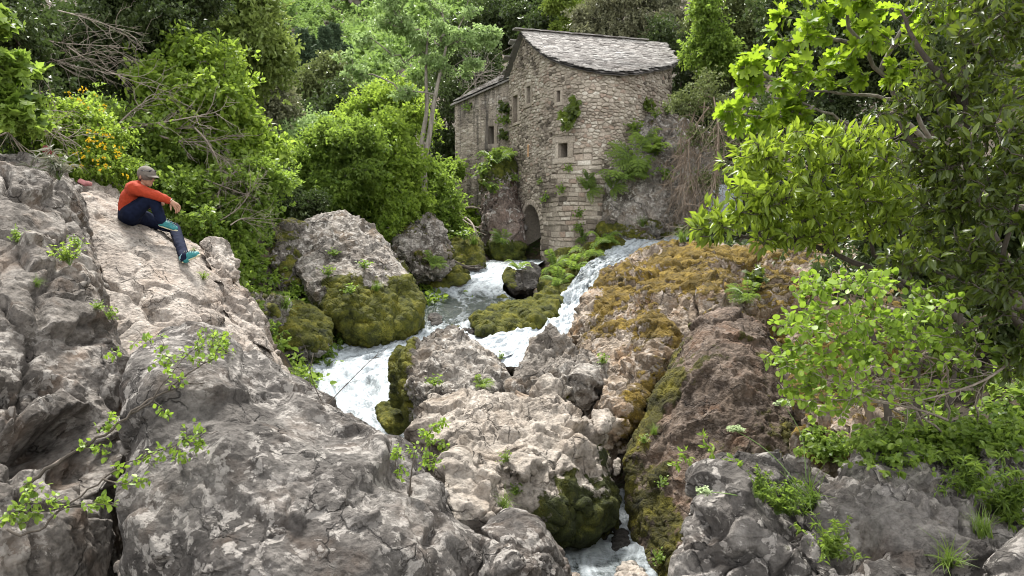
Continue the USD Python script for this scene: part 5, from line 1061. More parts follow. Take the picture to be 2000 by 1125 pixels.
tree('evergreen_oak', 'dark crown filling the slope behind the fig tree', 'tree', [(1620, 300, 26), (1620, 100, 26)], [(1600, 60, 26, 100, 90, 1.6), (1700, 120, 26, 100, 90, 1.6), (1560, 190, 26, 80, 80, 1.3), (1800, 60, 25, 120, 100, 1.6), (1950, 100, 24, 120, 120, 1.6)], 1100, LM['oak'], BARK['dark'], MIDL, seed=13, gap=.1)
tree('evergreen_oak', 'dark tree between the outbuilding and the slender tree', 'tree', [(880, 380, 38), (875, 250, 38)], [(870, 220, 38, 50, 70, 1.3), (860, 300, 38, 36, 60, 1.0), (905, 150, 40, 50, 50, 1.3), (950, 120, 40, 40, 40, 1.2)], 560, LM['oak'], BARK['dark'], MIDL, seed=14, gap=.1)
tree('leafy_shrub', 'dark green shrub at the left foot of the outbuilding', 'shrub', [(872, 420, 33), (872, 350, 33)], [(872, 340, 33, 24, 40, .6), (868, 395, 32, 24, 30, .6)], 130, LM['fresh'], BARK['dark'], MIDL, seed=15, gap=.1)

# bright growth behind the big boulder
tree('slender_tree', 'tall slender tree with a sparse pale green crown left of the outbuilding', 'tree', [(832, 412, 28), (828, 330, 28), (838, 270, 28), (846, 210, 28), (858, 150, 28), (872, 90, 28)],
     [(760, 60, 28, 70, 50, .9), (830, 40, 28, 80, 50, 1.1), (900, 70, 28, 70, 45, .9), (960, 95, 28, 45, 30, .7), (720, 100, 28, 50, 30, .7), (690, 130, 28, 26, 30, .5), (800, 110, 28, 60, 40, .9), (880, 130, 28, 50, 30, .7), (840, -20, 28, 100, 40, 1.0), (770, 165, 28, 40, 30, .6), (985, 70, 28, 25, 22, .5)],
     640, LM['pale'], BARK['grey'], (30, .25, .10, .06, 'oval'), seed=16, gap=.42, gl=.45, r0=.13, shell=.55, r_tip=.008, tipmax=330, sides=6)
_t2 = spline([at(*q) for q in [(830, 318, 28), (824, 280, 28.1), (834, 210, 28.2), (832, 150, 28.3), (836, 60, 28.4)]], 12)
obj('second_stem', tube(_t2, np.linspace(.10, .03, 12), 8), BARK['grey'], stage.GetPrimAtPath('/World/slender_tree'), smooth=True)
for i, (nm, lb, trk, bl, n, lm, sp) in enumerate([
    ('spring_shrub', 'bright spring-green bush left of the slender tree trunk', [(760, 440, 26), (760, 320, 26)], [(750, 280, 26, 70, 60, 1.2), (790, 340, 26, 50, 60, 1.0), (700, 330, 26, 60, 60, 1.0), (740, 390, 25.5, 70, 40, 1.0)], 760, 'spring', MIDL),
    ('spring_tree', 'bright leafy young tree rising behind the bushes left of the slender tree', [(770, 330, 31), (770, 200, 31)], [(765, 200, 31, 50, 40, 1.0), (800, 240, 31, 40, 50, .9), (720, 230, 31, 50, 36, 1.0)], 360, 'spring', MIDL),
    ('spring_shrub', 'wide pale-tipped bush directly above the big boulder', [(640, 430, 24), (650, 320, 24)], [(620, 310, 24, 70, 50, 1.0), (680, 280, 24, 60, 46, 1.0), (650, 360, 23.5, 80, 50, 1.0), (570, 340, 23.5, 50, 40, .9)], 820, 'fresh', (46, .46, .10, .06, 'card')),
    ('spring_shrub', 'silvery-green shrub on the crest left of the bright bushes', [(590, 330, 30), (590, 250, 30)], [(590, 260, 30, 46, 36, .9), (550, 280, 30, 50, 36, .9), (640, 250, 31, 40, 30, .9)], 330, 'pale', MIDL),
    ('leafy_shrub', 'dark green low shrub against the back of the big boulder', [(560, 440, 21.5), (560, 380, 21.5)], [(555, 375, 21.5, 40, 36, .7), (600, 400, 21.5, 40, 24, .6)], 230, 'oak', (46, .36, .08, .05, 'card')),
    ('spring_shrub', 'fresh shrub between the big boulder and the pale blotched boulder', [(790, 470, 25), (780, 420, 25)], [(780, 415, 25, 40, 34, .7), (760, 450, 24.4, 24, 30, .6), (815, 400, 26, 30, 26, .6)], 270, 'spring', (44, .40, .09, .06, 'card')),
    ('spring_shrub', 'leafy saplings at the foot of the slender tree', [(850, 430, 29), (850, 370, 29)], [(845, 370, 29, 34, 40, .8), (860, 420, 28.5, 30, 30, .7), (815, 350, 29.5, 30, 40, .7)], 330, 'fresh', MIDL)]):
    tree(nm, lb, 'shrub' if 'shrub' in nm else 'tree', trk, bl, n, LM[lm], BARK['grey'], sp, seed=40 + i, gap=.34, gl=.7)

# the left slope behind the seated man
tree('hazel_tree', 'leafy spreading tree with bare arching branches left of centre', 'tree', [(215, 330, 13.5), (260, 240, 13.6), (330, 205, 13.8)],
     [(420, 170, 14.2, 70, 60, .9), (450, 240, 14.3, 60, 50, .9), (400, 110, 14.5, 50, 40, .8), (350, 230, 14, 60, 60, .8), (430, 310, 14.2, 70, 50, .8), (500, 270, 14.6, 36, 50, .7), (330, 160, 14.2, 50, 40, .7)], 900, LM['spring'], BARK['grey'], NEARL, seed=60, gap=.38, gl=.5, r0=.07, r_tip=.005)
tree('leafy_shrub', 'green undergrowth right behind the seated man', 'shrub', [(350, 460, 12.6), (360, 380, 12.8)], [(360, 380, 12.8, 60, 50, .6), (430, 390, 13, 60, 50, .6), (420, 440, 12.6, 60, 40, .5), (500, 360, 13.6, 50, 50, .6), (470, 430, 13.2, 40, 50, .5)], 900, LM['fresh'], BARK['twig'], (30, .30, .062, .042, 'oval'), seed=61, gap=.36, gl=.4)
tree('leafy_shrub', 'shadowed thicket between the yellow-flowered shrub and the hazel', 'shrub', [(260, 380, 12.8), (270, 300, 13)], [(260, 280, 13, 70, 60, .7), (300, 330, 13, 60, 50, .6), (220, 230, 13.2, 60, 50, .6), (330, 290, 13.2, 50, 40, .6)], 640, LM['fresh'], BARK['dark'], (30, .30, .066, .045, 'oval'), seed=62, gap=.36, gl=.5)
fs = tree('flowering_shrub', 'shrub with small yellow flowers behind the rock face at left', 'shrub', [(170, 380, 11.2), (170, 280, 11.4)], [(150, 240, 11.4, 50, 50, .5), (190, 290, 11.3, 60, 60, .5), (150, 320, 11.1, 60, 40, .4), (230, 350, 11.4, 40, 40, .4), (100, 260, 11.5, 50, 50, .5)], 760, LM['spring'], BARK['twig'], (28, .24, .05, .034, 'oval'), seed=63, gap=.25, gl=.45)
_fl = np.array([at(a, b, d) for a, b, d in [(158, 172, 11.0), (182, 197, 11.0), (140, 182, 11.0), (164, 200, 11), (205, 212, 10.9), (188, 250, 10.8), (182, 272, 10.8), (200, 260, 10.8), (172, 290, 10.7), (165, 295, 10.7), (225, 302, 10.8), (210, 315, 10.7), (150, 300, 10.7), (198, 332, 10.6), (125, 315, 10.6), (112, 312, 10.6), (243, 365, 10.7), (250, 350, 10.8), (228, 290, 10.9), (207, 258, 10.9), (175, 262, 10.8), (150, 325, 10.6), (192, 318, 10.7), (118, 222, 11), (205, 285, 10.8)]])
_rg = np.random.RandomState(64); _fp = np.repeat(_fl, 2, 0) + _rg.normal(size=(len(_fl) * 2, 3)) * .045
instancer('flowers', fs, [sprig(_rg, 7, .04, .026, .020, 'card', .3)[0] for _ in range(2)], LM['yellow'], _fp, _rg.uniform(.7, 1.4, len(_fp)), _rg, .6)
tree('maple_tree', 'leafy maple branches hanging in at the left edge', 'tree', [(-60, 420, 8.8), (-40, 250, 8.8), (0, 120, 8.8)], [(30, 90, 8.8, 50, 60, .4), (40, 160, 8.7, 60, 50, .4), (20, 220, 8.6, 50, 40, .4), (70, 190, 8.7, 36, 30, .3), (10, 20, 8.9, 40, 40, .4)], 120, LM['fresh'], BARK['brown'], (20, .24, .088, .10, 'maple'), seed=65, gap=.4, gl=.35, r0=.05)
tree('evergreen_oak', 'dark evergreen thicket behind the maple at the left edge', 'tree', [(-40, 420, 11.5), (-20, 200, 11.5)], [(0, 140, 11.5, 90, 110, .8), (50, 240, 11.4, 70, 60, .6), (10, 30, 11.6, 80, 80, .8)], 620, LM['oak'], BARK['dark'], (36, .34, .07, .046, 'card'), seed=66, gap=.15, gl=.5)
tree('evergreen_oak', 'evergreen oak on the left slope beyond the edge of the picture', 'tree', [(-330, 420, 15), (-320, 100, 15)], [(-330, 60, 15, 160, 150, 1.6), (-480, 160, 15, 160, 140, 1.5), (-300, 240, 14, 120, 90, 1.0)], 700, LM['oak'], BARK['dark'], (40, .5, .10, .06, 'card'), seed=67)
# bare twigs hanging out of the dark oak, and dry brush
def brush(name, label, cat, starts, rg, n, spread, length, m, r=.006, droop=.3, group=None, kids=3):
    t = thing(name, label, cat, group)
    for (a, b) in starts:
        A, Bv = np.array(at(*a)), np.array(at(*b)); L = np.linalg.norm(Bv - A); M = MB(); mid = (A + Bv) / 2 + rg.normal(size=3) * L * .06
        main = spline([A, mid, Bv], 12); M.add(*tube(main, np.linspace(r * 2.2, r * .7, 12), 5, False))
        for k in range(n):
            i = rg.randint(2, 12); p = main[i]; d = (Bv - A) / L + rg.normal(size=3) * spread; d[2] -= droop * rg.uniform(); l = length * rg.uniform(.4, 1.0)
            e = p + d / np.linalg.norm(d) * l; mm_ = (p + e) / 2 + rg.normal(size=3) * l * .10; c = spline([p, mm_, e], 6); M.add(*tube(c, np.linspace(r, r * .35, 6), 3, False))
            for _ in range(kids):
                j = rg.randint(2, 6); dd = d + rg.normal(size=3) * spread; dd /= np.linalg.norm(dd); l2 = l * rg.uniform(.2, .55)
                M.add(*tube([c[j], c[j] + dd * l2 * .5 + rg.normal(size=3) * l2 * .08, c[j] + dd * l2], [r * .6, r * .45, r * .25], 3, False))
        obj('branch', M.get(), m, t, smooth=True)
    return t
_rg = np.random.RandomState(70)
brush('bare_branches', 'dead grey twiggy branches hanging before the dark evergreen oak', 'branches', [((20, 60, 12.6), (230, 90, 12.8)), ((60, 95, 12.4), (270, 150, 12.6)), ((30, 130, 12.3), (200, 95, 12.6)), ((110, 20, 12.8), (240, 60, 12.8)), ((130, 90, 12.5), (330, 180, 12.9))], _rg, 15, .6, .7, BARK['twig'], .006, .3)
brush('bare_branches', 'bleached arching branches among the leaves right of the flowering shrub', 'branches', [((215, 255, 12.6), (420, 220, 13.0)), ((225, 250, 12.5), (300, 190, 13.0)), ((310, 265, 12.8), (440, 270, 13.2)), ((300, 265, 12.9), (395, 250, 13.2)), ((380, 250, 13), (430, 330, 13))], _rg, 12, .5, .6, BARK['twig'], .009, .4)
brush('bare_branches', 'dry tangled twigs on the slope right of the seated man', 'branches', [((400, 350, 12.6), (480, 380, 12.8)), ((430, 430, 12.4), (500, 350, 12.8)), ((470, 330, 13), (420, 420, 12.5)), ((380, 280, 13), (470, 350, 13)), ((450, 440, 12.2), (530, 430, 13))], _rg, 16, .7, .6, BARK['twig'], .005, .2)
brush('bare_branches', 'grey twigs trailing over the rock face under the maple', 'branches', [((-20, 240, 9.0), (110, 215, 9.4)), ((-10, 270, 9), (120, 260, 9.4)), ((0, 235, 9), (60, 320, 9.2)), ((40, 220, 9.2), (150, 280, 9.6))], _rg, 10, .6, .5, BARK['twig'], .005, .4)
brush('hanging_vines', 'brown tangle of dry vines hanging right of the mill outcrop', 'vines', [((1340 + 9 * i, 190 + 9 * (i % 3), 27 - .3 * i), (1322 + 9 * i, 385 + 11 * (i % 4), 26.4 - .3 * i)) for i in range(8)], _rg, 34, .75, 1.3, BARK['brown'], .011, .8)
brush('hanging_vines', 'pale dry shoots arching over the upper cascade', 'vines', [((1420, 300, 25.5), (1310, 390, 26)), ((1400, 330, 25.5), (1300, 430, 26)), ((1440, 270, 25), (1330, 330, 26)), ((1370, 420, 25), (1290, 470, 25))], _rg, 14, .6, 1.0, BARK['twig'], .010, .8)
tree('leafy_shrub', 'pale-leaved climber over the brown vines right of the mill', 'shrub', [(1400, 420, 26), (1400, 250, 26)], [(1380, 190, 26.4, 50, 50, .9), (1400, 260, 26, 50, 50, .8), (1370, 380, 25.6, 30, 30, .5), (1450, 220, 26, 40, 60, .8)], 260, LM['olive'], BARK['brown'], (40, .45, .075, .05, 'card'), seed=71, gap=.4, gl=.6)
brush('bare_branches', 'dark leafless branches between the outbuilding roof and the slender tree', 'branches', [((900, 190, 34), (960, 120, 34)), ((890, 150, 34), (980, 150, 34)), ((930, 180, 34), (920, 110, 34))], _rg, 16, .6, 1.2, BARK['grey'], .012, .1)
brush('driftwood', 'bleached fallen branch on the bank below the outbuilding', 'driftwood', [((900, 412, 31), (940, 408, 30)), ((905, 425, 30.5), (928, 458, 29)), ((885, 400, 31), (935, 445, 29.4))], _rg, 2, .5, .8, BARK['twig'], .03, .2, kids=1)
brush('driftwood', 'weathered driftwood log jammed under the jagged boulder above the pitted one', 'driftwood', [((1005, 768, 9.6), (1062, 776, 9.5)), ((1010, 776, 9.5), (1058, 790, 9.3))], np.random.RandomState(160), 2, .3, .12, BARK['brown'], .022, .1, kids=1)
brush('driftwood', 'dark sticks caught on the mossy rocks below the little fall', 'driftwood', [((872, 515, 25.6), (935, 519, 25.2)), ((880, 506, 25.8), (915, 522, 25.3)), ((905, 520, 25.2), (942, 524, 24.9))], np.random.RandomState(161), 2, .3, .4, BARK['dark'], .03, .1, kids=1)
print('instances', _pcount[0])
# ------------------------------------------------------------------ near trees whose single leaves show: up to 300 leaves are parts, the others one part
def leafy(name, label, cat, stems, clusters, L, Wd, kind, m, bark, seed, whorl=0, r0=.02, nparts=300, group=None, r_tip=.0022, upb=1.0, fold=(.05, .4), droop=(0., .35), tl=.14, spray=0, gap=0., outward=.6):
    """stems: lists of (px, py, distance); clusters: (px, py, distance, radius px, radius px, radius m, leaves). whorl: leaves per shoot tip."""
    rg = np.random.RandomState(seed); t = thing(name, label, cat, group); pos, par = [], []
    SB = MB(); nodes = []
    for k, s in enumerate(stems):
        c = spline([at(*q) for q in s], 4 * len(s)); c[1:-1] += rg.normal(size=(len(c) - 2, 3)) * .006 * np.linalg.norm(c[-1] - c[0])
        r = np.linspace(r0, r0 * .3, len(c)) * (1 if k == 0 else .6); obj('stem', tube(c, r, 7), bark, t, smooth=True); nodes += list(c[1:])
    pos = np.array(nodes); TW = MB(); LV = []
    tips = []
    for (px, py, d, rx, ry, rd, n) in clusters:
        k = max(1, int(round(n / max(1, whorl)))); p = in_blobs([(px, py, d, rx, ry, rd)], k, rg, .42, gap, .35, seed); tips += [(q, whorl or 1) for q in p]
    tp = np.array([q for q, _ in tips]); order = np.argsort([np.min(np.linalg.norm(pos - q, axis=1)) for q in tp])
    for i in order:
        tip, wn = tips[i]; j = int(np.argmin(np.linalg.norm(pos - tip, axis=1) + .5 * np.maximum(0, pos[:, 2] - tip[2]))); a = pos[j]; l = np.linalg.norm(tip - a)
        mid = [a + (tip - a) * f + rg.normal(size=3) * .06 * l + [0, 0, .08 * l * math.sin(math.pi * f)] for f in (.35, .7)]
        c = np.array([a, *mid, tip]); TW.add(*tube(c, np.linspace(r_tip * (1.2 + min(2.5, l * 3)), r_tip * .7, 4), 4, False)); pos = np.vstack([pos, mid, tip])
        ax = (tip - mid[1]) / (np.linalg.norm(tip - mid[1]) + 1e-6)
        for w in range(max(1, wn)):
            g = rg.uniform(0, 2 * np.pi); o = np.cross(ax, [math.cos(g), math.sin(g), .3]); o /= np.linalg.norm(o) + 1e-6
            d = ax * rg.uniform(.1, 1.0) + o * outward * rg.uniform(.7, 1.5); d[2] -= .12; s = rg.uniform(.65, 1.15)
            base = tip - ax * rg.uniform(0, tl) * (wn > 1); b2 = base + d / np.linalg.norm(d) * L * s * .22
            u = np.array([0, 0, upb]) + rg.normal(size=3) * .45
            v, f = leaf(L * s, Wd * s, kind, rg.uniform(*fold), rg.uniform(*droop))
            LV.append((v @ frame_of(d, u).T + b2, f, rg.uniform(), L * s)); TW.add(*tube([base, b2], [r_tip * .5, r_tip * .4], 3, False))
    obj('twigs', TW.get(), bark, t, smooth=True, kind='stuff')
    cam_ = np.array([0, 0, H]); LV.sort(key=lambda q: np.linalg.norm(q[0].mean(0) - cam_) / q[3]); M = MB()
    for i, (v, f, tone, _) in enumerate(LV):
        if i < nparts: obj('leaf', (v, f), m, t, smooth=True, prim={'tone': np.full(len(v), tone)})
        else: M.add(v, f, tone)
    if M.n: obj('leaves', M.get(), m, t, smooth=True, prim={'tone': M.tone()}, kind='stuff')
    return t

leafy('fig_tree', 'fig tree with large bright lobed leaves reaching in at the upper right', 'fig tree',
      [[(2050, 420, 8.6), (1850, 330, 8.2), (1760, 210, 7.9), (1700, 110, 7.7), (1650, 20, 7.6), (1640, -60, 7.6)], [(1720, 140, 7.8), (1760, 60, 7.8), (1820, -20, 7.9)], [(1850, 330, 8.2), (1740, 195, 7.9), (1640, 180, 7.6), (1530, 172, 7.4)], [(1900, 330, 8.3), (1760, 290, 8.0), (1670, 250, 7.7), (1590, 210, 7.4), (1500, 190, 7.3)], [(1690, 100, 7.7), (1620, 75, 7.5), (1540, 80, 7.4)], [(1530, 172, 7.4), (1480, 140, 7.3), (1450, 130, 7.2)], [(1590, 210, 7.4), (1500, 230, 7.3), (1440, 220, 7.2)], [(1670, 250, 7.7), (1560, 280, 7.4), (1480, 330, 7.3)]],
      [(1590, 20, 7.5, 80, 45, .45, 120), (1680, 30, 7.6, 70, 50, .45, 112), (1560, 75, 7.4, 50, 40, .4, 64), (1660, 110, 7.5, 80, 50, .4, 112), (1500, 130, 7.3, 70, 45, .4, 96), (1450, 145, 7.2, 45, 28, .3, 41), (1590, 170, 7.4, 90, 50, .4, 112), (1500, 200, 7.3, 60, 45, .35, 72), (1425, 220, 7.2, 30, 26, .25, 35), (1470, 265, 7.2, 50, 40, .3, 64), (1560, 250, 7.4, 60, 50, .35, 72), (1470, 320, 7.2, 40, 40, .3, 54), (1450, 350, 7.2, 26, 30, .2, 32), (1770, 30, 7.8, 80, 60, .5, 80), (1760, 130, 7.8, 60, 60, .5, 64), (1880, 20, 7.8, 90, 50, .5, 80)],
      .112, .12, 'fig', LM['fig'], BARK['grey'], 80, gap=.3, whorl=7, r0=.045, r_tip=.0035, upb=.8, tl=.12, fold=(.05, .35), droop=(.1, .55))
leafy('bay_shrub', 'bay shrub with narrow yellow-green leaves over the mossy slope', 'shrub',
      [[(1900, 640, 6.6), (1740, 540, 6.3), (1640, 500, 6.1), (1570, 478, 5.9), (1480, 465, 5.8), (1400, 450, 5.8)], [(1760, 560, 6.3), (1700, 470, 6.1), (1690, 400, 6.0), (1640, 320, 5.9)], [(1800, 580, 6.3), (1760, 420, 6.1), (1800, 330, 6.1)], [(1640, 500, 6.1), (1560, 420, 5.9), (1500, 340, 5.8)], [(1570, 478, 5.9), (1500, 430, 5.8), (1440, 400, 5.8)]],
      [(1490, 310, 5.8, 60, 40, .3, 300), (1580, 290, 5.8, 80, 50, .35, 380), (1680, 280, 5.9, 80, 50, .35, 380), (1760, 320, 6.0, 80, 60, .4, 320), (1480, 390, 5.7, 60, 50, .3, 320), (1410, 430, 5.7, 50, 34, .25, 190), (1370, 450, 5.7, 26, 20, .15, 60), (1570, 380, 5.7, 80, 60, .35, 480), (1680, 380, 5.8, 80, 60, .4, 480), (1500, 460, 5.7, 60, 24, .25, 160), (1600, 450, 5.8, 80, 40, .3, 300), (1720, 440, 6.0, 80, 60, .4, 320), (1820, 420, 6.1, 80, 90, .4, 320)],
      .098, .036, 'long', LM['bay'], BARK['dark'], 81, whorl=9, r0=.035, r_tip=.003, upb=.6, tl=.10, fold=(.1, .45), droop=(-.1, .3), outward=.9)
leafy('evergreen_shrub', 'dark glossy-leaved evergreen filling the right edge', 'shrub',
      [[(2150, 900, 5.6), (2000, 600, 5.2), (1920, 400, 5.0), (1880, 200, 5.0), (1900, 0, 5.0)], [(1990, 600, 5.2), (1850, 540, 5.1), (1760, 500, 5.0)], [(1920, 400, 5.0), (1800, 300, 5.0), (1740, 220, 5.0)], [(1880, 200, 5.0), (1800, 100, 5.0), (1760, 20, 5.0)], [(2000, 640, 5.0), (1960, 500, 4.6), (1990, 380, 4.5)]],
      [(1830, 60, 5.0, 80, 80, .5, 200), (1930, 80, 4.9, 100, 100, .5, 480), (1790, 190, 5.0, 60, 60, .4, 200), (1890, 220, 4.8, 100, 90, .5, 500), (1980, 280, 4.5, 80, 110, .4, 480), (1800, 300, 5.0, 80, 60, .4, 360), (1880, 380, 4.8, 100, 90, .45, 620), (1980, 460, 4.5, 80, 100, .4, 460), (1840, 470, 4.9, 90, 70, .4, 450), (1940, 560, 4.6, 90, 70, .4, 420), (1990, 660, 4.6, 60, 70, .3, 260), (1780, 520, 5.1, 80, 40, .3, 200), (1920, 700, 5.0, 90, 60, .4, 200), (2000, -20, 4.7, 90, 70, .4, 260)],
      .076, .031, 'oval', LM['dark'], BARK['dark'], 82, gap=.25, whorl=7, r0=.05, r_tip=.0028, upb=.5, tl=.12, fold=(.1, .4), droop=(-.1, .35), outward=.9)
tree('evergreen_oak', 'dark evergreen canopy overhanging the upper right corner', 'tree', [(2700, 900, 6.5), (2500, 300, 6.2), (2300, -100, 6)], [(2180, -160, 5.4, 330, 190, 1.3), (2250, 150, 5.6, 190, 220, 1.0), (2050, -300, 5.6, 260, 150, 1.3), (2350, -420, 5.5, 400, 250, 1.4)], 800, LM['dark'], BARK['dark'], (30, .36, .085, .036, 'oval'), seed=150, gap=.1, gl=.5, r0=.1)
tree('evergreen_shrub', 'deep-shaded evergreen growth behind the gap between the bay and the round-leaved shrub', 'shrub', [(1950, 760, 8.6), (1900, 560, 8.8)], [(1700, 520, 9.4, 110, 50, .6), (1850, 470, 9, 130, 90, .7), (1980, 580, 8.2, 110, 110, .6), (1620, 450, 10.2, 90, 40, .6), (1850, 640, 8.2, 100, 70, .5), (1980, 380, 9, 110, 110, .7)], 760, LM['oak'], BARK['dark'], (34, .32, .08, .04, 'oval'), seed=151, gap=.1, gl=.5)
leafy('round_leaved_shrub', 'bright shrub with small round leaves above the lower right rocks', 'shrub',
      [[(1800, 850, 5.4), (1760, 760, 5.1), (1680, 690, 4.8), (1600, 640, 4.6), (1560, 600, 4.5)], [(1820, 850, 5.4), (1790, 740, 5.1), (1740, 640, 4.8), (1690, 560, 4.7)], [(1850, 850, 5.3), (1850, 740, 5.0), (1830, 640, 4.8), (1800, 580, 4.7)], [(1790, 840, 5.3), (1700, 770, 4.9), (1610, 740, 4.6), (1530, 700, 4.5)], [(1850, 860, 5.2), (1700, 760, 4.7), (1600, 750, 4.5), (1560, 760, 4.4)], [(1900, 860, 5.2), (1910, 750, 4.9), (1900, 650, 4.7)]],
      [(1600, 560, 4.5, 60, 36, .3, 150), (1690, 550, 4.6, 70, 36, .3, 190), (1560, 640, 4.4, 60, 40, .3, 190), (1640, 630, 4.5, 70, 46, .3, 250), (1740, 620, 4.6, 70, 46, .3, 230), (1830, 590, 4.7, 70, 46, .3, 190), (1540, 700, 4.4, 50, 34, .25, 150), (1620, 710, 4.4, 70, 36, .3, 210), (1710, 700, 4.5, 70, 40, .3, 210), (1800, 680, 4.6, 70, 46, .3, 190), (1570, 765, 4.4, 60, 26, .25, 110), (1680, 770, 4.5, 80, 26, .3, 120), (1880, 680, 4.7, 60, 50, .3, 130), (1780, 760, 4.7, 80, 26, .3, 90), (1620, 800, 4.6, 50, 24, .2, 60)],
      .046, .036, 'round', LM['round'], BARK['twig'], 83, whorl=5, r0=.014, r_tip=.0018, upb=1.1, tl=.10, fold=(.02, .25), droop=(0, .25), outward=1.0)
for i, (a, b, lb) in enumerate([((1745, 880, 6.0), (1700, 640, 6.2), 'thin dark sapling leaning left behind the round-leaved shrub'), ((1790, 880, 6.0), (1780, 600, 6.1), 'upright dark sapling behind the middle of the round-leaved shrub'), ((1835, 890, 5.9), (1880, 560, 6.0), 'dark sapling leaning right behind the round-leaved shrub'), ((1715, 870, 6.2), (1640, 660, 6.4), 'slanting brown stem at the left end of the dark saplings')]):
    t = thing('dark_sapling', lb, 'sapling'); c = spline([at(*a), (at(*a) + at(*b)) / 2 + [.05, .05, 0], at(*b)], 10); obj('trunk', tube(c, np.linspace(.035, .018, 10), 7), BARK['brown' if i == 3 else 'dark'], t, smooth=True)
    M = MB(); rg = np.random.RandomState(400 + i)
    for k in range(9):
        p = c[rg.randint(2, 9)]; e = p + rg.normal(size=3) * [.35, .2, .2]; M.add(*tube([p, (p + e) / 2 + rg.normal(size=3) * .03, e], [.008, .006, .003], 4, False))
    obj('branches', M.get(), BARK['brown'], t, smooth=True, kind='stuff')
brush('bare_branches', 'thin pale bare shoots reaching left under the round-leaved shrub', 'branches', [((1850, 820, 5.0), (1590, 780, 4.4)), ((1900, 760, 5.0), (1640, 740, 4.4)), ((1990, 690, 4.6), (1750, 790, 4.5))], np.random.RandomState(84), 9, .5, .35, BARK['twig'], .0045, .1)
# slender shoots in front of the rocks at lower left
leafy('leafy_branch', 'long leafy branch slanting up across the crack at lower left', 'branch',
      [[(50, 950, 4.25), (110, 905, 4.3), (200, 850, 4.4), (265, 800, 4.5), (330, 762, 4.6), (400, 748, 4.7)], [(255, 808, 4.5), (300, 780, 4.5), (345, 715, 4.7), (375, 685, 4.8)], [(330, 762, 4.6), (360, 735, 4.7), (420, 700, 4.8)]],
      [(345, 742, 4.6, 22, 14, .08, 24), (310, 700, 4.75, 34, 24, .1, 46), (385, 690, 4.8, 50, 26, .12, 80), (420, 670, 4.9, 36, 34, .12, 60), (210, 822, 4.4, 26, 20, .08, 36), (195, 880, 4.3, 30, 14, .08, 30), (285, 660, 4.8, 30, 16, .1, 24), (320, 812, 4.4, 16, 16, .06, 24), (160, 870, 4.3, 14, 12, .05, 14), (220, 690, 4.8, 40, 14, .1, 20)],
      .036, .025, 'oval', LM['round'], BARK['dark'], 85, whorl=3, r0=.012, r_tip=.0014, upb=.9, tl=.06, fold=(.02, .3), outward=1.0)
leafy('leafy_branch', 'thin arching branch below the slanting one at lower left', 'branch',
      [[(14, 1034, 3.95), (40, 1045, 3.95), (75, 1035, 4.0), (110, 1000, 4.05), (180, 952, 4.15), (250, 905, 4.25), (330, 872, 4.35), (425, 842, 4.45)], [(200, 935, 4.15), (240, 945, 4.15), (300, 930, 4.2)], [(110, 1000, 4.05), (170, 985, 4.05), (245, 990, 4.1)]],
      [(380, 845, 4.4, 26, 22, .07, 60), (350, 895, 4.35, 30, 18, .07, 34), (285, 895, 4.3, 30, 14, .07, 26), (260, 935, 4.2, 46, 14, .08, 46), (395, 870, 4.4, 20, 16, .05, 24), (200, 985, 4.1, 46, 12, .08, 44), (110, 980, 4.05, 26, 20, .08, 24), (225, 915, 4.25, 20, 12, .05, 16), (320, 880, 4.3, 18, 10, .05, 16)],
      .036, .025, 'oval', LM['round'], BARK['dark'], 86, whorl=3, r0=.007, r_tip=.0012, upb=.9, tl=.06, fold=(.02, .3), outward=1.0)
leafy('leafy_shrub', 'small fresh green shrub at the left edge under the slanting branch', 'shrub', [[(60, 1010, 4.2), (55, 970, 4.15), (50, 945, 4.1)], [(60, 1010, 4.2), (30, 1000, 4.1), (20, 1010, 4.05)]],
      [(40, 1005, 4.05, 36, 26, .12, 90), (60, 960, 4.1, 30, 24, .1, 60), (85, 985, 4.1, 26, 20, .1, 34)], .036, .026, 'oval', LM['fresh'], BARK['dark'], 87, whorl=4, r0=.006, r_tip=.0012, tl=.05, outward=1.0)
leafy('leafy_shrub', 'small bright bush growing on top of the huge boulder', 'shrub', [[(415, 735, 5.75), (410, 700, 5.7), (420, 660, 5.75)], [(415, 735, 5.75), (440, 700, 5.75), (445, 665, 5.8)], [(410, 735, 5.75), (385, 700, 5.7)]],
      [(415, 670, 5.75, 34, 30, .16, 150), (440, 690, 5.75, 20, 30, .12, 60), (385, 695, 5.7, 24, 24, .12, 60)], .036, .022, 'oval', LM['fresh'], BARK['dark'], 88, whorl=5, r0=.006, r_tip=.0014, tl=.06, outward=1.0)
leafy('sapling', 'little sapling rooted in the crack on the right of the huge boulder', 'sapling', [[(800, 975, 4.85), (803, 930, 4.85), (818, 870, 4.95)], [(772, 930, 4.95), (772, 890, 4.95), (785, 865, 5.0)]],
      [(785, 880, 4.95, 30, 20, .12, 60), (840, 905, 5.0, 30, 14, .1, 50), (780, 925, 4.9, 14, 18, .07, 30), (825, 885, 5.0, 20, 14, .08, 20)], .034, .022, 'oval', LM['round'], BARK['dark'], 89, whorl=4, r0=.007, r_tip=.0013, tl=.05, outward=1.0)
leafy('leafy_shrub', 'round-leaved green shrub rooted between the ridge and the pitted boulder', 'shrub', [[(842, 890, 6.6), (838, 855, 6.6), (850, 830, 6.6)]],
      [(840, 845, 6.6, 24, 24, .14, 90), (862, 825, 6.7, 14, 12, .08, 24), (865, 875, 6.5, 20, 12, .1, 24)], .045, .032, 'oval', LM['round'], BARK['dark'], 90, whorl=5, r0=.006, r_tip=.0014, tl=.06, outward=1.0)
brush('bare_branches', 'fine bare twigs sticking up before the white water', 'twigs', [((638, 800, 5.9), (600, 690, 6.0)), ((640, 790, 5.9), (740, 690, 6.0)), ((612, 690, 6.3), (604, 740, 6.2))], np.random.RandomState(91), 6, .5, .16, BARK['dark'], .0022, -.2)
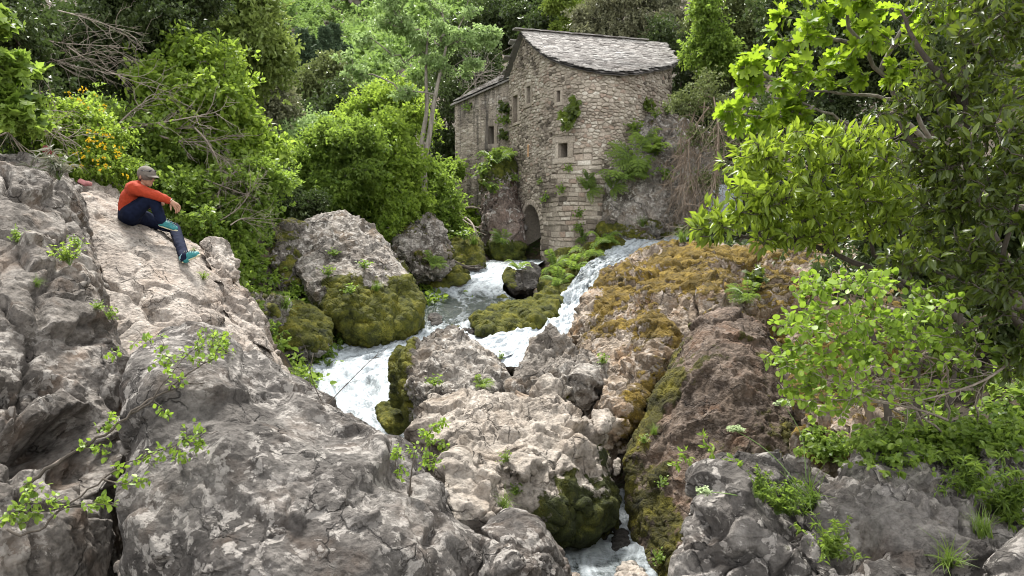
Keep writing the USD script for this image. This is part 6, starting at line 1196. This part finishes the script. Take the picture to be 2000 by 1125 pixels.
leafy('leafy_twigs', 'pink-stemmed young shoots with upright leaves left of the lower right rock', 'shoots', [[(1450, 985, 4.4), (1430, 930, 4.4), (1400, 890, 4.5), (1385, 870, 4.5)], [(1460, 990, 4.3), (1440, 950, 4.3), (1425, 920, 4.3)], [(1395, 935, 4.6), (1360, 900, 4.7), (1340, 885, 4.8)]],
      [(1380, 880, 4.5, 20, 14, .07, 24), (1335, 895, 4.8, 22, 18, .08, 30), (1430, 915, 4.35, 26, 24, .1, 50), (1320, 915, 4.8, 10, 8, .04, 10), (1375, 855, 4.5, 8, 10, .04, 10)], .045, .017, 'long', LM['round'], BARK['brown'], 92, whorl=5, r0=.004, r_tip=.0012, tl=.04, outward=.8)

# ------------------------------------------------------------------ small plants: each kind built once as a class, then placed one by one
_cls = stage.CreateClassPrim('/World/plant_kinds')
def plant_class(kind, variant, parts):
    base = f'/World/plant_kinds/{kind}_{variant}'; UsdGeom.Xform.Define(stage, base)
    for nm, M, m in parts:
        mm = usdkit.mesh(stage, f'{base}/{nm}', M.get(), m, True)
        UsdGeom.PrimvarsAPI(mm).CreatePrimvar('tone', Sdf.ValueTypeNames.FloatArray, 'vertex').Set(Vt.FloatArray.FromNumpy(M.tone().astype(np.float32))); mm.GetPrim().SetCustomDataByKey('kind', 'stuff')
def make_fern(rg):
    M = MB(); S = MB()
    for k in range(13):
        g = rg.uniform(0, 2 * np.pi); l = rg.uniform(.6, 1.0); rise = rg.uniform(.35, .9); c = np.array([[math.cos(g) * l * t, math.sin(g) * l * t, l * rise * math.sin(t * 2.3) * .75] for t in np.linspace(0, 1, 9)])
        S.add(*tube(c, np.linspace(.010, .003, 9), 3, False)); tone = rg.uniform()
        for i in range(1, 9):
            d = c[i] - c[i - 1]; d /= np.linalg.norm(d); sd = np.cross(d, [0, 0, 1.0]); sd /= np.linalg.norm(sd); w = .26 * l * math.sin(math.pi * min(1, (i + .6) / 9.2)) ** .8 + .02
            for h in (0, .5):
                for sgn in (-1, 1): p = c[i] - d * h * l / 9; v, f = leaf(w, .05 * l, 'card', .1, .25); M.add(v @ frame_of(sd * sgn + d * .45, np.array([0, 0, 1.0])).T + p, f, np.clip(tone + rg.normal() * .15, 0, 1))
    return [('fronds', M, LM['fresh']), ('stems', S, BARK['green'])]
def make_grass(rg, n=70):
    M = MB()
    for k in range(n):
        g = rg.uniform(0, 2 * np.pi); l = rg.uniform(.45, 1.0); b = rg.uniform(.15, .9); w = rg.uniform(.012, .024); o = rg.normal(size=2) * .10; dx = np.array([math.cos(g), math.sin(g)]); sx = np.array([-dx[1], dx[0]])
        v = []
        for t in (0, .35, .7, 1.0):
            c = [*(o + dx * l * b * t * t), l * (t - .35 * b * t * t)]
            for s in (-1, 1): v.append([c[0] + sx[0] * s * w * (1 - t * .9), c[1] + sx[1] * s * w * (1 - t * .9), c[2]])
        f = [];
        for i in range(3): a = 2 * i; f += [(a, a + 1, a + 3), (a, a + 3, a + 2)]
        M.add(v, f, rg.uniform())
    return [('blades', M, LM['grass'])]
def make_herb(rg, kind='oval', L=.24, Wd=.15, mt='fresh', n=15, per=7):
    M = MB(); S = MB()
    for k in range(n):
        g = rg.uniform(0, 2 * np.pi); l = rg.uniform(.5, 1.0); sp = rg.uniform(.1, .9); e = np.array([math.cos(g) * l * sp, math.sin(g) * l * sp, l * (1.05 - .5 * sp)]); c = spline([[0, 0, 0], e * .5 + [0, 0, .12 * l], e], 6); S.add(*tube(c, np.linspace(.012, .005, 6), 3, False))
        for i in range(per):
            p = c[rg.randint(2, 6)]; d = rg.normal(size=3) * [1, 1, .35] + [0, 0, .15]; s = rg.uniform(.6, 1.1); v, f = leaf(L * s, Wd * s, kind, rg.uniform(.05, .4), rg.uniform(0, .4)); M.add(v @ frame_of(d, np.array([0, 0, 1.0]) + rg.normal(size=3) * .4).T + p, f, rg.uniform())
    return [('leaves', M, LM[mt]), ('stems', S, BARK['green'])]
_rg = np.random.RandomState(100)
for v in range(2):
    plant_class('fern', v, make_fern(_rg)); plant_class('grass_tuft', v, make_grass(_rg)); plant_class('herb', v, make_herb(_rg)); plant_class('ivy', v, make_herb(_rg, 'maple', .34, .34, 'dark', 12, 6))
    plant_class('feathery_herb', v, make_herb(_rg, 'card', .17, .03, 'fresh', 26, 22)); plant_class('silver_plant', v, make_herb(_rg, 'long', .30, .05, 'dead', 22, 9)); plant_class('stonecrop', v, make_herb(_rg, 'card', .14, .07, 'spring', 22, 10))
_big = np.vstack([np.column_stack([pix(r.v), r.v]) for r in ROCKS]); _nrm = np.vstack([r.n for r in ROCKS])
_ok = np.sum(_nrm * (np.array([0, 0, H]) - _big[:, 2:]), 1) > 0; _big, _nrm = _big[_ok], _nrm[_ok]; _kd = cKDTree(_big[:, :2])
def surface(px, py, r=7):
    """The rock that the photograph shows at a pixel: its nearest point to the viewpoint there."""
    i = np.array(_kd.query_ball_point([px, py], r))
    if not len(i): i = np.array([_kd.query([px, py])[1]])
    j = i[np.argmin(_big[i, 3])]; return _big[j, 2:], _nrm[j]
def place(kind, label, px, py, size, cat, spot=None, variant=0, group=None, lean=.5, rz=None, name=None):
    p, n = surface(px, py) if spot is None else spot
    t = thing(name or kind, label, cat, group, p - n * .01)
    rg = np.random.RandomState(int(px * 7 + py)); z = np.array([0, 0, 1.0]) * (1 - lean) + n * lean; z /= np.linalg.norm(z); a = rg.uniform(0, 6.28) if rz is None else rz
    x = np.cross([math.cos(a), math.sin(a), .1], z); x /= np.linalg.norm(x); y = np.cross(z, x); m = np.eye(4); m[:3, :3] = np.stack([x, y, z]) * size
    op = UsdGeom.Xformable(t); op.ClearXformOpOrder(); m[3, :3] = p - n * .01; op.AddTransformOp().Set(Gf.Matrix4d(m.tolist()))
    t.GetReferences().AddInternalReference(f'/World/plant_kinds/{kind}_{variant}'); t.SetInstanceable(True)
    return t
def on_wall(px, py):
    s, z = W.hit(px, py); return W.xyz(np.array([s]), z, .03)[0], w_n(W, np.array([s]))[0]
for k, lb, px, py, sz, cat in [
    ('fern', 'fern cluster on the mill bank just right of the arch foot', 1075, 525, .75, 'fern'), ('fern', 'pale fern on the bank below the squared stones of the mill', 1115, 520, .7, 'fern'), ('fern', 'fern under the right corner of the mill base', 1150, 495, .8, 'fern'), ('fern', 'bright fern where the mill meets the right outcrop', 1175, 470, .75, 'fern'), ('fern', 'low fern at the tip of the mossy bank', 1090, 548, .6, 'fern'), ('fern', 'fern on top of the dark wet rock at the pool lip', 1012, 520, .5, 'fern'),
    ('fern', 'large fern clump on the outcrop right of the lower mill window', 1235, 320, 1.15, 'fern'), ('fern', 'second large fern drooping lower on that outcrop', 1215, 345, .95, 'fern'), ('fern', 'fern high on the outcrop under the mill wall', 1262, 270, .7, 'fern'), ('herb', 'leafy herb clump near the top of the right outcrop', 1285, 300, .9, 'herb'), ('stonecrop', 'yellowish plant on the crest of the right outcrop', 1300, 222, .55, 'plant'), ('grass_tuft', 'grass tuft on the right outcrop above the cascade', 1330, 300, .7, 'grass tuft'), ('herb', 'small leafy plant in the middle of the right outcrop', 1300, 350, .55, 'herb'), ('fern', 'fern at the left edge of the right outcrop beside the mill stones', 1192, 372, .6, 'fern'), ('fern', 'pale green fern halfway up the right outcrop', 1268, 300, .8, 'fern'), ('herb', 'broad leafy clump under the large ferns on the outcrop', 1248, 345, .9, 'herb'), ('herb', 'leafy clump at the top left of the right outcrop', 1242, 252, .6, 'herb'), ('stonecrop', 'bright cushion on the upper edge of the right outcrop', 1275, 235, .5, 'plant'), ('grass_tuft', 'grass fringe at the mossy foot of the right outcrop', 1255, 445, .5, 'grass tuft'),
    ('fern', 'yellow-green fern crowning the reddish outcrop', 968, 315, .9, 'fern'), ('herb', 'leafy plants spilling over the left side of the reddish outcrop', 945, 345, .8, 'herb'), ('fern', 'fern on the right shoulder of the reddish outcrop', 998, 300, .55, 'fern'), ('herb', 'green plants low on the moss of the reddish outcrop', 960, 372, .7, 'herb'), ('fern', 'fern hanging at the mossy foot of the reddish outcrop', 985, 468, .6, 'fern'), ('herb', 'green tuft beside the arch on the reddish outcrop', 1008, 352, .4, 'herb'),
    ('herb', 'leafy plant on the mossy rock left of the little fall', 905, 465, .6, 'herb'), ('grass_tuft', 'grass on the flat-topped mossy rock', 925, 470, .5, 'grass tuft'), ('fern', 'small fern at the left end of the hummocky pool rock', 845, 520, .5, 'fern'),
    ('herb', 'little plant on the face of the big pale-topped boulder', 655, 495, .26, 'herb'), ('herb', 'green sprig on the crest of the big pale-topped boulder', 712, 520, .3, 'herb'), ('grass_tuft', 'grass in the moss of the big boulder', 735, 560, .35, 'grass tuft'), ('herb', 'creeping plant low on the big boulder', 690, 570, .3, 'herb'), ('stonecrop', 'yellow-green plant on the shoulder of the big boulder', 640, 535, .35, 'plant'),
    ('grass_tuft', 'long grass between the seated man and the big boulder', 500, 545, .55, 'grass tuft'), ('herb', 'leafy herb above the mossy boulder on the left bank', 520, 560, .55, 'herb'), ('grass_tuft', 'grass hanging onto the wholly mossy boulder', 560, 600, .4, 'grass tuft'),
    ('grass_tuft', "short grass under the seated man's lower shoe", 378, 492, .16, 'grass tuft'), ('stonecrop', 'green cushion plant on the knobbly rocks', 400, 540, .13, 'cushion plant'), ('stonecrop', 'bright cushion plant in the crack left of the pale slope', 142, 515, .26, 'cushion plant'), ('silver_plant', 'silvery shrublet hanging over the top of the rock face', 112, 348, .42, 'shrublet'), ('herb', 'green sprig on the upper left rock face', 35, 470, .15, 'herb'), ('herb', 'thin leafy plant below the yellow flowers on the rock face', 150, 480, .14, 'herb'), ('grass_tuft', 'dry grass in a niche of the rock face', 75, 560, .11, 'grass tuft'), ('herb', 'sprig growing from the bend of the crack', 195, 605, .10, 'herb'), ('herb', 'tiny sprig in the crack below the bend', 212, 625, .12, 'herb'),
    ('herb', 'small bright plant on the mid-stream boulder edge', 850, 748, .2, 'herb'), ('fern', 'little fern at the top of the pitted boulder', 945, 752, .2, 'fern'), ('herb', 'plant in a notch of the mid-stream boulder', 985, 700, .13, 'herb'), ('stonecrop', 'moss-like plant in a hollow of the pitted boulder', 985, 900, .14, 'cushion plant'), ('grass_tuft', 'grass tuft at the foot of the pitted boulder', 988, 985, .18, 'grass tuft'), ('herb', 'tiny plant on the ridge top beside the pitted boulder', 1005, 960, .12, 'herb'),
    ('herb', 'small plant on the brown moss of the weeping slab', 1255, 860, .11, 'herb'), ('grass_tuft', 'grass blades on the yellow moss edge of the slab', 1275, 840, .16, 'grass tuft'), ('herb', 'green plant halfway down the weeping slab', 1295, 945, .12, 'herb'), ('herb', 'little plant at the foot of the weeping slab', 1290, 1090, .14, 'herb'), ('herb', 'plant on the edge of the dark cleft', 1180, 705, .18, 'herb'), ('fern', 'small fern dangling over the black hollow in the mossy slope', 1465, 580, .4, 'fern'), ('ivy', 'ivy hanging from the rim of the black hollow', 1470, 560, .4, 'ivy'), ('grass_tuft', 'grass along the top of the mossy slope', 1330, 472, .45, 'grass tuft'), ('grass_tuft', 'bright grass where the cascade passes behind the mossy slope', 1375, 468, .6, 'grass tuft'), ('fern', 'green fern at the upper edge of the mossy slope', 1345, 462, .55, 'fern'),
    ('feathery_herb', 'feathery green herb in the dip of the smooth lower right rock', 1520, 1000, .24, 'herb'), ('feathery_herb', 'second feathery herb nearer the crack of the lower right rock', 1480, 975, .18, 'herb'), ('grass_tuft', 'long grass arching in the dip of the lower right rock', 1580, 985, .26, 'grass tuft'), ('feathery_herb', 'dark feathery tuft in the hollow near the bottom right', 1615, 1085, .24, 'herb'), ('feathery_herb', 'tall feathery herb before the large lichened rock', 1950, 1000, .42, 'herb'), ('grass_tuft', 'grass beside the tall feathery herb at the right edge', 1920, 1040, .2, 'grass tuft'), ('feathery_herb', 'feathery herb on the face of the large lichened rock', 1890, 960, .3, 'herb'), ('grass_tuft', 'grass tuft by the small dark corner rock', 1850, 1100, .2, 'grass tuft')]:
    place(k, lb, px, py, sz, cat, variant=(px + py) % 2)
for k, lb, px, py, sz, cat in [('ivy', 'upper ivy tuft right of the slit on the mill wall', 1126, 215, .65, 'ivy'), ('ivy', 'dark ivy bush above the lower mill window', 1115, 245, .75, 'ivy'), ('ivy', 'ivy strand between the two ivy tufts on the mill', 1124, 230, .45, 'ivy'), ('fern', 'fern clump rooted low in the mill wall near the outcrop', 1150, 372, .6, 'fern'), ('fern', 'small fern above the low clump on the mill wall', 1148, 352, .4, 'fern'), ('herb', 'green tuft in the mill wall above the arch crown', 1072, 388, .38, 'herb'), ('herb', 'little tuft on the mill wall left of the fern clump', 1102, 372, .35, 'herb'), ('herb', 'small plant below the lower mill window', 1115, 330, .3, 'herb'), ('herb', 'sprig in the squared stones of the mill', 1133, 420, .34, 'herb'), ('herb', 'sprig lower down in the squared stones of the mill', 1131, 445, .34, 'herb'), ('ivy', 'ivy patch on the mill wall under the right part of the roof', 1256, 212, .5, 'ivy'), ('herb', 'faded tuft on the mill wall beside the peg', 1060, 355, .25, 'herb'), ('fern', 'fern at the right corner of the mill foot', 1136, 463, .35, 'fern')]:
    place(k, lb, px, py, sz, cat, spot=on_wall(px, py), lean=.75)
def on_shed(px, py):
    s, z = W2.hit(px, py); return W2.xyz(np.array([s]), z, .03)[0], w_n(W2, np.array([s]))[0]
for k, lb, px, py, sz, cat in [('ivy', 'bright creeper in the corner between mill and outbuilding, upper tuft', 990, 218, .6, 'creeper'), ('herb', 'bright creeper leaves beside the tall mill opening', 992, 240, .6, 'creeper'), ('ivy', 'creeper tail above the reddish outcrop', 988, 270, .5, 'creeper'), ('herb', 'plant sprouting from the small outbuilding window', 918, 214, .42, 'herb')]:
    place(k, lb, px, py, sz, cat, spot=on_shed(px, py), lean=.6)
# leafy cover on the ground above the lower right rocks and on the left slope
def cover(name, label, region, n, protos, m, sc, seed, zoff=.0):
    rg = np.random.RandomState(seed); P = []
    while len(P) < n:
        x0, x1, y0, y1 = region; p = np.stack([rg.uniform(x0, x1, n), rg.uniform(y0, y1, n)], 1); z = ground_z(p[:, 0], p[:, 1]); q = np.column_stack([p, z + zoff]); P += list(q[fbm(q, .8, 2, seed) > -.1])
    P = np.array(P[:n]); instancer(name, None, protos, m, P, rg.uniform(*sc, n), rg, .2, label=label); tag(stage.GetPrimAtPath(f'/World/{name}'), cat='undergrowth')
_pl = [sprig(_rg, 40, .28, .085, .06, 'oval', 1.3, .35)[0] for _ in range(4)]
cover('right_bank_undergrowth', 'low leafy undergrowth carpeting the bank beneath the right-hand shrubs', (2.2, 15, 4.6, 18), 2600, _pl, LM['fresh'], (.6, 1.2), 120, .08)
cover('slope_undergrowth', 'brambly undergrowth carpeting the left slope under the trees', (-20, -3.2, 10.5, 28), 4200, _pl, LM['fresh'], (.8, 1.6), 121, .12)
cover('valley_undergrowth', 'bushy undergrowth in the valley bottom behind the boulders', (-9, -1.6, 22, 44), 1500, _pl, LM['spring'], (1.2, 2.4), 122, .2)
cover('mill_undergrowth', 'shady undergrowth on the slope behind and right of the mill', (4.5, 24, 22, 52), 2600, _pl, LM['oak'], (1.2, 2.6), 123, .2)
_w = np.random.RandomState(124); _t = np.array([surface(px, py)[0] for px, py in zip(_w.uniform(1575, 2000, 230), _w.normal(868, 22, 230))]); _t = _t[np.hypot(_t[:, 0], _t[:, 1]) < 7]
instancer('rock_top_undergrowth', None, [sprig(_w, 22, .13, .045, .034, 'oval', 1.3, .4)[0] for _ in range(4)], LM['fresh'], _t + [0, 0, .05], _w.uniform(.6, 1.2, len(_t)), _w, .3, label='ivy-like green leaves trailing over the top edge of the large lichened rock')
tag(stage.GetPrimAtPath('/World/rock_top_undergrowth'), cat='undergrowth')
# tall flower heads
def umbel(label, px, py, foot, d, size, seed):
    rg = np.random.RandomState(seed); t = thing('umbel_flower', label, 'wildflower'); a, b = at(*foot), at(px, py, d); c = spline([a, (a * .45 + b * .55) + [.06, 0, .02], b], 12); obj('stem', tube(c, np.linspace(.0035, .0022, 12), 5), BARK['green'], t, smooth=True)
    M, S = MB(), MB()
    for k in range(26):
        g = k * 2.4; r = size * math.sqrt((k + .5) / 26); e = b + [math.cos(g) * r, math.sin(g) * r, size * .45 - .25 * r]; S.add(*tube([b, e], [.0012, .0009], 3, False))
        for j in range(9): v, f = leaf(.016, .014, 'card', .1, .1); M.add(v @ frame_of(rg.normal(size=3) * [1, 1, .3], np.array([0, 0, 1.0])).T + e + rg.normal(size=3) * .006, f, rg.uniform())
    obj('flower_head', M.get(), LM['white'], t, prim={'tone': M.tone()}); obj('rays', S.get(), BARK['green'], t)
umbel('cream umbel flower on a long curved stem before the weeping slab', 1437, 842, (1575, 985, 4.3), 4.5, .05, 1)
umbel('second cream umbel flower, higher and closer to the shrub', 1530, 790, (1575, 980, 4.5), 4.7, .045, 2)
umbel('faded drooping umbel in front of the smooth lower right rock', 1375, 962, (1470, 990, 4.1), 4.0, .035, 3)
# ------------------------------------------------------------------ the seated man
SKIN = plain('skin', (0.30, 0.165, 0.11), .55, .12, 40, .1, .002); SHIRT = plain('orange_red_knit', (0.27, 0.032, 0.012), .85, .18, 60, .4, .004, .2); TROUS = plain('navy_trousers', (0.007, 0.010, 0.024), .9, .35, 25, .4, .006, .06)
SHOE = plain('teal_shoe', (0.02, 0.15, 0.16), .6, .3, 60); SOLE = plain('pale_sole', (0.55, 0.52, 0.36), .6, .15, 30); LACE = plain('dark_laces', (0.015, 0.02, 0.025), .6); SOCK = plain('grey_blue_sock', (0.18, 0.30, 0.34), .85)
CAP = plain('grey_brown_cap', (0.10, 0.085, 0.072), .85, .2, 50); HAIR = plain('dark_hair', (0.03, 0.022, 0.018), .6); LENS = plain('dark_lens', (0.01, 0.01, 0.012), .15, .1, 10, 0, .001, .6); PATCH = plain('blue_panel', (0.015, 0.038, 0.11), .9, .3, 25, .4, .006, .06); EYEW = plain('eye', (0.5, 0.46, 0.42), .3); BAND = plain('wrist_band', (0.5, 0.48, 0.45), .5)
_D = surface(262, 436, 3)[0][1] - .06; _dk = surface(341, 462, 3)[0][1] - .10 - _D; _df = surface(362, 514, 3)[0][1] - .05 - _D; _dn = min(-.08, surface(322, 452, 3)[0][1] - .12 - _D)
print('seat', _D, _dk, _df, _dn)
def J(px, py, dd=0.0): return at(px, py, _D + dd)
def bones(chains, l=.012, it=8):
    """Chains of (point, radius): hulls of neighbouring balls joined into one smooth body."""
    M = None
    for ch in chains:
        for (a, ra), (b, rb) in zip(ch[:-1], ch[1:]):
            p = np.vstack([trimesh.creation.icosphere(2, ra).vertices + a, trimesh.creation.icosphere(2, rb).vertices + b]); k = manifold3d.Manifold.hull_points(p); M = k if M is None else M + k
    m = M.to_mesh(); v, f = refine(np.array(m.vert_properties[:, :3], float), np.array(m.tri_verts, int), l)
    return trimesh.smoothing.filter_taubin(trimesh.Trimesh(v, f, process=False), iterations=it)
man = thing('person', 'man in orange-red jumper, navy trousers, teal shoes and cap sitting on the pale rock slope', 'person')
hipN, hipF = J(256, 417, -.08), J(258, 419, .10); kneeN, kneeF = J(297, 383, -.10), J(341, 446, _dk); ankN, ankF = J(316, 432, _dn), J(360, 502, _df)
shN, shF = J(262, 368, -.15), J(264, 368, .17); elN, wrN = J(303, 381, -.14), J(333, 393, -.08); elF, wrF = J(283, 400, .16), J(306, 396, .08)
head = J(286.5, 346); neck = J(276, 363); chest = J(259, 384, .0); waist = J(252, 408, .01); pel = J(257, 418, .01)
FWD = np.array([.93, -.30, -.22]); FWD /= np.linalg.norm(FWD); RGT = np.cross(FWD, [0, 0, 1.0]); RGT /= np.linalg.norm(RGT); UPV = np.cross(RGT, FWD)
hp = lambda f, r, u: head + FWD * f + RGT * r + UPV * u
# hand hanging from the near wrist: palm and five bent fingers
hd = J(344, 402, -.06) - wrN; hd /= np.linalg.norm(hd); side = np.cross(hd, [0, -1.0, .2]); side /= np.linalg.norm(side); nrm = np.cross(hd, side); palm = wrN + hd * .085
fing = []
for k, (o, ln) in enumerate([(-.030, .072), (-.010, .082), (.011, .078), (.031, .062)]):
    b = palm + side * o; d1 = hd * .8 + np.array([.05, 0, -.45]) + side * o * 4; d1 /= np.linalg.norm(d1); d2 = d1 * .6 + np.array([-.25, .1, -.85]); d2 /= np.linalg.norm(d2)
    fing.append([(b, .010), (b + d1 * ln * .5, .0095), (b + d1 * ln * .5 + d2 * ln * .32, .0085), (b + d1 * ln * .5 + d2 * ln * .5 - np.array([.008, 0, .006]), .007)])
tb = wrN + hd * .03 + side * .03; td = hd * .6 + side * .55 + np.array([0, -.3, -.35]); td /= np.linalg.norm(td); fing.append([(tb, .014), (tb + td * .035, .011), (tb + td * .065, .009)])
body = [[(pel, .12), (waist, .112), (chest, .118), (J(266, 370), .09), (neck, .055), (hp(-.012, 0, -.06), .052)],
        [(hp(-.022, 0, .028), .088), (hp(.020, 0, .022), .080)], [(hp(.035, 0, -.035), .055), (hp(.062, 0, -.082), .026)], [(hp(-.02, 0, -.02), .07), (hp(.045, 0, -.06), .045)],
        [(hp(.088, 0, .022), .010), (hp(.110, 0, -.016), .013), (hp(.090, 0, -.030), .011)], [(hp(.082, 0, -.055), .012), (hp(.088, 0, -.050), .010)], [(hp(.085, .03, .034), .012), (hp(.085, -.03, .034), .012)],
        [(hp(-.012, .080, .012), .018), (hp(-.016, .086, -.018), .012)], [(hp(-.012, -.080, .012), .018), (hp(-.016, -.086, -.018), .012)],
        [(shN, .062), (elN, .043), (wrN, .029)], [(wrN, .027), (wrN + hd * .03, .032), (palm + side * .018, .018)], [(wrN + hd * .03, .03), (palm - side * .022, .018)], *fing, [(shF, .06), (elF, .042), (wrF, .028), (wrF + np.array([.07, 0, -.01]), .03)],
        [(hipN, .09), (kneeN, .052), (ankN, .036)], [(hipF, .09), (kneeF, .052), (ankF, .036)]]
bd = bones(body, .009, 6); obj('body', bd, SKIN, man, smooth=True)
sh = bones([[(J(252, 413, .01), .124), (J(252, 402, .01), .120), (J(258, 385), .128), (J(265, 370), .104), (J(273.5, 363), .064)], [(J(262, 372), .11), (shN, .074), (elN, .055), (J(329, 391.5, -.09), .041)], [(J(262, 372), .11), (shF, .072), (elF, .053), (wrF, .040)]], .013, 5)
sv = np.array(sh.vertices); sv += vnormals(sv, sh.faces) * (fbm(sv, .13, 3, 7, ridged=True) * .010)[:, None]; obj('jumper', (sv, sh.faces), SHIRT, man, smooth=True)
tr = bones([[(J(254, 419, .01), .138), (hipN, .108), ((hipN + kneeN) / 2, .086), (kneeN, .069), ((kneeN + ankN) / 2, .060), (ankN, .054)], [(J(254, 419, .01), .138), (hipF, .108), ((hipF + kneeF) / 2, .084), (kneeF, .068), ((kneeF * .45 + ankF * .55), .060), (ankF, .054)]], .013, 5)
tv = np.array(tr.vertices); tv += vnormals(tv, tr.faces) * (fbm(tv, .10, 3, 9, ridged=True) * .009)[:, None]; obj('trousers', (tv, tr.faces), TROUS, man, smooth=True)
pt = bones([[((hipF * .35 + kneeF * .65), .084), (kneeF * .95 + hipF * .05, .073)]], .014, 5); obj('knee_panel', pt, PATCH, man, smooth=True)
def shoe(ank, toe_px, heel_px, dd):
    toe, heel = J(*toe_px, dd), J(*heel_px, dd); d = (toe - heel) / np.linalg.norm(toe - heel); s = np.cross(d, [0, 0, 1.0]); s /= np.linalg.norm(s); u = np.cross(s, d); mid = (toe + heel) / 2; low = lambda p: p + u * .018
    m = bones([[(heel + u * .055, .038), (mid + u * .048, .040), (toe - d * .035 + u * .030, .030)], [(heel + u * .055, .04), (ank - u * .01, .046)], [(mid + u * .055, .036), (ank + d * .02 - u * .01, .040)], [(heel + d * .02 + u * .035, .038), (toe - d * .05 + s * .012 + u * .028, .030)]], .009, 4); sp = obj('shoe', m, SHOE, man, smooth=True)
    so = bones([[(heel + u * .004, .030), (mid - s * .006 + u * .0, .034), (toe - d * .03 + u * .010, .030)]], .01, 3); q = (np.array(so.vertices) - mid); h = q @ u; q = q - np.outer(h, u) * .55; obj('sole', (q + mid + u * .004, so.faces), SOLE, sp, smooth=True)
    M = MB()
    for k in range(5): c = mid + d * (.06 - .028 * k) + u * (.080 + .008 * k); M.add(*tube([c - s * .028 - u * .014, c + u * .006, c + s * .028 - u * .014], .005, 5))
    M.add(*tube([mid - s * .041 + u * .03 - d * .03, mid - s * .042 + u * .06 + d * .02], .009, 5)); obj('laces', M.get(), LACE, sp, smooth=True)
    obj('sock', tube([ank - u * .0, ank + (ank - (mid + heel) / 2) / np.linalg.norm(ank - (mid + heel) / 2) * .05], [.050, .054], 12), SOCK, man, smooth=True)
shoe(J(317, 435, _dn), (347, 452), (314, 442), _dn); shoe(J(362, 505, _df), (392, 498), (360, 512), _df)
cp = manifold3d.Manifold.hull_points(np.vstack([trimesh.creation.icosphere(3, .101).vertices * [1, 1, .98] + hp(-.022, 0, .040), trimesh.creation.icosphere(3, .094).vertices + hp(.016, 0, .036)])).trim_by_plane(list(map(float, UPV * .96 + FWD * .12)), float((hp(0, 0, .046)) @ (UPV * .96 + FWD * .12)))
m = cp.to_mesh(); v, f = refine(np.array(m.vert_properties[:, :3], float), np.array(m.tri_verts, int), .012); obj('cap', (laplace(v, f, 2, .3), f), CAP, man, smooth=True)
g = np.linspace(-1.15, 1.15, 15); A = np.array([hp(-.01 + .104 * math.cos(a), .096 * math.sin(a), .052) for a in g]); Bq = np.array([hp(.050 + .118 * math.cos(a) ** 1.0, .092 * math.sin(a), .030 - .012 * (1 - math.cos(a))) for a in g]); n = len(g)
pv = np.vstack([A, Bq, A - UPV * .006, Bq - UPV * .006]); pf = []
for i in range(n - 1): pf += [(i, n + i, n + i + 1), (i, n + i + 1, i + 1), (2 * n + i, 3 * n + i + 1, 3 * n + i), (2 * n + i, 2 * n + i + 1, 3 * n + i + 1), (n + i, 3 * n + i, 3 * n + i + 1), (n + i, 3 * n + i + 1, n + i + 1)]
obj('cap_peak', (pv, np.array(pf)), CAP, man)
hr = bones([[(hp(-.055, 0, .005), .066), (hp(-.050, 0, -.035), .048)], [(hp(-.03, .04, .01), .052), (hp(-.04, .035, -.03), .040)], [(hp(-.03, -.04, .01), .052), (hp(-.04, -.035, -.03), .040)]], .012, 3); obj('hair', hr, HAIR, man, smooth=True)
sg_ = MB()
for s in (-1, 1): b = trimesh.creation.icosphere(2, 1.0); vv = b.vertices * [.026, .008, .018]; Rm = np.stack([RGT, FWD, UPV], 1); sg_.add(vv @ Rm.T + hp(.078, .036 * s, .088), b.faces); sg_.add(*tube([hp(.074, .060 * s, .088), hp(-.01, .103 * s, .078)], .004, 5))
sg_.add(*tube([hp(.088, -.015, .09), hp(.088, .015, .09)], .004, 5)); obj('sunglasses', sg_.get(), LENS, man, smooth=True)
ey = MB()
for s in (-1, 1): b = trimesh.creation.icosphere(2, .011); ey.add(b.vertices + hp(.076, .032 * s, .012), b.faces)
obj('eyes', ey.get(), HAIR, man, smooth=True); obj('eyebrows', MB().add(*tube([hp(.088, .016, .036), hp(.080, .05, .036)], .005, 5)).add(*tube([hp(.088, -.016, .036), hp(.080, -.05, .036)], .005, 5)).get(), HAIR, man, smooth=True)
obj('mouth', tube([hp(.086, -.018, -.053), hp(.095, 0, -.052), hp(.086, .018, -.053)], .004, 5), plain('lips', (.30, .12, .09), .5), man, smooth=True)
th = np.linspace(0, 2 * np.pi, 18); obj('wrist_band', tube([wrN + (side * math.cos(a) + nrm * math.sin(a)) * .033 - hd * .005 for a in th], .005, 5), BAND, man, smooth=True)

# cloth showing behind the crest of the rocks
CLOTH = plain('dark_red_cloth', (0.10, 0.012, 0.011), .85, .25, 40, .4, .006, .2); PINK = plain('pink_cloth', (0.30, 0.13, 0.13), .85, .25, 40, .4, .006, .2)
for nm, lb, pts, m in [('cloth', 'dark red cloth showing behind the crest of the rock face', [((88, 292, 9.3), .03), ((98, 302, 9.3), .038), ((107, 309, 9.3), .03)], CLOTH), ('cloth', 'crumpled pink cloth lying at the top of the slope left of the rough pale block', [((156, 354, 10.5), .02), ((165, 358, 10.5), .028), ((175, 359, 10.5), .016)], PINK)]:
    c = bones([[(at(*p), r) for p, r in pts]], .012, 3); v = np.array(c.vertices); v += vnormals(v, c.faces) * (fbm(v, .08, 3, 5, ridged=True) * .018)[:, None]; obj(nm, (v, c.faces), m, smooth=True, label=lb, cat='cloth')
